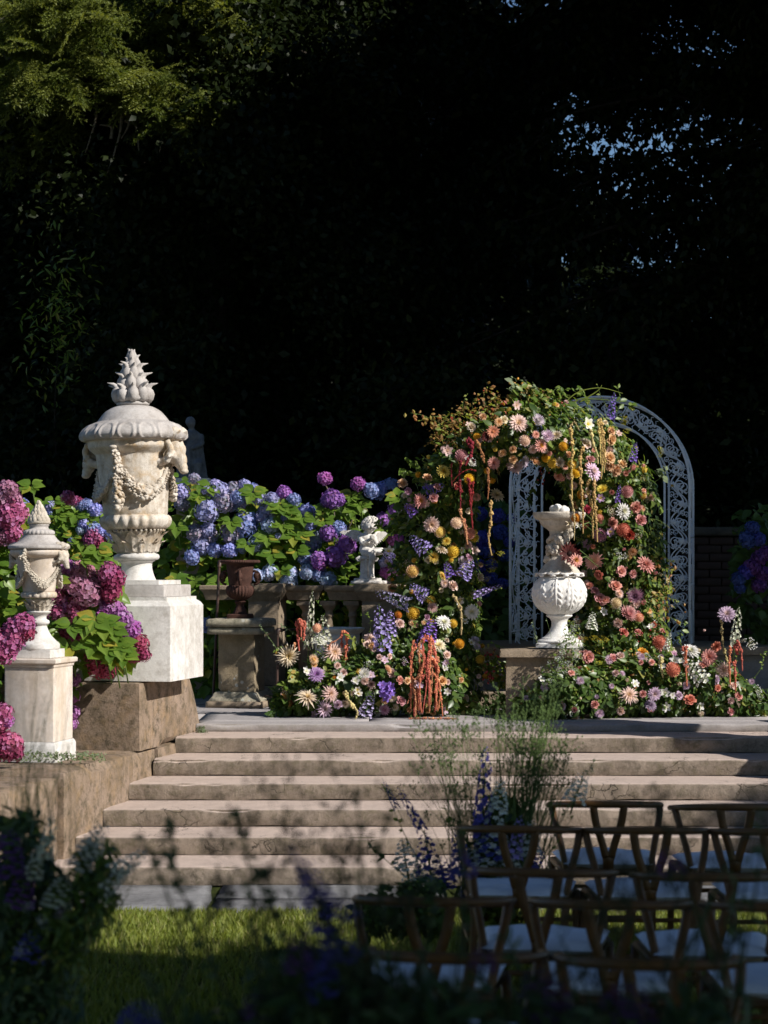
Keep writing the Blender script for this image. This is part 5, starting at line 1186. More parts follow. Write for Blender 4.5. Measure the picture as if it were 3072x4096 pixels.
S3 = 3.4127; S4 = 2.730
rows3 = [(1240,450,64,'dahlia','palepink'),(1385,430,45,'mum','lilacwhite'),(1055,510,38,'daisy','coral'),(1095,440,30,'dahlia','peach'),(1287,578,38,'pompon','palepink'),(1455,545,45,'mum','palelilac'),(1520,540,42,'dahlia','cream'),(1405,615,46,'dahlia','sunset'),(1350,640,32,'dahlia','palepink'),(1610,680,28,'rose','peach'),(1575,620,32,'pompon','gold'),(1545,740,36,'mum','cream'),(1495,745,36,'pompon','yellow'),(1360,735,42,'rose','apricot'),(1280,730,42,'mum','lilacwhite'),(1220,775,50,'dahlia','palepink'),(820,690,44,'pompon','dusty'),(880,735,46,'mum','white'),(690,805,47,'dahlia','yellow'),(1060,742,42,'dahlia','coralpink'),(880,860,36,'pompon','gold'),(570,855,36,'rose','peach'),(615,1000,37,'rose','dusty'),(390,895,38,'rose','apricot'),(425,950,30,'rose','mauve'),(515,1020,52,'dahlia','sunset'),(440,1075,38,'rose','dusty'),(600,1195,54,'dahlia','palepink'),(665,1253,38,'pompon','yellowpink'),(785,1185,40,'pompon','palepink'),(883,1262,38,'pompon','coralpink'),(710,1320,32,'dahlia','yellow'),(675,1385,42,'dahlia','cream'),(760,1395,42,'pompon','yellow'),(615,1435,38,'mum','yellow'),(285,1395,36,'anemone','whiteyellow'),(460,1540,42,'pompon','yellowpink'),(680,1575,34,'dahlia','yellow'),(755,1650,42,'rose','palepink'),(870,1095,24,'rose','cream'),(1080,980,52,'dahlia','cream'),(800,910,32,'rose','coral'),(640,920,30,'rose','dusty'),(605,1810,37,'mum','palepink'),(900,1840,52,'dahlia','white'),(465,1850,44,'pompon','yellow'),(465,1930,38,'mum','yellowpink'),(355,1920,30,'rose','pink'),(355,1855,24,'pompon','orange'),(565,1880,26,'rose','mauve'),(690,1920,56,'dahlia','white'),(760,1925,30,'pompon','yellow'),(805,2075,34,'pompon','gold'),(650,2090,54,'dahlia','cream'),(950,1780,22,'rose','pink'),(905,730,20,'daisy','maroon'),(1000,545,30,'daisy','maroon'),(880,1440,30,'dahlia','mauve'),(725,1255,14,'bud','yellow'),(745,1455,18,'pompon','yellow'),(1530,1720,14,'bud','yellow'),(560,900,18,'umbel','violet')]
put(arch, [ndA], c3, S3, rows3, dA)
rows4 = [(500,400,28,'mum','yellow'),(370,365,34,'anemone','whiteyellow'),(505,455,36,'rose','apricot'),(355,480,36,'rose','cream'),(495,565,37,'rose','apricot'),(500,610,31,'rose','apricot'),(535,635,36,'rose','apricot'),(573,603,30,'rose','apricot'),(397,645,52,'dahlia','palelilac'),(385,575,28,'rose','dusty'),(458,752,33,'mum','yellow'),(603,762,32,'pompon','dusty'),(445,800,22,'anemone','lilacane'),(578,878,46,'dahlia','white'),(655,858,36,'rose','coralpink'),(682,932,34,'rose','pink'),(515,948,32,'rose','coralpink'),(365,868,26,'rose','crimson'),(440,920,22,'pompon','coralpink'),(278,600,26,'pompon','yellow'),(300,650,28,'pompon','gold'),(580,988,37,'pompon','coral'),(615,1015,33,'rose','crimson'),(502,1000,25,'anemone','lilacane'),(442,1020,37,'pompon','mauve'),(375,1028,16,'bud','yellow'),(368,1075,28,'anemone','mauve'),(405,1170,46,'daisy','pink'),(712,1195,52,'dahlia','coralpink'),(570,1140,28,'umbel','white'),(615,1145,28,'umbel','peach'),(565,1232,33,'rose','pink'),(635,1245,25,'rose','pink'),(440,1250,32,'rose','coral'),(530,1322,40,'rose','coralpink'),(410,1350,28,'rose','dusty'),(440,1400,40,'rose','pink'),(475,1405,28,'rose','pink'),(655,1378,48,'mum','mauve'),(538,1420,30,'pompon','cream'),(607,1485,50,'mum','dusty'),(672,1505,26,'pompon','coralpink'),(548,1535,30,'rose','palepink'),(462,1470,24,'anemone','white'),(312,1518,27,'dahlia','coralpink'),(580,1595,30,'rose','coral'),(792,1650,38,'pompon','coral'),(825,1675,24,'rose','coral'),(690,1720,38,'rose','orange'),(370,1735,38,'rose','pink'),(515,1755,17,'bud','cream'),(375,1815,27,'mum','yellow'),(440,1838,35,'rose','coralpink'),(385,1895,38,'anemone','pink'),(485,1935,38,'rose','coral'),(300,1958,30,'rose','pink'),(570,1795,40,'lily','white'),(745,1560,22,'anemone','white'),(265,1998,22,'rose','palepink'),(865,725,12,'bud','yellow'),(290,1300,10,'bud','yellow'),(1530,0,1,'bud','yellow')][:-1]
put(arch, [ndA], c4, S4, rows4, dA)
for x, y, r, kd, col in ((262,1128,56,'daisy','maroon'),(298,1168,42,'dahlia','sunset'),(300,918,27,'pompon','orange'),(262,952,26,'lily','cream'),(318,965,24,'lily','white')):
    p_ = W(*c4(x, y), 14.98); flower(arch, kd, col, p_, r/S4*15/FX*1.1, tilt=.2)
    V, F3, F4 = tube([p_+Vector((0, .03, 0))-arch.location, p_+Vector((.09, .15, .03))-arch.location, p_+Vector((.22, .42, -.05))-arch.location], .004, 4); MB().mixed(V, F3, F4).obj('stem', M['stem'], arch)
rowsR = [(612,1962,52,'cactus','palepink'),(762,1955,38,'dahlia','palelilac'),(870,1812,40,'pompon','coral'),(975,1705,50,'dahlia','white'),(1085,1740,44,'dahlia','coralpink'),(1125,1675,32,'rose','coral'),(1172,1812,48,'cactus','palepink'),(1190,1485,46,'dahlia','palelilac'),(905,1965,26,'rose','palelilac'),(970,1995,38,'rose','coral'),(740,2025,34,'dahlia','greylilac'),(1125,1870,30,'rose','palelilac'),(1135,1920,22,'rose','coral'),(1335,1660,38,'umbel','white'),(1060,1580,14,'bud','palepink'),(880,1720,18,'anemone','mauve'),(800,1700,14,'bud','pink'),(1290,1640,14,'umbel','white')]
put(arch, [ndR], c4, S4, rowsR, 15.15)
def PW(cf, x, y, d): return W(*cf(x, y), d)
AO = .22
xr = random.Random(77)
def extras(parent, nd_, n, pal, d, lo=5.5, hi=12, ymax=1530):
    P, O = tube_sample(nd_, n*4, .94, 1.0); k = 0
    for p, o_ in zip(P, O):
        if k >= n or o_[1] > -.15 or p[2] < TER+.04: continue
        col, kd = xr.choice(pal); flower(parent, kd, col, Vector(p)+Vector(o_)*.03, xr.uniform(lo, hi)*d/FX, face=Vector(o_)*.5, tilt=.3); k += 1
extras(arch, ndA[:5], 70, [('yellow', 'pompon'), ('cream', 'rose'), ('palepink', 'dahlia'), ('yellowpink', 'mum'), ('whiteyellow', 'anemone'), ('peach', 'rose'), ('lilacwhite', 'mum'), ('gold', 'bud'), ('cream', 'umbel')], dA)
extras(arch, ndA[4:11], 66, [('peach', 'rose'), ('palepink', 'mum'), ('coralpink', 'dahlia'), ('cream', 'rose'), ('apricot', 'rose'), ('yellow', 'bud'), ('palepink', 'anemone'), ('gold', 'pompon')], dA)
extras(arch, ndA[10:], 90, [('pink', 'rose'), ('palepink', 'rose'), ('coralpink', 'rose'), ('cream', 'anemone'), ('peach', 'dahlia'), ('palepink', 'mum'), ('coral', 'rose'), ('cream', 'umbel'), ('pink', 'bud'), ('yellow', 'bud')], dA)
extras(arch, ndR, 60, [('pink', 'rose'), ('palepink', 'rose'), ('white', 'anemone'), ('palelilac', 'mum'), ('coralpink', 'rose'), ('white', 'umbel'), ('cream', 'bud')], 15.1)
ndS = spine_tube([(990, 1535, 16), (1040, 1520, 30), (1100, 1525, 22)], 15.3); fill(arch, ndS, [(LEAF, M['green'], 260, .05, False), (SMALL, M['lime'], 180, .025, False)], zmin=TER)
ndS = spine_tube([(1030, 1430, 20), (1070, 1440, 26), (1095, 1480, 22)], 15.6); fill(arch, ndS, [(LEAF, M['green'], 220, .045, False), (SMALL, M['bronze'], 120, .025, False)], lo=.1)
# spikes on the arch
for cf, col, x0, y0, x1, y1, d, rad in ((c4,'violet',500,345,528,175,15.2,.028),(c4,'violet',632,590,658,470,15.05,.028),(c3,'violet',1440,700,1600,655,15.0,.035),(c3,'lilac',570,1400,440,1280,14.98,.05),(c3,'violet',745,1590,705,1470,15.0,.035),(c3,'lilac',820,1590,905,1450,15.0,.05),(c3,'lilac',570,1730,440,1640,15.0,.045),(c3,'lilac',900,1720,1130,1640,15.1,.022),(c3,'palelilac',455,1790,180,1690,15.08,.045),(c3,'violet',560,2060,620,1890,15.08,.055),(c3,'violet',540,2170,500,2070,15.08,.04),(c3,'violet',545,960,700,905,15.0,.04),(c4,'violet',545,830,560,720,15.1,.02),(c4,'violet',240,470,330,400,15.1,.03),
                                   (c4,'white',390,1580,400,1470,14.98,.035),(c3,'violet',480,1130,400,1040,15.0,.03),(c3,'lilac',330,1450,240,1400,15.1,.03),(c3,'blue',1590,700,1560,650,15.0,.03)):
    spike(arch, col, PW(cf, x0, y0, d+AO), PW(cf, x1, y1, d+AO), rad)
for cf, col, x0, y0, x1, y1, d, rad in ((c4,'bell',1235,1680,1262,1440,15.0,.034),(c4,'white',1060,1890,930,1740,14.92,.05),(c4,'white',830,1700,860,1590,15.0,.02)):
    spike(arch, col, PW(cf, x0, y0, d), PW(cf, x1, y1, d), rad)
# hanging amaranth
for cf, col, pts, d, r in ((c3,'crimson',[(750,740),(748,820),(752,915)],15.08,.007),(c3,'crimson',[(815,730),(808,850),(815,1000),(812,1110)],15.06,.010),(c3,'fade',[(812,1080),(825,1150),(850,1230),(868,1345)],15.06,.011),(c3,'crimson',[(870,860),(885,960),(893,1100),(905,1230)],15.08,.012),(c3,'crimson',[(905,880),(900,1000),(890,1080)],15.1,.010),(c3,'bronze',[(1015,780),(1022,900),(1015,1010)],15.1,.011),(c3,'straw',[(1035,1020),(1040,1150),(1022,1290),(1045,1425)],15.1,.012),(c3,'crimson',[(870,560),(900,640),(880,700),(850,760)],15.07,.02),(c3,'bronze',[(930,580),(965,650),(990,740)],14.96,.016),(c3,'crimson',[(780,930),(800,900),(830,960)],15.08,.014),
    (c3,'crimson',[(930,800),(870,790),(800,830),(760,880)],14.96,.005),(c3,'fade',[(840,1150),(860,1240),(862,1340)],15.08,.008),
    (c4,'straw',[(268,388),(280,500),(275,640),(278,810)],15.08,.013),(c4,'straw',[(325,550),(330,700),(340,860),(342,1010)],15.08,.013),(c4,'straw',[(375,690),(372,760),(395,860),(400,1040)],15.1,.012),(c4,'straw',[(410,690),(412,840),(422,960),(426,1060)],15.07,.014),(c4,'straw',[(440,335),(452,440),(458,560),(448,690)],15.06,.012),(c4,'straw',[(450,345),(466,470),(470,580),(466,650)],14.92,.011),(c4,'straw',[(432,340),(442,460),(446,600)],14.91,.010),(c4,'pale',[(385,400),(400,470),(425,540),(430,600)],15.07,.014),(c4,'straw',[(345,500),(330,540),(325,600)],15.08,.012),(c4,'pale',[(268,380),(290,350),(320,400)],15.08,.007),
    (c3,'pale',[(760,1720),(800,1780),(822,1860),(820,2010)],15.08,.012),(c4,'pale',[(265,780),(290,900),(290,1050)],15.0,.008)):
    tassel(arch, col, [PW(cf, x, y, d-.16) for x, y in pts], r*1.15)
for col, pts, d, r in (('pale',[(1160,1510),(1162,1600),(1172,1700)],15.08,.013),('pale',[(1175,1690),(1190,1760),(1195,1830)],15.08,.012),('coral',[(1210,1680),(1205,1780),(1210,1900)],14.9,.014),('coral',[(1235,1760),(1240,1850),(1242,1940)],14.9,.013),('coral',[(1250,1640),(1275,1700),(1282,1820)],14.9,.011),('coral',[(1240,1660),(1255,1720),(1250,1650)],14.92,.02),('coral',[(945,1690),(950,1800),(955,1910)],14.9,.013),('coral',[(930,1690),(960,1680)],14.9,.018),('pale',[(805,1740),(800,1790),(815,1860)],14.9,.016)):
    tassel(arch, col, [PW(c4, x, y, d) for x, y in pts], r)
# sprays: lantern pods on arching stems at the upper left, twigs of fruit at the top, leafy shoots
PODM = [podmesh().mesh('seed_pod', leafmat('pod_gold', (.36, .34, .09), (.46, .24, .10), .4), True), podmesh().mesh('seed_pod', leafmat('pod_russet', (.44, .20, .09), (.46, .30, .13), .4), True)]
fruitm = plain('orange_fruit', (.55, .22, .03), .35, .5, 0, (.62, .34, .05)); redm = plain('red_berry', (.25, .015, .015), .3, .5)
V, F3, F4 = ball((0, 0, 0), 1, 9, 7); FRUIT = MB().mixed(V, F3, F4).mesh('crab_apple', fruitm, True); BERRY = MB().mixed(V, F3, F4).mesh('berry', redm, True)
def podspray(parent, P, npod, d, size=.028, seed=0, mesh=None, nm='seed_pod', leafn=10, lm='lime'):
    o = sprig(parent, P, M['stem'], SMALL, M[lm], leafn, .03, .0028, 'pod_sprig'); off = np.array(parent.location); Q = spl([np.array(p)-off for p in P], 6); r = random.Random(seed)
    for i in range(npod):
        f = r.uniform(.08, 1)*(len(Q)-1); a = min(int(f), len(Q)-2); c = Q[a]*(1-f+a)+Q[a+1]*(f-a)+np.array([r.gauss(0, .028), r.gauss(0, .03), r.gauss(-.012, .028)])
        po = link(nm, mesh or r.choice(PODM), o); s = size*r.uniform(.75, 1.2); po.location = c; po.rotation_euler = (pi+r.gauss(0, .7), r.gauss(0, .7), r.random()*6); po.scale = (s*.8, s*.8, s)
    return o
pods = [([(985,1000-60),(950,915),(915,898),(887,892)],14),([(1000,930),(965,905),(935,900),(905,910)],12),([(1010,920),(975,905),(940,925),(940,945)],8),([(1030,900),(1020,870),(1045,845),(1060,835)],8),([(1040,900),(1050,870),(1085,858),(1100,862)],8),([(1000,940),(970,945),(965,970),(970,990)],10),([(1050,910),(1075,885),(1080,895),(1090,905)],10),([(1060,960),(1080,970),(1085,990),(1080,1010)],8),([(1000,960),(1020,940),(1040,930),(1060,920)],16),([(960,960),(975,985),(970,1010),(975,1025)],8)]
for i, (pts, n) in enumerate(pods): podspray(arch, [W(x, y, 15.7-.05*j) for j, (x, y) in enumerate(pts)], n+3, 15.2, .040, i)
for i, (pts, n) in enumerate([([(1400,1180),(1430,1200),(1455,1215)],4),([(1410,1210),(1435,1230),(1458,1228)],5),([(1400,1280),(1440,1290),(1470,1300)],3),([(1420,1330),(1450,1335),(1470,1345)],4),([(1380,1330),(1400,1300),(1430,1290)],5)]): podspray(arch, [W(x, y, 15.7) for x, y in pts], n, 15.1, .038, 50+i)
for i, (pts, n) in enumerate([([(1200,890),(1170,860),(1140,830),(1105,815)],9),([(1190,880),(1160,845),(1130,832),(1110,838)],8),([(1230,900),(1215,880),(1195,865),(1180,860)],8),([(955,1030),(945,1005),(965,990),(985,985)],8)]): podspray(arch, [W(x, y, 15.7) for x, y in pts], n, 15.3, .014, 80+i, FRUIT, 'crab_apple', 14, 'sage')
for i, (pts, n) in enumerate([([(1220,930),(1225,900),(1230,880)],22),([(1190,990),(1180,1010),(1170,1030)],16),([(1260,1500),(1290,1530),(1310,1540)],16),([(1360,1370),(1400,1370),(1450,1380)],12),([(1460,1460),(1500,1470),(1540,1480)],14),([(1030,1440),(1050,1450),(1060,1470)],12),([(1350,1400),(1370,1420),(1390,1430)],16),([(1060,1400),(1080,1420)],8)]): podspray(arch, [W(x, y, 15.2 if y > 1400 else 15.5) for x, y in pts], n, 15.0, .011, 110+i, BERRY if i != 6 else FRUIT, 'berry', 8, 'bronze')
shoots = [([(1150,890),(1135,855),(1115,835),(1100,845)],'sage',12,.05),([(1170,890),(1165,850),(1150,825)],'sage',9,.045),([(1210,880),(1215,850),(1225,838)],'green',9,.04),([(1270,880),(1262,850),(1250,838)],'green',10,.045),([(1000,960),(950,950),(915,965)],'bronze',14,.03),([(960,1010),(920,990),(885,1000)],'green',12,.05),([(1090,890),(1075,860),(1060,850)],'lime',10,.03),([(1020,930),(1000,880),(1010,850)],'lime',12,.025),([(1060,900),(1045,860),(1050,840)],'bronze',12,.025),([(1180,900),(1130,850),(1105,820)],'sage',10,.06),([(1330,900),(1340,870),(1335,838)],'green',10,.06),([(1320,890),(1300,860),(1290,830)],'lime',4,.03),([(1290,900),(1270,860),(1240,845)],'green',12,.055),([(1340,910),(1355,880),(1368,870)],'green',10,.06),([(1400,1050),(1430,1030),(1440,1012)],'sage',12,.06),([(1400,1060),(1420,1080),(1430,1100)],'green',12,.05),([(930,1060),(890,1020),(865,1015)],'green',14,.06),([(900,1020),(895,1000),(882,990)],'green',9,.06),([(1390,1300),(1420,1330),(1440,1370),(1448,1400)],'lime',26,.04),([(1400,1240),(1430,1270),(1450,1260)],'lime',12,.03),([(1450,1400),(1470,1370),(1480,1340)],'green',10,.055),([(1010,1210),(1050,1220),(1080,1210)],'lime',18,.02),([(1010,1290),(1050,1280),(1085,1270)],'lime',10,.02),([(1020,1330),(1060,1340),(1075,1330)],'green',14,.035),([(1010,1400),(1060,1390),(1090,1400)],'green',16,.04),([(1160,1030),(1150,1060),(1140,1085)],'dgreen',10,.05),([(1180,1060),(1190,1080),(1200,1100)],'dgreen',12,.05),([(1540,1480),(1580,1440),(1600,1400)],'lime',14,.035),([(1600,1490),(1640,1450),(1650,1410)],'green',16,.03),([(1610,1500),(1650,1490),(1690,1480)],'dgreen',16,.05),([(1220,860),(1210,835),(1190,850)],'green',8,.05),([(1400,1120),(1425,1125),(1445,1140)],'lime',14,.022),([(1400,1180),(1420,1165),(1430,1150)],'lime',12,.022),([(950,1330),(900,1320),(870,1330)],'dgreen',14,.06),([(860,1130),(830,1120),(815,1135)],'green',12,.05)]
for pts, c, n, s in shoots: sprig(arch, [W(x, y, 15.62-.04*j) for j, (x, y) in enumerate(pts)], M['stem'], LEAF if s > .035 else SMALL, M[c], n, s, .003, 'leafy_shoot')
# long grass blades draped over the top
for pts in ([(1180,940),(1230,860),(1290,838),(1345,850)],[(1190,950),(1240,870),(1280,862),(1345,868)],[(1240,870),(1270,900),(1275,930)],[(1165,1005),(1180,960),(1190,940)],[(1170,1000),(1190,950),(1195,930)],[(1250,870),(1290,845),(1300,832)]):
    P = spl([np.array(W(x, y, 15.5))-np.array(arch.location) for x, y in pts], 5); V, _, F = strip(P, np.linspace(.014, .003, len(P)), .001, (0, -1, .3)); MB().add(V, F).obj('grass_blade', M['lime'], arch)
# fennel haze: tiny yellow umbels
umb = petalmat('fennel_yellow', (.45, .45, .05), (.68, .55, .05))
umbm = k_umbel(random.Random(5)).mesh('fennel_umbel', umb, True)
for cx, cy, sx, sy, n in ((910,1170,40,30,9),(930,1210,50,20,8),(920,1260,60,30,8),(1000,1240,50,30,8),(1070,1215,20,20,5),(1340,925,20,30,6),(1340,960,14,30,5),(1290,1400,30,30,10),(1280,1430,20,20,8),(1360,1080,14,14,3),(1430,990-900+900,10,20,2),(960,1150,40,20,6),(1020,1270,40,25,6),(880,1260,20,30,5),(985,1310,40,20,5),(1320,1490,30,20,4)):
    for i in range(n):
        px, py = cx+fr.uniform(-sx, sx), cy+fr.uniform(-sy, sy); o = link('fennel_umbel', umbm, arch); p = W(px, py, 15.48+fr.uniform(0, .2))
        o.matrix_local = Matrix.Translation(p-arch.location) @ Vector((fr.gauss(0, .4), -.6, .8)).to_track_quat('Z', 'Y').to_matrix().to_4x4() @ Matrix.Diagonal((.035,)*3+(1,))

# ================================================================== GROUND ARRANGEMENT left of the arch
gb = empty('ground_bouquet', (W(740, 1545, 15.1).x, 15.1, TER), 0, 'low spreading flower arrangement of cream dahlias and coral amaranth on the terrace edge', 'flower arrangement')
ndG = spine_tube([(600, 1535, 22), (640, 1505, 45), (700, 1485, 60), (770, 1470, 66), (850, 1462, 74), (930, 1470, 70), (985, 1500, 40)], 15.15)
fill(gb, ndG, [(LEAF, M['dgreen'], 3200, .07, False), (LEAF, M['green'], 2400, .05, False), (SMALL, M['lime'], 1500, .026, False), (NARROW, M['sage'], 700, .06, False), (LOBED, M['green'], 90, .085, True), (BIG, M['dgreen'], 30, .10, True)], zmin=TER)
ndG2 = spine_tube([(680, 1425, 26), (740, 1430, 26), (800, 1410, 34), (860, 1400, 46)], 15.2); fill(gb, ndG2, [(SMALL, M['green'], 700, .028, False), (NARROW, M['sage'], 300, .045, False), (LEAF, M['green'], 200, .045, False)], lo=.1)
rowsb = [(650,780,82,'cactus','cream'),(990,755,72,'cactus','palepink'),(835,810,36,'mum','yellowpink'),(858,920,54,'dahlia','lilac'),(960,1060,64,'cactus','palepink'),(790,1090,82,'cactus','cream'),(920,1180,62,'cactus','palelilac'),(1020,1140,34,'rose','palelilac'),(860,575,32,'pompon','pink'),(1210,915,42,'mum','white'),(1215,960,32,'rose','palepink'),(1165,1060,30,'anemone','whiteyellow'),(1160,1030,24,'anemone','whiteyellow'),(1030,940,30,'anemone','white'),(985,940,22,'bud','orange'),(1380,885,36,'mum','apricot'),(1375,1020,44,'anemone','violet'),(1350,1050,36,'anemone','violet'),(1400,1060,36,'anemone','violet'),(1370,1085,32,'anemone','violet'),(1345,1000,32,'anemone','violet'),(1405,1010,32,'anemone','violet'),(1360,1175,40,'dahlia','mauve'),(1480,1115,38,'rose','dusty'),(1470,960,32,'rose','coralpink'),(1525,965,28,'rose','apricot'),(1250,655,40,'dahlia','palepink'),(1265,705,28,'rose','apricot'),(1225,700,28,'rose','palepink'),(1345,800,26,'umbel','palepink'),(1320,790,22,'rose','palepink'),(1395,785,24,'rose','palepink'),(1505,820,28,'umbel','palelilac'),(880,720,20,'umbel','white'),(630,712,15,'bud','yellow'),(560,765,14,'bud','yellow'),(1620,1000,26,'anemone','palelilac'),(1610,700,34,'umbel','violet'),(1470,545,36,'rose','palepink'),(1465,480,22,'pompon','orange'),(1540,1180,24,'rose','peach'),(680,940,14,'bud','gold'),(930,660,26,'anemone','white'),(900,690,24,'anemone','white')]
put(gb, [ndG, ndG2], cb, S3, rowsb, 15.15)
for col, x0, y0, x1, y1, d, rad in (('lilac',1345,770,1315,405,15.0,.055),('lilac',1400,640,1405,440,15.1,.038),('palelilac',1210,1240,1270,1050,14.9,.045),('bell',925,720,900,480,15.1,.048),('bell',800,740,830,300,15.1,.028),('white',870,700,880,620,15.0,.04),('violet',1300,1010,1320,930,15.0,.02),('blue',1270,1010,1310,940,15.0,.015)):
    spike(gb, col, W(*cb(x0, y0), d), W(*cb(x1, y1), d), rad)
for col, pts, d, r in (('coral',[(715,530),(720,600),(725,680),(730,740)],15.0,.017),('coral',[(735,525),(745,580),(745,640)],14.98,.018),('coral',[(765,530),(770,600),(760,670)],15.0,.016),('coral',[(725,530),(745,520),(770,530)],14.98,.017),('coral',[(1040,615),(1045,700),(1035,790),(1040,860)],15.08,.012),('coral',[(1045,610),(1065,602),(1085,620)],15.08,.014),('coral',[(1085,620),(1080,720),(1072,830),(1083,965)],15.06,.015),('fade',[(945,735),(965,690),(1000,670),(1040,640)],15.0,.010),('pale',[(1065,1040),(1085,1090),(1125,1150),(1155,1180),(1160,1210),(1145,1245)],14.85,.017),
    ('fade',[(700,680),(695,740)],15.0,.010),('coral',[(1540,1090),(1535,1030),(1545,990)],15.08,.010)):
    tassel(gb, col, [W(*cb(x, y), d) for x, y in pts], r)
extras(gb, ndG, 64, [('palepink', 'rose'), ('white', 'anemone'), ('cream', 'mum'), ('palelilac', 'anemone'), ('yellow', 'bud'), ('peach', 'rose'), ('white', 'umbel'), ('palepink', 'umbel')], 15.1, 7, 12)
c6 = lambda x, y: (x/2.792+540, y/2.792+1458)
# the coral amaranth fountain spilling to the ground
rA = random.Random(2)
top = c3(590, 2010)
for i in range(24):
    x0 = 955+i*8.6+rA.uniform(-5, 5); yt = rA.uniform(-170, 110)-60*(1-abs(x0-1060)/110); xb = x0+rA.uniform(-12, 20); yb = rA.uniform(170, 258)
    pts = [c6(1050+(x0-1050)*.7+rA.uniform(-20, 20), yt-34), c6(x0+rA.uniform(-12, 12), yt+20), c6(x0+rA.uniform(-14, 14), (yt+yb)/2), c6(xb+rA.uniform(-10, 10), yb)]
    dd = 14.9+rA.uniform(-.08, .10); w3 = [W(px, py, dd) for px, py in pts]; w3[-1].z = max(w3[-1].z, TER+.012)
    tassel(gb, 'coral' if i % 4 else 'fade', w3, rA.uniform(.008, .015))
for i in range(6): 
    x0 = 960+i*45; w3 = [W(*c6(x0, 250), 14.75+rA.uniform(0, .1)) for _ in range(1)]+[W(*c6(x0+60, 252), 14.72)]; 
    for v in w3: v.z = TER+.010
    w3.insert(1, (w3[0]+w3[1])/2+Vector((0, .02, 0))); tassel(gb, 'fade', w3, .008)
for pts, c, n, s in [([(800-130,1520),(640,1500),(615,1480)],'green',16,.06),([(640,1530),(610,1530),(585,1545)],'dgreen',16,.07),([(700,1420),(680,1370),(665,1345)],'sage',22,.022),([(690,1430),(650,1380),(600,1345)],'sage',22,.02),([(620,1440),(590,1390),(560,1350)],'sage',18,.018),([(640,1420),(610,1400),(595,1405)],'green',12,.03),([(760,1420),(765,1390),(757,1375)],'lime',10,.05),([(680,1480),(640,1450),(625,1455)],'lime',14,.05),([(700,1500),(640,1520),(615,1500)],'bronze',12,.05),([(870,1420),(890,1370),(895,1340)],'green',16,.03),([(780,1430),(800,1360),(795,1320)],'green',16,.025)]:
    sprig(gb, [W(x, y, 15.1-.04*j) for j, (x, y) in enumerate(pts)], M['stem'], LEAF if s > .035 else SMALL, M[c], n, s, .0025, 'leafy_shoot')
# ---- grey-green rock moss tuft where the terrace meets the cheek wall
mp_ = empty('moss_tuft', (W(433, 1575, 14.2).x, 14.30, .672), 0, 'small green tuft growing in the corner of top step and cheek wall', 'plant')
n = 260; P = unit(n)*np.array([.045, .03, .05])*rng.random(n)[:, None]**.3; P[:, 2] = np.abs(P[:, 2]); leafobj('foliage', SMALL, M['sage'], P, P+.02*unit(n), unit(n), .014*np.ones(n), parent=mp_)
# ---- white haze flowers by the vase's foot
wf = empty('white_spray', (W(1225, 1500, 15.1).x, 15.1, TER), 0, 'airy white flowered sprays in front of the globe vase\'s foot', 'flower arrangement')
ndW = spine_tube([(1160, 1520, 25), (1195, 1480, 40), (1225, 1430, 34), (1240, 1370, 24), (1235, 1340, 12)], 14.85)
fill(wf, ndW, [(SMALL, M['sage'], 420, .024, False), (SMALL, M['green'], 300, .028, False)], lo=.1, zmin=TER)
wum = k_umbel(random.Random(9)).mesh('white_floret', petalmat('haze_white', (.5, .55, .35), (.78, .80, .80)), True)
P, O = tube_sample(ndW, 90, .2, 1.0)
for p in P:
    if p[0] < W(1190, 1400, 15.1).x and rng.random() < .55: continue
    p[2] = max(p[2], TER+.03); o = link('white_floret', wum, wf); o.matrix_local = Matrix.Translation(Vector(p)-wf.location) @ Vector((fr.gauss(0, .5), -.8, .5)).to_track_quat('Z', 'Y').to_matrix().to_4x4() @ Matrix.Diagonal((.028,)*3+(1,))
for (x, y) in ((1170, 1430), (1165, 1400), (1160, 1500), (1195, 1395)):
    sprig(wf, [W(1210, 1500, 15.15), W(x+10, (y+1480)/2, 15.1), W(x-15, y-60, 15.0)], M['stem'], SMALL, M['sage'], 14, .02, .002, 'leafy_shoot')

# ================================================================== HYDRANGEAS
def mophead_mesh(seed, n=78):
    rr = random.Random(seed); m = MB()
    for i in range(n):
        z = 1-1.72*(i+.5)/n; ph = i*2.39996; r = sqrt(max(0, 1-z*z)); d = Vector((r*cos(ph), r*sin(ph), z)); c = np.array(d)*rr.uniform(.84, 1.03); c[2] *= .88
        dd = (d+Vector((rr.gauss(0, .3), rr.gauss(0, .3), rr.gauss(0, .3)))).normalized(); D = dirmat(dd, rr.random()*6); g = rr.random(); s = rr.uniform(.17, .22)
        for q in range(4):
            V = np.array([(0, 0, 0), (s*.62, -s*.55, .05), (s*1.12, 0, .02), (s*.62, s*.55, .05), (s*.55, 0, -.01)]); F = np.array([(0, 1, 4), (1, 2, 4), (4, 2, 3), (0, 4, 3)])
            m.add(rotz(V, q*pi/2)@D.T+c, F, np.array([.0, .8, 1, .8, .5]), g)
    V, F3, F4 = ball((0, 0, 0), .78, 12, 8, (1, 1, .88)); m.mixed(V, F3, F4, 0, .0)
    return m
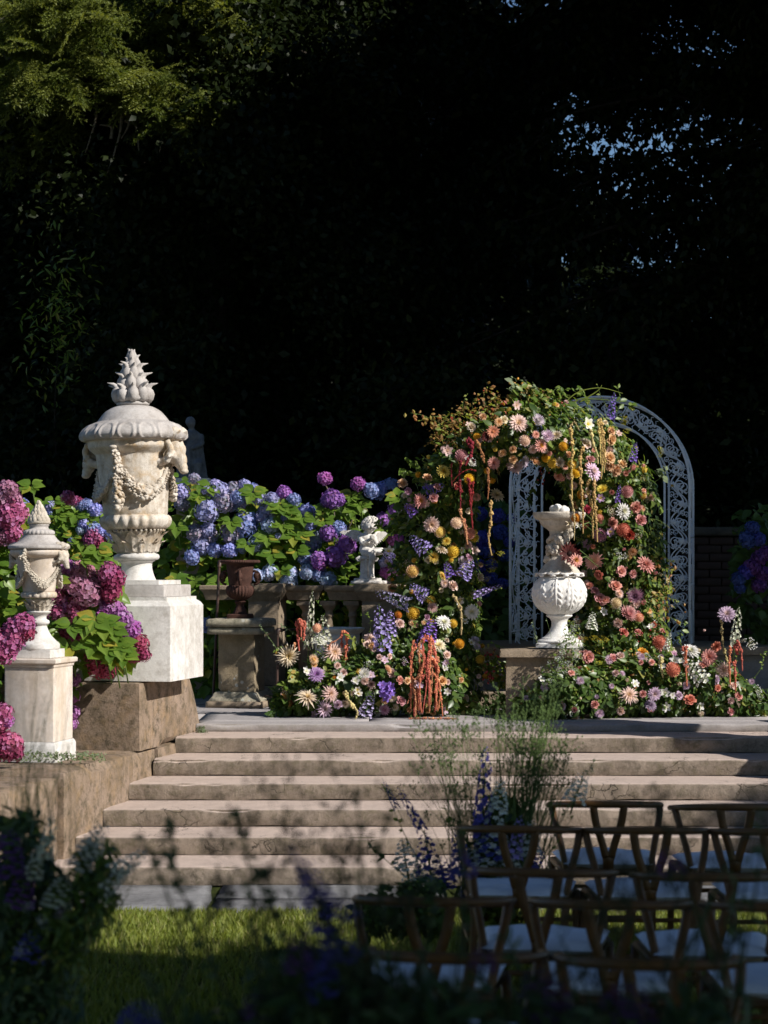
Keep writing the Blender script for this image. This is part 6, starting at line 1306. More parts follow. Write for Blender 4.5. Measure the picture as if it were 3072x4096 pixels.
HC = {'blue': ((.34, .38, .62), (.22, .30, .72), (.40, .40, .74)), 'periwinkle': ((.40, .40, .58), (.34, .35, .76), (.50, .46, .74)), 'lightblue': ((.45, .52, .58), (.34, .48, .76), (.52, .54, .78)), 'dusky': ((.36, .38, .38), (.32, .30, .54), (.48, .38, .50)),
      'violet': ((.35, .15, .35), (.30, .12, .52), (.40, .20, .60)), 'magenta': ((.4, .1, .3), (.46, .13, .50), (.50, .20, .52)), 'pink': ((.3, .08, .14), (.50, .10, .26), (.52, .20, .40)), 'mauvepink': ((.3, .14, .16), (.52, .20, .34), (.54, .30, .44)), 'crimson': ((.2, .03, .06), (.38, .045, .12), (.42, .09, .18)), 'purplepink': ((.3, .1, .3), (.44, .15, .42), (.50, .26, .52))}
HC['deep'] = ((.05, .06, .25), (.07, .10, .42), (.10, .12, .48)); HC['deepviolet'] = ((.08, .03, .12), (.14, .05, .24), (.18, .08, .30))  # deep blue and violet, with the shade on these heads put into the colour
HM = {}
def mop(parent, col, x, y, r, d):
    if col not in HM:
        mt = petalmat('sepal_'+col, HC[col][0], HC[col][1], .2, .12, HC[col][2]); HM[col] = [mophead_mesh(s).mesh('flower_head', mt, False) for s in (1, 2)]
    p = W(x, y, d); o = link('flower_head', fr.choice(HM[col]), parent); R = r*d/FX*1.16; n = Vector((fr.gauss(0, .35), -.75, .75+fr.gauss(0, .25)))
    o.matrix_local = Matrix.Translation(p-parent.location) @ n.to_track_quat('Z', 'Y').to_matrix().to_4x4() @ Matrix.Rotation(fr.random()*6, 4, 'Z') @ Matrix.Diagonal((R, R*fr.uniform(.92, 1.08), R, 1))
def inpoly(x, y, poly):
    c = np.zeros(len(x), bool); j = len(poly)-1
    for i in range(len(poly)):
        xi, yi = poly[i]; xj, yj = poly[j]; c ^= ((yi > y) != (yj > y)) & (x < (xj-xi)*(y-yi)/(yj-yi+1e-9)+xi); j = i
    return c
def polysample(poly, n):
    P = np.array(poly, float); lo, hi = P.min(0), P.max(0); out = np.zeros((0, 2))
    while len(out) < n: q = lo+(hi-lo)*rng.random((n*2, 2)); out = np.concatenate([out, q[inpoly(q[:, 0], q[:, 1], poly)]])
    return out[:n]
def edge_dist(q, poly):
    P = np.array(poly, float); d = np.full(len(q), 1e9)
    for a, b in zip(P, np.roll(P, -1, 0)):
        t = np.clip(((q-a)@(b-a))/((b-a)@(b-a)), 0, 1); d = np.minimum(d, np.linalg.norm(q-(a+t[:, None]*(b-a)), axis=1))
    return d
def bush(parent, poly, d0, depth, nleaf, size, nfront=150, mat='hydleaf', bulge=60.0, heads=()):
    """rounded leafy mass: outline at distance d0, its front swelling towards the path"""
    off = np.array(parent.location)
    for n, parts in ((nleaf, False), (nfront, True)):
        q = polysample(poly, n); e = np.clip(edge_dist(q, poly)/bulge, 0, 1); roundness = np.sqrt(1-(1-e)**2)
        u = rng.random(n)**(1.4 if not parts else 6)
        d = d0+depth*.55*(1-roundness)+depth*u*np.where(roundness > .2, 1, .5)
        P = Wn(q[:, 0], q[:, 1], d); N = np.array([0, -.55, .75])+unit(n)*.55+np.array(SUN)*.25; D = unit(n)*.9+np.array([0, -.35, -.45]); s = size*(.7+.55*rng.random(n))
        if not parts: leafobj('foliage', LEAF if size < .07 else BIG, M[mat], P-off, N, D, s*np.ones(n), parent=parent)
        else:
            R = frames(N, D); base = npmesh('leaf', BIG[0], BIG[1], M[mat], {'rnd': np.zeros(len(BIG[0])), 't': BIG[0][:, 1]}, True)
            for i in range(n): o = link('leaf', base, parent); o.matrix_local = Matrix.Translation(Vector(P[i]-off)) @ Matrix(R[i].tolist()).to_4x4() @ Matrix.Diagonal((s[i], s[i], s[i], 1))
def rosette(parent, x, y, d, n=7, size=.11, mat='hydleaf', spread=1.0):
    """a leafy shoot tip seen from the front: whorl of big leaves"""
    c = W(x, y, d)-parent.location; base = npmesh('leaf', BIG[0], BIG[1], M[mat], {'rnd': np.zeros(len(BIG[0])), 't': BIG[0][:, 1]}, True)
    for i in range(n):
        a = i*2.4+fr.uniform(-.3, .3); e = .25+.5*fr.random(); D = Vector((cos(a)*spread, -.45, sin(a)*spread*.8-.05)); N = Vector((-cos(a)*.35, -.9, .75-sin(a)*.2)); R = frames(np.array([N[:]]), np.array([D[:]]))[0]; s = size*fr.uniform(.7, 1.15)
        o = link('leaf', base, parent); o.matrix_local = Matrix.Translation(c+D*.01) @ Matrix(R.tolist()).to_4x4() @ Matrix.Diagonal((s, s, s, 1))
    V, F3, F4 = tube([c+Vector((0, .02, 0)), c+Vector((.02, .12, -.2))], .005, 5); MB().mixed(V, F3, F4).obj('stem', M['stem'], parent)
c2 = lambda x, y: (x/3.4127+324, y/3.4127+972)
hb_ = empty('hydrangea_bush', (W(540, 1400, 17.5).x, 17.5, .70), 0, 'big blue mophead hydrangea bush behind the balustrade', 'hydrangea bush')
bush(hb_, [(355, 1060), (385, 1030), (440, 1040), (540, 1055), (640, 1075), (700, 1110), (720, 1160), (728, 1270), (720, 1500), (430, 1520), (350, 1380), (335, 1200)], 17.0, .8, 1500, .105, 230)
heads = [(330,215,12,'dusky'),(235,310,16,'periwinkle'),(235,400,15,'dusky'),(610,290,16,'dusky'),(505,300,18,'periwinkle'),(700,265,13,'periwinkle'),(760,285,11,'blue'),(420,300,12,'periwinkle'),(415,450,25,'periwinkle'),(540,385,22,'dusky'),(650,350,15,'blue'),(680,390,12,'periwinkle'),(705,550,26,'blue'),(600,610,22,'dusky'),(860,450,17,'periwinkle'),(890,560,18,'lightblue'),(825,490,13,'periwinkle'),(990,320,15,'violet'),(1060,365,13,'blue'),(900,365,15,'periwinkle'),(800,360,12,'periwinkle'),(1150,465,18,'blue'),(1180,555,12,'blue'),(330,610,17,'dusky'),(425,590,15,'periwinkle'),(440,645,18,'dusky'),(380,700,21,'periwinkle'),(475,735,16,'blue'),(590,742,15,'blue'),(785,690,17,'lightblue'),(1190,690,17,'blue'),(1230,650,15,'lightblue'),(1140,795,14,'blue'),(1250,810,17,'violet'),(1170,880,14,'lightblue'),(1240,915,15,'blue'),(1310,962,18,'lightblue'),(880,905,17,'lightblue'),(790,925,13,'lightblue'),(1040,905,14,'lightblue'),(1020,980,17,'lightblue'),(1150,915,12,'lightblue'),(410,1290,15,'blue'),(310,790,15,'blue'),(620,400,14,'blue'),(480,250,10,'periwinkle'),(1000,500,9,'blue'),(945,640,8,'periwinkle'),(680,730,9,'blue')]
for x, y, r, c in heads: px, py = c2(x, y); mop(hb_, c, px, py, r, 16.95-.08*(py > 1200)+fr.uniform(-.05, .08))
for x, y, n in ((365,330,6),(440,260,6),(760,310,9),(960,400,9),(1000,440,7),(600,520,6),(200,560,6),(190,960,8),(490,980,9),(360,1060,6),(590,1160,8),(900,760,7),(1080,740,7),(1110,610,7),(980,540,6),(870,640,7),(1060,620,6),(960,880,6),(400,420,5),(1130,490,6),(720,690,5),(440,1110,6),(430,1430,6)):
    px, py = c2(x, y); rosette(hb_, px, py, 16.9, n, .115)
ph_ = empty('hydrangea_bush', (W(750, 1400, 17.3).x, 17.3, .70), 0, 'leggy purple hydrangea rising between balustrade and cherub statue', 'hydrangea bush')
bush(ph_, [(690, 1120), (700, 1085), (735, 1090), (765, 1075), (790, 1085), (800, 1120), (850, 1100), (870, 1150), (870, 1400), (690, 1400)], 16.98, .6, 600, .085, 90, bulge=40)
for x, y, r, c in ((1290,210,14,'magenta'),(1535,250,14,'magenta'),(1345,360,20,'violet'),(1300,380,12,'violet'),(1400,365,12,'violet'),(1320,610,18,'violet'),(1370,785,22,'violet'),(1450,700,20,'violet'),(1250,830,15,'magenta'),(1390,575,14,'blue'),(1630,300,16,'blue')):
    px, py = c2(x, y); mop(ph_, c, px, py, r, 16.88)
for x, y, r, c in ((195,950,18,'blue'),(240,930,14,'blue'),(300,905,15,'blue'),(330,1085,14,'violet'),(240,1155,14,'violet'),(420,1115,12,'violet'),(330,1550,21,'magenta'),(270,1540,13,'magenta'),(340,1310,16,'magenta'),(260,1475,12,'periwinkle'),(390,1400,10,'violet')):
    px, py = c3(x, y); mop(ph_, c, px, py, r, 16.95 if py > 1062 else 18.6)
for x, y, n in ((1300,420,6),(1500,430,7),(1480,340,5),(1430,860,7),(1290,520,6),(1460,470,6)): px, py = c2(x, y); rosette(ph_, px, py, 16.9, n, .09, spread=.9)
for x, y, n in ((345,985,8),(260,1250,6),(470,1700,5),(80,1040,6),(20,980,5)): px, py = c3(x, y); rosette(ph_, px, py, 16.9, n, .10)
for (a, b) in (((702, 1045), (712, 1075)), ((774, 1058), (765, 1110)), ((718, 1085), (722, 1130)), ((765, 1110), (748, 1150))):
    V, F3, F4 = tube([W(*a, 16.9)-ph_.location, W((a[0]+b[0])/2+2, (a[1]+b[1])/2, 16.92)-ph_.location, W(*b, 16.95)-ph_.location], .006, 5); MB().mixed(V, F3, F4).obj('stem', M['twig'], ph_)
dh = empty('hydrangea_bush', (W(1060, 1300, 18.3).x, 18.3, .72), 0, 'deep blue hydrangea bush in shade behind the flower arch', 'hydrangea bush')
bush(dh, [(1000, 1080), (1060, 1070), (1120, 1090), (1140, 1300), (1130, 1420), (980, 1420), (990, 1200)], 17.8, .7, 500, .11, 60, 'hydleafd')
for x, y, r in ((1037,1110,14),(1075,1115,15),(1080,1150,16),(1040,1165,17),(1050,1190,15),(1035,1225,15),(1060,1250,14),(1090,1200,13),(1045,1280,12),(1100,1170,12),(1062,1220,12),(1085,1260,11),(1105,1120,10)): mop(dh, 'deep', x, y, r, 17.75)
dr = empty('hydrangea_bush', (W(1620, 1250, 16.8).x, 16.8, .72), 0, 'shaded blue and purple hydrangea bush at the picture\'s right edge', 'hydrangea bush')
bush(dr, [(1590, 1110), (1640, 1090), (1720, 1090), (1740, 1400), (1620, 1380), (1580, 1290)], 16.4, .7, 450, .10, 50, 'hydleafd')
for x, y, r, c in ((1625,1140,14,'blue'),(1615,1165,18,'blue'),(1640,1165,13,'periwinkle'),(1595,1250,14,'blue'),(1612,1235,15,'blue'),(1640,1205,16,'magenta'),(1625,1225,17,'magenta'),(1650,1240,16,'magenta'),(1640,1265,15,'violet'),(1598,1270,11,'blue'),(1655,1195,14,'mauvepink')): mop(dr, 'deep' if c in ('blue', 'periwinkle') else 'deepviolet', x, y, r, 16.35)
# pink bushes around the two white urns
pb = empty('hydrangea_bush', (W(190, 1450, 13.35).x, 13.35, .30), 0, 'crimson and purple-pink hydrangea bush between the two white urns', 'hydrangea bush')
bush(pb, [(120, 1225), (160, 1205), (200, 1220), (240, 1225), (262, 1300), (290, 1350), (305, 1385), (290, 1430), (215, 1450), (160, 1440), (150, 1560), (120, 1560), (100, 1400)], 12.98, .34, 380, .095, 60, bulge=30)
c1 = lambda x, y: (x/3.4127, y/3.4127+729); c5 = lambda x, y: (x/2.792, y/2.792+1350)
for x, y, r, c in ((490,1690,18,'purplepink'),(600,1740,27,'mauvepink'),(570,1830,24,'mauvepink'),(650,1880,29,'mauvepink'),(690,1810,22,'mauvepink'),(800,1730,22,'pink'),(840,1790,22,'crimson'),(820,1870,22,'crimson'),(430,1900,20,'pink'),(420,2000,24,'pink'),(470,1960,18,'purplepink'),(545,1960,22,'pink'),(580,2040,22,'pink'),(790,1990,20,'purplepink'),(850,2020,22,'purplepink'),(900,2090,22,'purplepink'),(960,2160,22,'magenta'),(760,2060,18,'magenta'),(430,1830,16,'pink')): px, py = c1(x, y); mop(pb, c, px, py, r, 12.95+fr.uniform(-.06, .06))
for x, y, r, c in ((840,110,19,'crimson'),(855,180,16,'crimson'),(810,190,14,'crimson'),(600,250,24,'crimson'),(570,210,20,'crimson'),(650,270,18,'crimson'),(420,20,22,'pink'),(470,60,18,'crimson'),(540,30,20,'pink'),(770,50,18,'magenta'),(800,110,15,'purplepink'),(445,330,14,'purplepink'),(440,430,14,'purplepink'),(438,530,14,'purplepink'),(430,600,12,'purplepink'),(380,60,16,'crimson')): px, py = c5(x, y); mop(pb, c, px, py, r, 13.0 if x > 460 else 13.1)
for x, y, n, s in ((700,2080,8,.115),(760,2110,7,.115),(640,2120,7,.11),(830,2150,7,.11),(620,1620,6,.09),(700,1620,6,.09),(430,1790,5,.08),(530,2110,6,.10),(720,1560,6,.09)): px, py = c1(x, y); rosette(pb, px, py, 12.85, n, s)
for x, y, n in ((610,90,7),(660,130,7),(720,120,7),(560,120,6),(690,200,6),(640,170,6),(740,170,6),(420,130,5)): px, py = c5(x, y); rosette(pb, px, py, 12.84, n, .11)
pl_ = empty('hydrangea_bush', (W(20, 1400, 12.9).x, 12.9, .30), 0, 'rose-pink hydrangea bush at the picture\'s left edge by the small urn', 'hydrangea bush')
bush(pl_, [(-190, 1090), (30, 1050), (60, 1090), (60, 1200), (20, 1260), (55, 1330), (60, 1400), (20, 1440), (30, 1600), (-190, 1640)], 13.0, .5, 1000, .095, 60, bulge=30)
for x, y, r, c in ((60,1130,22,'mauvepink'),(30,1190,24,'mauvepink'),(90,1210,20,'mauvepink'),(100,1290,26,'pink'),(60,1330,24,'pink'),(150,1300,16,'pink'),(10,1350,24,'mauvepink'),(50,1420,26,'mauvepink'),(100,1450,18,'pink'),(10,1460,22,'mauvepink'),(-40,1250,26,'mauvepink'),(500,1200-20,14,'pink')): px, py = c1(x, y); mop(pl_, c, px, py, r, (13.0 if x < 400 else 14.2)+fr.uniform(-.05, .05))
for x, y, r, c in ((90,30,24,'pink'),(140,0,24,'pink'),(60,110,26,'pink'),(20,160,26,'pink'),(90,60,24,'pink'),(160,40,18,'crimson'),(10,90,22,'pink')): px, py = c5(x, y); mop(pl_, c, px, py, r, 12.35)
for x, y, r, c in ((15,540,22,'pink'),(-10,590,22,'pink'),(40,580,14,'magenta'),(70,720,24,'pink'),(30,760,22,'crimson'),(90,770,18,'crimson'),(10,700,20,'crimson')): px, py = c5(x, y); mop(pl_, c, px, py, r, 12.1)
for x, y, r, c in ((-200,1300,26,'pink'),(-330,1200,26,'mauvepink'),(-420,1500,26,'pink'),(-260,1650,26,'crimson'),(-480,1900,24,'pink'),(-200,2000,26,'mauvepink'),(-350,2200,24,'pink')): px, py = c1(x, y); mop(pl_, c, px, py, r, 12.95)
for x, y, n in ((-150,1500,7),(-300,1800,7),(-420,1350,7),(230,1090,9),(180,1380,6),(110,1380,6),(20,1500,6),(10,1700,6),(40,1930,7),(20,1980,6)): px, py = c1(x, y); rosette(pl_, px, py, 13.1, n, .085)
bl = empty('hydrangea_bush', (W(180, 1200, 15.2).x, 15.2, .60), 0, 'leafy hydrangea bush with a few blue and crimson heads between the urns', 'hydrangea bush')
bush(bl, [(55, 1110), (100, 1075), (130, 1080), (215, 1095), (240, 1150), (245, 1250), (230, 1400), (60, 1400), (40, 1200)], 14.9, .7, 900, .085, 120)
for x, y, r, c in ((600,1235,12,'blue'),(640,1230,12,'blue'),(545,1205,12,'pink'),(580,1210,9,'crimson'),(700,1270,14,'blue'),(370,1245,11,'periwinkle'),(620,1370,12,'blue'),(680,1410,15,'blue'),(740,1430,13,'blue'),(600,1420,10,'lightblue'),(720,1490,15,'pink'),(690,1440,16,'pink'),(665,1490,16,'pink'),(745,1520,14,'crimson'),(160,1235,14,'blue'),(370,1290,9,'blue'),(530,1500,8,'blue'),(820,1450,14,'blue')): px, py = c1(x, y); mop(bl, c, px, py, r, 14.8)
for x, y, n in ((400,1200,6),(460,1230,8),(560,1300,6),(480,1360,7),(600,1500,7),(640,1590,7),(400,1420,7),(540,1460,6),(340,1290,6),(650,1330,5),(430,1300,6)): px, py = c1(x, y); rosette(bl, px, py, 14.8, n, .085)

# ================================================================== GRASS
n = 90000; x = rng.uniform(-2.6, 3.0, n); y = 10.70-(rng.random(n)**1.5)*3.8; P = np.stack([x, y, np.full(n, -.012)], -1)
tG = (np.array([(-.10, 0, 0), (.10, 0, 0), (.04, .55, .10), (-.04, .6, .10), (0, 1, .35)]), [np.array([(3, 2, 4)]), np.array([(0, 1, 2, 3)])])
D = np.stack([rng.normal(0, .45, n), rng.normal(0, .45, n), np.ones(n)], -1); N = unit(n); N[:, 2] = 0
h = (.030+.035*rng.random(n))*(1+.3*wav(P, 2.5, 4)); leafobj('grass', (tG[0]*np.array([1, 1, .6]), tG[1]), M['grass'], P, N, D, np.stack([h*1.1, h, h], -1))
n = 14000; x = rng.uniform(-3, 3.5, n); y = rng.uniform(3.0, 7.2, n); P = np.stack([x, y, np.full(n, -.012)], -1); D = np.stack([rng.normal(0, .45, n), rng.normal(0, .45, n), np.ones(n)], -1); N = unit(n); N[:, 2] = 0
leafobj('grass', tG, M['grass'], P, N, D, .05+.03*rng.random(n))
# tufts on the ledge by the small pedestal
lt = empty('ledge_plants', (-2.0, 12.35, .634), 0, 'low grey-green tufts growing on the stone ledge by the small pedestal', 'plant')
n = 420; P = np.stack([rng.uniform(-.35, .28, n), rng.normal(.0, .05, n), .02+.05*rng.random(n)], -1); leafobj('foliage', SMALL, M['sage'], P, unit(n)+[0, -.4, .6], unit(n)+[0, 0, .7], .016+.012*rng.random(n), parent=lt)

# ================================================================== FOREGROUND FLOWERS
def stems(parent, rows, mat='dstem', r=.0032):
    for pts, c, n, s, t in rows: sprig(parent, pts, M[mat], t, M[c], n, s, r, 'leafy_stem')
def grassy(parent, base, tips, n, mat='stem', r=.0022, seeds=True, jit=.05, d=None):
    m = MB(); rr = random.Random(n)
    for i in range(n):
        b = Vector(base)+Vector((rr.gauss(0, jit*1.5), rr.gauss(0, jit*1.5), 0)); t = Vector(rr.choice(tips))+Vector((rr.gauss(0, jit), rr.gauss(0, jit), rr.gauss(0, jit*1.4))); mid = (b+t)/2+Vector((rr.gauss(0, .02), 0, rr.uniform(0, .06)))
        P = spl([b-parent.location, mid-parent.location, t-parent.location], 5); V, F3, F4 = tube(P, np.linspace(r, r*.35, len(P)), 3); m.mixed(V, F3, F4)
        if seeds:
            for q in range(9):
                c = P[-1]+(P[-2]-P[-1])*rr.uniform(-.1, 1.2); e = c+np.array([rr.gauss(0, .022), rr.gauss(0, .02), rr.uniform(.004, .04)]); V, F3, F4 = tube([c, e], .0009, 3); m.mixed(V, F3, F4); V, F3, F4 = ball(e, .0035, 4, 3, (1, 1, 1.8)); m.mixed(V, F3, F4)
    return m.obj('grass_stems', M[mat], parent)
# --- clump at left, beside the aisle
dL = 6.4
fl_ = empty('aisle_flower_clump', (W(60, 2000, dL).x, dL, 0), 0, 'shaded clump of white larkspur, silvery stems and grasses at the left edge', 'flower arrangement')
ndL = spine_tube([(20, 2212, 150), (40, 2080, 140), (60, 1960, 95), (50, 1850, 70), (40, 1760, 40)], dL)
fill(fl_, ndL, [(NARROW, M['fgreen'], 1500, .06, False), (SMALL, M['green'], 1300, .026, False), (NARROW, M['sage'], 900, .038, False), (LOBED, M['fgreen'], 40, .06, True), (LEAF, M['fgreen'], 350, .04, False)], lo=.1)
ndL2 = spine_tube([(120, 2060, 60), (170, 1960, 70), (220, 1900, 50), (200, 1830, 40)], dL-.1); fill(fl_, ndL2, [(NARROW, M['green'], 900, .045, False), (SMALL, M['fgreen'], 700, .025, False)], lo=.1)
for x0, y0, x1, y1, c, rad in ((185,1850,228,1772,'white',.032),(170,1880,205,1800,'white',.03),(240,1890,322,1835,'white',.026),(215,1930,300,1860,'white',.022),(15,1900,20,1790,'purple',.05),(95,1860,115,1760,'bell',.022),(70,1900,90,1820,'bell',.025),(40,1960,60,1880,'purple',.04),(60,2080,70,2010,'navy',.04),(120,1960,140,1890,'bell',.04)):
    spike(fl_, c, W(x0, y0, dL-.15), W(x1, y1, dL-.15), rad)
for x, y, r, c in ((45,2050,17,'white'),(90,1990,15,'white'),(130,1975,12,'palelilac'),(60,1960,14,'white'),(110,1850,10,'white')): flower(fl_, 'umbel', c, W(x, y, dL-.3), r*dL/FX, tilt=.2)
tips = [W(x, y, dL+.1) for x, y in ((60,1530),(85,1480),(105,1510),(130,1600),(150,1620),(60,1590),(85,1560),(100,1600),(40,1580),(110,1640),(140,1660),(75,1500),(30,1620),(170,1650),(95,1680))]
grassy(fl_, W(60, 2100, dL), tips, 34, 'stem', .0020, False)
grassy(fl_, W(120, 2060, dL), [W(x, y, dL) for x, y in ((230,1880),(260,1940),(240,2000),(200,1990),(270,1900),(300,1850))], 50, 'stem', .002, False)
# --- clump in the middle, beside the first chairs
dM = 8.9
fm = empty('aisle_flower_clump', (W(1080, 1950, dM).x, dM, 0), 0, 'tall clump of white snapdragons, blue delphiniums and grasses beside the front chairs', 'flower arrangement')
ndM = spine_tube([(1080, 2080, 60), (1080, 1980, 75), (1075, 1890, 70), (1080, 1800, 50), (1090, 1720, 30)], dM)
fill(fm, ndM, [(NARROW, M['green'], 1200, .06, False), (SMALL, M['green'], 1500, .03, False), (LEAF, M['dgreen'], 700, .05, False), (SMALL, M['lime'], 400, .025, False)], lo=.05)
for x0, y0, x1, y1, c, rad in ((1065,1850,1070,1720,'white',.05),(1050,1880,1040,1790,'white',.045),(1100,1880,1110,1810,'white',.04),(1240,1735,1262,1668,'white',.04),(1030,1890,1015,1830,'white',.04),(880,1880,870,1810,'white',.045),(900,1910,915,1840,'bell',.03),(1040,1810,1050,1610,'blue',.035),(1060,1860,1035,1750,'blue',.05),(935,1930,915,1795,'blue',.055),(960,1920,950,1850,'blue',.05),(915,1800,860,1700,'blue',.02),(860,1750,825,1680,'blue',.012),(1015,1960,1020,1880,'blue',.04),(1150,1890,1170,1830,'blue',.03),(1085,1930,1095,1880,'bell',.03)):
    spike(fm, c, W(x0, y0, dM-.1), W(x1, y1, dM-.1), rad)
grassy(fm, W(1100, 1950, dM), [W(x, y, dM) for x, y in ((1150,1560),(1130,1600),(1165,1570),(1180,1620),(1110,1560),(1190,1580),(1140,1640),(1090,1590),(1200,1640),(1170,1530),(1215,1660),(1075,1560),(1160,1700),(1185,1720))], 120, 'stem', .0032)
grassy(fm, W(1040, 1950, dM), [W(x, y, dM) for x, y in ((940,1590),(960,1620),(1000,1580),(980,1650),(1020,1620),(920,1640),(1010,1690),(960,1560),(900,1600),(1000,1740),(940,1760))], 60, 'stem', .0024)
stems(fm, [([W(1060, 1950, dM), W(1000, 1850, dM), W(960, 1740, dM)], 'green', 20, .03, LEAF), ([W(1000, 1950, dM), W(900, 1850, dM), W(830, 1700, dM)], 'green', 26, .028, LEAF), ([W(980, 1980, dM), W(860, 1880, dM), W(800, 1830, dM)], 'dgreen', 24, .03, LEAF), ([W(1150, 1900, dM), W(1220, 1760, dM), W(1285, 1640, dM)], 'sage', 26, .025, SMALL), ([W(1100, 1930, dM), W(1180, 1850, dM), W(1240, 1760, dM)], 'green', 20, .025, SMALL)], 'stem', .003)
ndM2 = spine_tube([(780, 1990, 30), (860, 1960, 55), (960, 1960, 60)], dM-.3); fill(fm, ndM2, [(LEAF, M['dgreen'], 900, .045, False), (SMALL, M['green'], 700, .028, False)], lo=.05)
for x0, y0, x1, y1, c, rad in ((1000,1900,985,1790,'blue',.04),(1110,1860,1125,1760,'lilac',.03),(890,1950,880,1880,'white',.04),(1075,1760,1082,1680,'white',.035),(1145,1850,1150,1770,'white',.04)): spike(fm, c, W(x0, y0, dM-.12), W(x1, y1, dM-.12), rad)
# --- out-of-focus stems right before the camera
dF = 4.0
ff = empty('near_flower_clump', (W(760, 2300, dF).x, dF, 0), 0, 'blurred tall delphiniums and dark stems nearest the camera along the bottom edge', 'flower arrangement')
ndF = spine_tube([(330, 2330, 70), (560, 2270, 110), (760, 2240, 140), (960, 2230, 120), (1300, 2260, 100), (1600, 2250, 110)], dF)
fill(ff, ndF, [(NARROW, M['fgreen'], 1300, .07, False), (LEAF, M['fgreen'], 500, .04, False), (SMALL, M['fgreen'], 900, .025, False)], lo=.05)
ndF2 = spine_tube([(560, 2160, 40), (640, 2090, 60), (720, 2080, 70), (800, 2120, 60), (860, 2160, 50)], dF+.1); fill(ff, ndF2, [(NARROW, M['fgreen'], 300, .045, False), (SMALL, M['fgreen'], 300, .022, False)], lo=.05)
for x0, y0, x1, y1, c, rad, d in ((720,2010,665,1890,'navy',.034,dF),(690,1960,655,1850,'navy',.026,dF),(665,1905,622,1820,'blue',.012,dF),(735,2080,715,1990,'navy',.032,dF),(645,2110,650,2000,'purple',.026,dF),(700,2160,680,2040,'navy',.035,dF),(560,2250,545,2140,'purple',.03,dF),(1000,1900,990,1830,'blue',.03,5.0),(1180,2200,1160,2090,'purple',.05,dF),(1350,2210,1360,2120,'purple',.05,dF),(760,1990,735,1935,'navy',.02,dF),(300,2230,310,2160,'navy',.04,dF),(1040,2100,1050,2040,'purple',.025,dF),(1450,1890,1440,1830,'purple',.03,5)):
    spike(ff, c, W(x0, y0, d), W(x1, y1, d), rad)
for x, y, r, c in ((1130,2160,12,'white'),(980,2000,7,'white'),(1500,2190,16,'white'),(840,2160,9,'white'),(1240,2080,7,'white')): flower(ff, 'umbel', c, W(x, y, dF), r*dF/FX, tilt=.2)
stems(ff, [([W(880, 2260, dF), W(840, 2050, dF), W(820, 1880, dF), W(835, 1760, dF)], 'fgreen', 50, .018, SMALL), ([W(960, 2260, dF), W(990, 2080, dF), W(1000, 1900, dF), W(985, 1740, dF)], 'fgreen', 50, .016, SMALL), ([W(680, 2260, dF), W(650, 2100, dF), W(600, 1990, dF), W(575, 1900, dF)], 'fgreen', 40, .022, SMALL), ([W(300, 2280, dF), W(400, 2100, dF), W(350, 1900, dF), W(300, 1800, dF)], 'fgreen', 50, .02, SMALL), ([W(560, 2260, dF), W(470, 2110, dF), W(385, 1900, dF), W(365, 1780, dF)], 'fgreen', 70, .024, SMALL), ([W(600, 2260, dF), W(560, 2100, dF), W(540, 1900, dF), W(515, 1760, dF)], 'fgreen', 60, .022, SMALL), ([W(640, 2250, dF), W(590, 2120, dF), W(570, 1960, dF), W(560, 1880, dF)], 'fgreen', 60, .026, SMALL), ([W(760, 2230, dF), W(735, 2070, dF), W(700, 1960, dF)], 'fgreen', 26, .03, SMALL),
            ([W(800, 2240, dF), W(770, 2100, dF), W(780, 1900, dF), W(770, 1700, dF)], 'fgreen', 40, .016, SMALL), ([W(860, 2240, dF), W(900, 2120, dF), W(930, 1990, dF), W(935, 1900, dF)], 'fgreen', 30, .024, LEAF), ([W(420, 2280, dF), W(350, 2160, dF), W(300, 2080, dF), W(260, 2010, dF)], 'fgreen', 20, .02, SMALL), ([W(1500, 2270, dF), W(1560, 2050, dF), W(1610, 1850, dF)], 'fgreen', 16, .05, NARROW), ([W(1560, 2270, dF), W(1600, 2100, dF), W(1640, 1880, dF), W(1650, 1760, dF)], 'fgreen', 30, .045, NARROW),
            ([W(1000, 2260, dF), W(1010, 2120, dF), W(1000, 1960, dF)], 'fgreen', 30, .022, SMALL), ([W(1200, 2280, dF), W(1150, 2150, dF), W(1090, 2020, dF)], 'fgreen', 30, .03, NARROW)], 'dstem', .0035)
grassy(ff, W(800, 2300, dF), [W(x, y, dF) for x, y in ((620,1850),(700,1800),(760,1900),(820,1850),(860,1960),(540,1930),(480,1960),(900,1900))], 44, 'dstem', .0016, True, .07)
grassy(ff, W(1350, 2320, dF), [W(x, y, dF) for x, y in ((1300,2000),(1400,1950),(1500,1990),(1250,2050),(1580,1940))], 30, 'dstem', .0016, True, .07)
for pts in ([(1470,2090),(1540,1930),(1600,1810)],[(1540,2080),(1500,1960),(1440,1830)],[(1555,2120),(1600,1960),(1625,1830)],[(1480,2240),(1500,2060),(1570,1860)],[(880,2250),(860,2100),(870,1960)],[(1290,2270),(1260,2120),(1200,2010)],[(1620,2250),(1600,2050),(1640,1900)],[(1130,2240),(1180,2120),(1260,2060)]):
    P = spl([np.array(W(x, y, dF+.2))-np.array(ff.location) for x, y in pts], 6); V, _, F = strip(P, np.linspace(.009, .0015, len(P)), .001, (0, -1, .3)); MB().add(V, F).obj('grass_blade', M['fgreen'], ff)
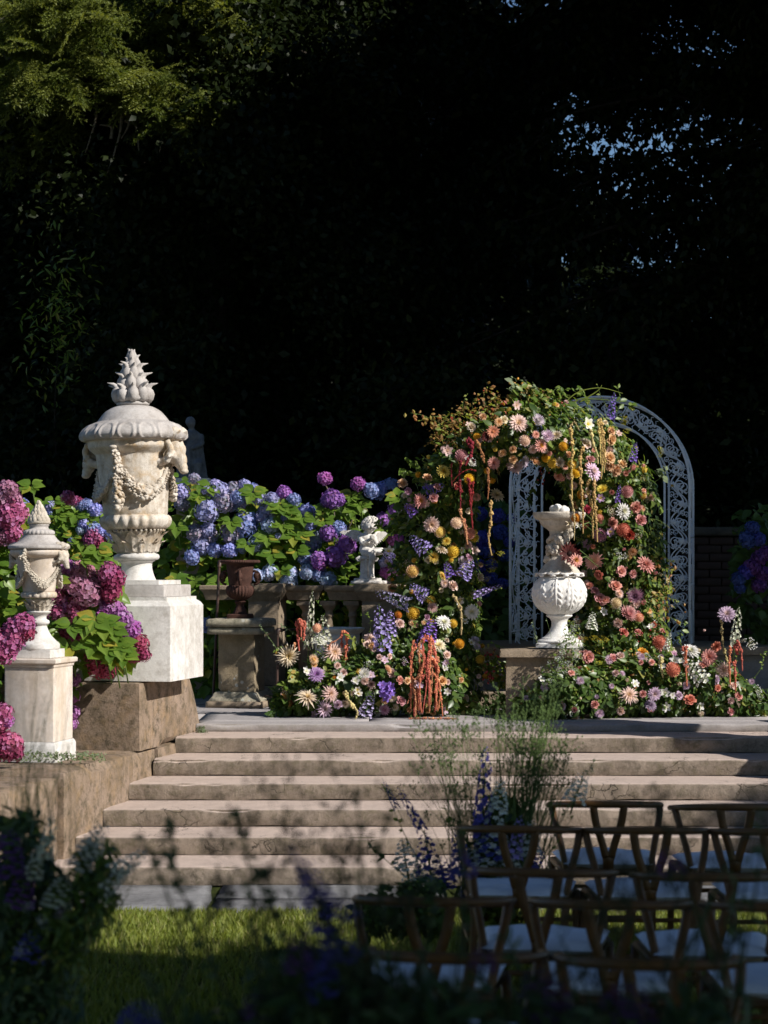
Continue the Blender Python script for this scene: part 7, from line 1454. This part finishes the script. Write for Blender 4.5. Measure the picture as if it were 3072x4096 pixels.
# ================================================================== TREES
def foliage_mesh(name, mat, P, N, D, s, tmpl):
    R = frames(N, D); V, F = scatter(tmpl[0], tmpl[1], P, R, s); return npmesh(name, V, F, mat, {'rnd': np.repeat(rng.random(len(P)), len(tmpl[0]))}, False)
CARD = (np.array([(0, 0, 0), (-.32, .35, .04), (.32, .35, .04), (-.22, .8, -.02), (.22, .8, -.02), (0, 1, -.06)]), [np.array([(0, 2, 1), (3, 4, 5)]), np.array([(1, 2, 4, 3)])])
# footprint of the sunlit glade, in ground coordinates along the sun's rays
sxz, syz = SUN.x/SUN.z, SUN.y/SUN.z
def lit(u, v):
    """is ground point (u,v) inside the sunlit glade?"""
    back = np.interp(u, [-20, -9, -5, -3.5, -2.85, -2.35, -1.3, -.4, .9, 2.0, 4], [20.6, 20.4, 19.8, 19.15, 18.8, 18.25, 17.8, 17.15, 16.8, 16.4, 16.0])+.10*np.sin(u*3.1)+.12*np.sin(u*8.3+1)
    front = 9.72-.04*u+.10*np.sin(u*2.7)+.05*np.sin(u*9)+.62/(1+np.exp(-(u-.22)*22))
    right = np.interp(v, [9, 11, 12.3, 12.9, 13.3, 13.6, 15, 16.5], [2.7, 2.2, 1.8, 1.5, 1.8, 2.15, 2.7, 3.0])
    base = (v < back) & (v > front) & (u < right)
    far = (u < -10.1+.35*np.sin(v*2.3)) & (v > 24.5+.3*np.sin(u*2)) & (v < 36)
    return base | far
def canopy(name, label, trunk, u0, u1, v0, v1, n, zb, zr, size=.34):
    """crown of a tall tree standing outside the picture; light only falls where the glade opens"""
    t = empty(name, (trunk[0], trunk[1], .6 if trunk[1] > 14 else 0), 0, label, 'tree'); o = np.array(t.location)
    u = rng.uniform(u0, u1, n*2); v = rng.uniform(v0, v1, n*2); keep = ~lit(u, v); keep &= ~lit(u+.08, v) & ~lit(u-.08, v) & ~lit(u, v+.08) & ~lit(u, v-.08); u, v = u[keep][:n], v[keep][:n]; k = len(u)  # leaves whose shadow would reach the glade are left out of the crown
    zmin = np.maximum(zb, (2.9+.29*v)/(1-.29*syz)+.2) if zb else (2.9+.29*v)/(1-.29*syz)+.2
    z = zmin+zr*rng.random(k); P = np.stack([u+z*sxz, v+z*syz, z], -1)
    N = unit(k)+np.array(SUN)*.9; nearlit = np.zeros(k, bool)
    for a_ in np.arange(8)*pi/4:
        for q_ in (.14, .30): nearlit |= lit(u+q_*cos(a_), v+q_*sin(a_))
    sz_ = np.where(nearlit, .075, size*(.6+.6*rng.random(k))); leaf = foliage_mesh('crown', M['canopy'], P-o, N, unit(k), sz_, CARD)
    # leaves near the glade's edge stay small so that the edge stays crisp
    link('crown', leaf, t); H = float(z.max())
    V, F3, F4 = tube([(0, 0, -.2), (.05, 0, H*.3), (-.05, .05, H*.65), (0, 0, H)], [.32, .26, .18, .05], 12); m = MB().mixed(V, F3, F4)
    idx = rng.choice(k, 26); nl = 0
    for i in idx:
        e = P[i]-o; b = np.array([0, 0, max(2.5, e[2]*.72)]); tt = np.linspace(0, 1, 30)[:, None]; Q = b+(e-b)*tt+o
        if lit(Q[:, 0]-Q[:, 2]*sxz, Q[:, 1]-Q[:, 2]*syz).any(): continue
        V, F3, F4 = tube(spl([b, (b+e)/2+[0, 0, .3], e], 4), np.linspace(.07, .012, 9), 5); m.mixed(V, F3, F4); nl += 1
    m.obj('trunk', M['bark'], t)
    return t
canopy('conifer', 'unseen tree outside the right edge, crown shaped to shade the rows of chairs', (8.2, 2.5), -14, 7.5, -6.0, 10.9, 84000, 4.7, 3, .32)
canopy('conifer', 'unseen tree outside the right edge, crown shaped to shade the right step ends', (11.0, 15.2), 1.4, 8, 9.4, 16.5, 14000, 6.5, 2.5, .22)
canopy('conifer', 'unseen towering tree at the far right, crown shaped to shade the metal arbour', (9.6, 17.5), -5, 8, 15.0, 21.5, 44000, 0, 2.5, .28)
canopy('conifer', 'unseen towering tree, high crown shaped to darken the wood behind the arch', (11.5, 20.5), -17, 5, 19.6, 36, 85000, 0, 4, .34)

# ---- woodland behind: dark leafy masses with trunks
def woodtree(name, label, x, y, H, R, zb, n, mat='forest', size=.30, trunk_r=.22, copy_of=None, droop=.0, shell=.25, group=None):
    t = empty(name, (x, y, 1.0), rng.random()*6, label, 'tree', group)
    if copy_of is not None:
        for c in copy_of.children: c2_ = c.copy(); COL.objects.link(c2_); c2_.parent = t
        t.scale = (R/copy_of['R'], R/copy_of['R'], H/copy_of['H']); return t
    t['R'] = R; t['H'] = H
    nb = 70; az = rng.random(nb)*2*pi; hb = zb+(H-zb)*rng.random(nb)**.9; rb = R*(1-.75*((hb-zb)/(H-zb))**1.3)
    k = rng.integers(0, nb, n); f = rng.random(n)**.6; rad = rb[k]*f
    c = np.stack([rad*np.cos(az[k]), rad*np.sin(az[k]), hb[k]-droop*f*f*rb[k]], -1)+rng.normal(0, 1, (n, 3))*np.array([.30, .30, .22])
    N = unit(n)+np.array([0, 0, .7]); D = unit(n)+c*np.array([1, 1, 0])*.5+np.array([0, 0, -.5]); me = foliage_mesh('crown', M[mat], c, N, D, size*(.5+.7*rng.random(n)), SMALL); link('crown', me, t)
    V, F3, F4 = tube([(0, 0, -.6), (.06, 0, H*.3), (-.05, .04, H*.7), (0, 0, H*.97)], [trunk_r*1.2, trunk_r, trunk_r*.6, .03], 12); m = MB().mixed(V, F3, F4)
    for q in range(40):
        e = np.array([rb[q]*.9*cos(az[q]), rb[q]*.9*sin(az[q]), hb[q]-droop*rb[q]*.8]); b = np.array([0, 0, hb[q]-.1]); V, F3, F4 = tube(spl([b, (b+e)/2+[0, 0, .15], e], 3), np.linspace(.05, .008, 7), 4); m.mixed(V, F3, F4)
    m.obj('trunk', M['bark'], t); return t
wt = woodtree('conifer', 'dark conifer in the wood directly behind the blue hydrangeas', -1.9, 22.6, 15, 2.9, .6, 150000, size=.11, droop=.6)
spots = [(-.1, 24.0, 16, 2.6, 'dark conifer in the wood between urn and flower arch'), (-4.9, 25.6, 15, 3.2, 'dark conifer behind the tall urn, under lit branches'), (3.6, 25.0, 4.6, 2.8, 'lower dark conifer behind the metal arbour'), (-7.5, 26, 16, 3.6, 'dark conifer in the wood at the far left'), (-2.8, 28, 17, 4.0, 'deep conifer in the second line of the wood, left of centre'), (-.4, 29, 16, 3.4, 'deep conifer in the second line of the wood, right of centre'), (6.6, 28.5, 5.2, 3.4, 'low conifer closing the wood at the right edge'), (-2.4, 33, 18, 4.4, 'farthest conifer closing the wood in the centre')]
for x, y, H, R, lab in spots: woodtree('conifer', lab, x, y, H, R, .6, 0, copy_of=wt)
# understorey: dark shrubs standing behind the terrace
sh = woodtree('laurel_shrub', 'dark laurel shrub in shade behind the cherub statue', .2, 19.6, 2.6, 1.3, .0, 9000, size=.11, trunk_r=.05)
for x, y, H, R, lab in ((-2.4, 20.2, 2.9, 1.4, 'dark laurel shrub in shade behind the figure statue'), (-4.3, 19.0, 2.3, 1.2, 'dark laurel shrub in shade at the picture\'s left edge'), (2.2, 20.6, 3.2, 1.3, 'dark laurel shrub in shade behind the metal arbour'), (4.6, 20.2, 3.0, 1.5, 'dark laurel shrub in shade above the brick wall')): woodtree('laurel_shrub', lab, x, y, H, R, 0, 0, copy_of=sh)
# ---- far wood: one dense mass closing the view, lower towards the right where the sky shows
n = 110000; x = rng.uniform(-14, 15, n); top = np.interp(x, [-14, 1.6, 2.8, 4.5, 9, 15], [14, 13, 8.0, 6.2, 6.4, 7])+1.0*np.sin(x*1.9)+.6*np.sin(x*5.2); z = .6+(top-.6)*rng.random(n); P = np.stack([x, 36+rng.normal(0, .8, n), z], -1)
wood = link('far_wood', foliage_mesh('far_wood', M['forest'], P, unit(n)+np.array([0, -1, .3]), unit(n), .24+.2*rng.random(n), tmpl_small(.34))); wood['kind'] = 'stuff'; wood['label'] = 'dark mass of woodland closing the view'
# ---- open, gappy tree at the upper right through which the sky shows
def gaptree(name, label, x, y, nb, seed, zlo, zhi, spread, n, size, mat='forest', dens=.16, tk=(.1, .16)):
    r = random.Random(seed); t = empty(name, (x, y, 1.0), 0, label, 'tree'); o = np.array(t.location); H = zhi
    V, F3, F4 = tube([(0, 0, -.5), (.1, 0, H*.35), (-.1, .05, H*.7), (.1, 0, H)], [tk[1]*1.3, tk[1], tk[0], .04], 10); MB().mixed(V, F3, F4).obj('trunk', M['bark'], t)
    ml = MB(); Ps = []; Ds = []
    for b in range(nb):
        z0 = r.uniform(zlo, zhi)-1.0; a = r.random()*6.283; L = r.uniform(.5, 1)*spread; e = np.array([L*cos(a), L*sin(a)*.6, z0+r.uniform(-.9, .3)]); s = np.array([0, 0, z0+.2]); P = spl([s, (s+e)/2+[0, 0, .25], e], 6); V, F3, F4 = tube(P, np.linspace(.05, .008, len(P)), 5); ml.mixed(V, F3, F4)
        for q in range(9):
            f = r.uniform(.15, 1); c = s+(e-s)*f+np.array([0, 0, .25*4*f*(1-f)]); d = np.array([r.gauss(0, .45), r.gauss(0, .3), r.uniform(-.75, .1)]); V, F3, F4 = tube(spl([c, c+d*.5+[0, 0, .05], c+d], 3), np.linspace(.012, .003, 7), 3); ml.mixed(V, F3, F4)
            k = int(n/(nb*9)); ff_ = rng.random(k)[:, None]; Ps.append(c+d*ff_+rng.normal(0, dens, (k, 3))*np.array([1, 1, .55])); Ds.append(np.tile(d, (k, 1)))
    ml.obj('limb', M['bark'], t); P = np.concatenate(Ps); D = np.concatenate(Ds); k = len(P)
    link('crown', foliage_mesh('crown', M[mat], P, unit(k)+np.array([0, 0, .6]), D*.8+unit(k)*.7+np.array([0, 0, -.5]), size*(.6+.8*rng.random(k)), SMALL), t); return t
gaptree('larch', 'open-branched tree against the blue sky at upper right', 4.3, 21.5, 84, 3, 4.6, 10.5, 3.6, 72000, .10)
gaptree('larch', 'second open-branched tree against the sky right of the top centre', 1.9, 24.5, 44, 5, 5.5, 12.5, 2.6, 44000, .12)
gaptree('larch', 'thin open tree at the extreme upper right', 5.6, 24.0, 30, 9, 4.0, 12.0, 2.4, 14000, .14)
# ---- lit spruce boughs at the upper left: hanging sprays of needles
def spray_template(seed):
    """a drooping spruce branchlet about 1 m long, built of short needled twigs"""
    rr = random.Random(seed); V = []; F = []; n = 0
    tw = []
    for i in range(13):
        t = .08+.9*i/13; s = 1 if i % 2 else -1; L = .34*(1-.55*t)*rr.uniform(.8, 1.15); tw.append(((0, t, -.22*t*t), (s*L*.75, t+L*.55, -.22*t*t-.12*L-rr.uniform(0, .05))))
    tw.append(((0, 0, 0), (0, .5, -.06))); tw.append(((0, .5, -.06), (0, 1.02, -.24)))
    for a, b in tw:
        a, b = np.array(a), np.array(b); L = np.linalg.norm(b-a); d = (b-a)/L; k = max(4, int(L/.034))
        for q in range(k):
            c = a+(b-a)*(q+.5)/k; r1 = unit(1)[0]; r1 -= d*np.dot(r1, d); r1 /= np.linalg.norm(r1)
            for sg in (1, -1):
                tip = c+(r1*sg*.6+d*.8)*.070; sd = np.cross(d, r1)*.017
                V += [c-sd, c+sd, tip]; F.append((n, n+1, n+2)); n += 3
            V += [c-r1*.009-d*.02, c+r1*.009-d*.02, c+d*.03]; F.append((n, n+1, n+2)); n += 3
    return np.array(V), [np.array(F)]
ST = spray_template(1)
sp_t = empty('spruce', (-5.6, 21.8, 1.0), 0, 'sunlit spruce with drooping yellow-green boughs at the upper left', 'tree'); o = np.array(sp_t.location)
V, F3, F4 = tube([(0, 0, -.5), (.05, 0, 4), (-.03, 0, 8), (0, 0, 14)], [.34, .30, .22, .05], 14); MB().mixed(V, F3, F4).obj('trunk', M['bark'], sp_t)
ml = MB(); pos = []; Ns = []; Ds = []; szs = []
rs = random.Random(21)
boughs = [((-20, 60), (150, 30)), ((-20, 120), (60, 190)), ((60, 20), (210, 60)), ((120, 70), (330, 130)), ((200, 90), (400, 210)), ((260, 130), (410, 230)), ((0, 180), (140, 190)), ((-20, 260), (125, 250)), ((-20, 330), (110, 330)), ((200, 20), (420, 30)), ((300, 10), (500, 60)), ((380, 0), (520, 70)), ((180, 150), (290, 190)), ((260, 200), (380, 280)), ((90, 130), (170, 150)), ((220, 120), (270, 200)), ((40, 90), (120, 130)), ((-30, 200), (60, 250)), ((150, 0), (260, 30)), ((300, 180), (415, 225)), ((-30, 10), (60, 60)), ((60, 230), (150, 260)), ((340, 60), (450, 95))]
for bi, (a, b) in enumerate(boughs):
    d = 21.2+rs.uniform(-1.0, .9); A = np.array(W(*a, d+.3)); B = np.array(W(*b, d)); P = spl([A, (A+B)/2+[0, 0, .12], B], 10)
    V, F3, F4 = tube(P-o, np.linspace(.035, .010, len(P)), 5); ml.mixed(V, F3, F4)
    L = np.linalg.norm(B-A); ax_ = (B-A)/L
    for q in range(int(18+L*42)):
        f = rs.random()**.85; c = P[min(int(f*(len(P)-1)), len(P)-1)]+np.array([rs.gauss(0, .05), rs.gauss(0, .16), rs.gauss(0, .05)])
        D = ax_*rs.uniform(.1, .9)+np.array([rs.gauss(0, .5), rs.gauss(-.15, .6), rs.uniform(-1.5, .0)]); pos.append(c-o); Ds.append(D); Ns.append(np.array([rs.gauss(0, .4), -.3+rs.gauss(0, .4), 1.0])); szs.append(rs.uniform(.32, .62))
pos, Ns, Ds, szs = map(np.array, (pos, Ns, Ds, szs))
ml.obj('bough', M['twig'], sp_t); R = frames(Ns, Ds); V, F = scatter(ST[0], ST[1], pos, R, szs); link('crown', npmesh('crown', V, F, M['spruce'], {'rnd': np.repeat(rng.random(len(pos)), len(ST[0]))}, False), sp_t)
# bare hanging twigs
mt = MB()
for a, b in (((262, 220), (232, 375)), ((262, 235), (300, 330)), ((205, 200), (185, 330)), ((240, 300), (215, 270)), ((330, 250), (345, 330)), ((270, 260), (262, 300))):
    A, B = np.array(W(*a, 20.8)), np.array(W(*b, 20.8)); Mi = (A+B)/2+np.array([.06, 0, .05]); V, F3, F4 = tube(spl([A-o, Mi-o, B-o], 5), np.linspace(.022, .006, 11), 5); mt.mixed(V, F3, F4)
mt.obj('bare_twig', M['twig'], sp_t)
# leafy saplings in the shade under it
for (x, y, lab) in ((130, 640, 'thin leafy sapling in the shade above the small urn'),):
    p = W(x, y, 20.0); t = empty('sapling', (p.x, p.y, .9), 0, lab, 'tree'); q = np.array(t.location); zt = p.z-.9
    V, F3, F4 = tube(spl([(0, 0, -.3), (.15, 0, zt*.3), (-.05, 0, zt*.6), (0, 0, zt-.2)], 5), np.linspace(.018, .004, 16), 6); MB().mixed(V, F3, F4).obj('trunk', M['bark'], t)
    k = 420; az = rng.random(k)*6.283; P = np.stack([np.cos(az)*.45*rng.random(k), np.sin(az)*.4*rng.random(k), zt-.3+rng.normal(0, .45, k)], -1)
    link('crown', foliage_mesh('crown', M['green'], P, unit(k)+[0, -.3, .8], unit(k)+[0, 0, -.6], .07+.05*rng.random(k), NARROW if y > 500 else LEAF), t)
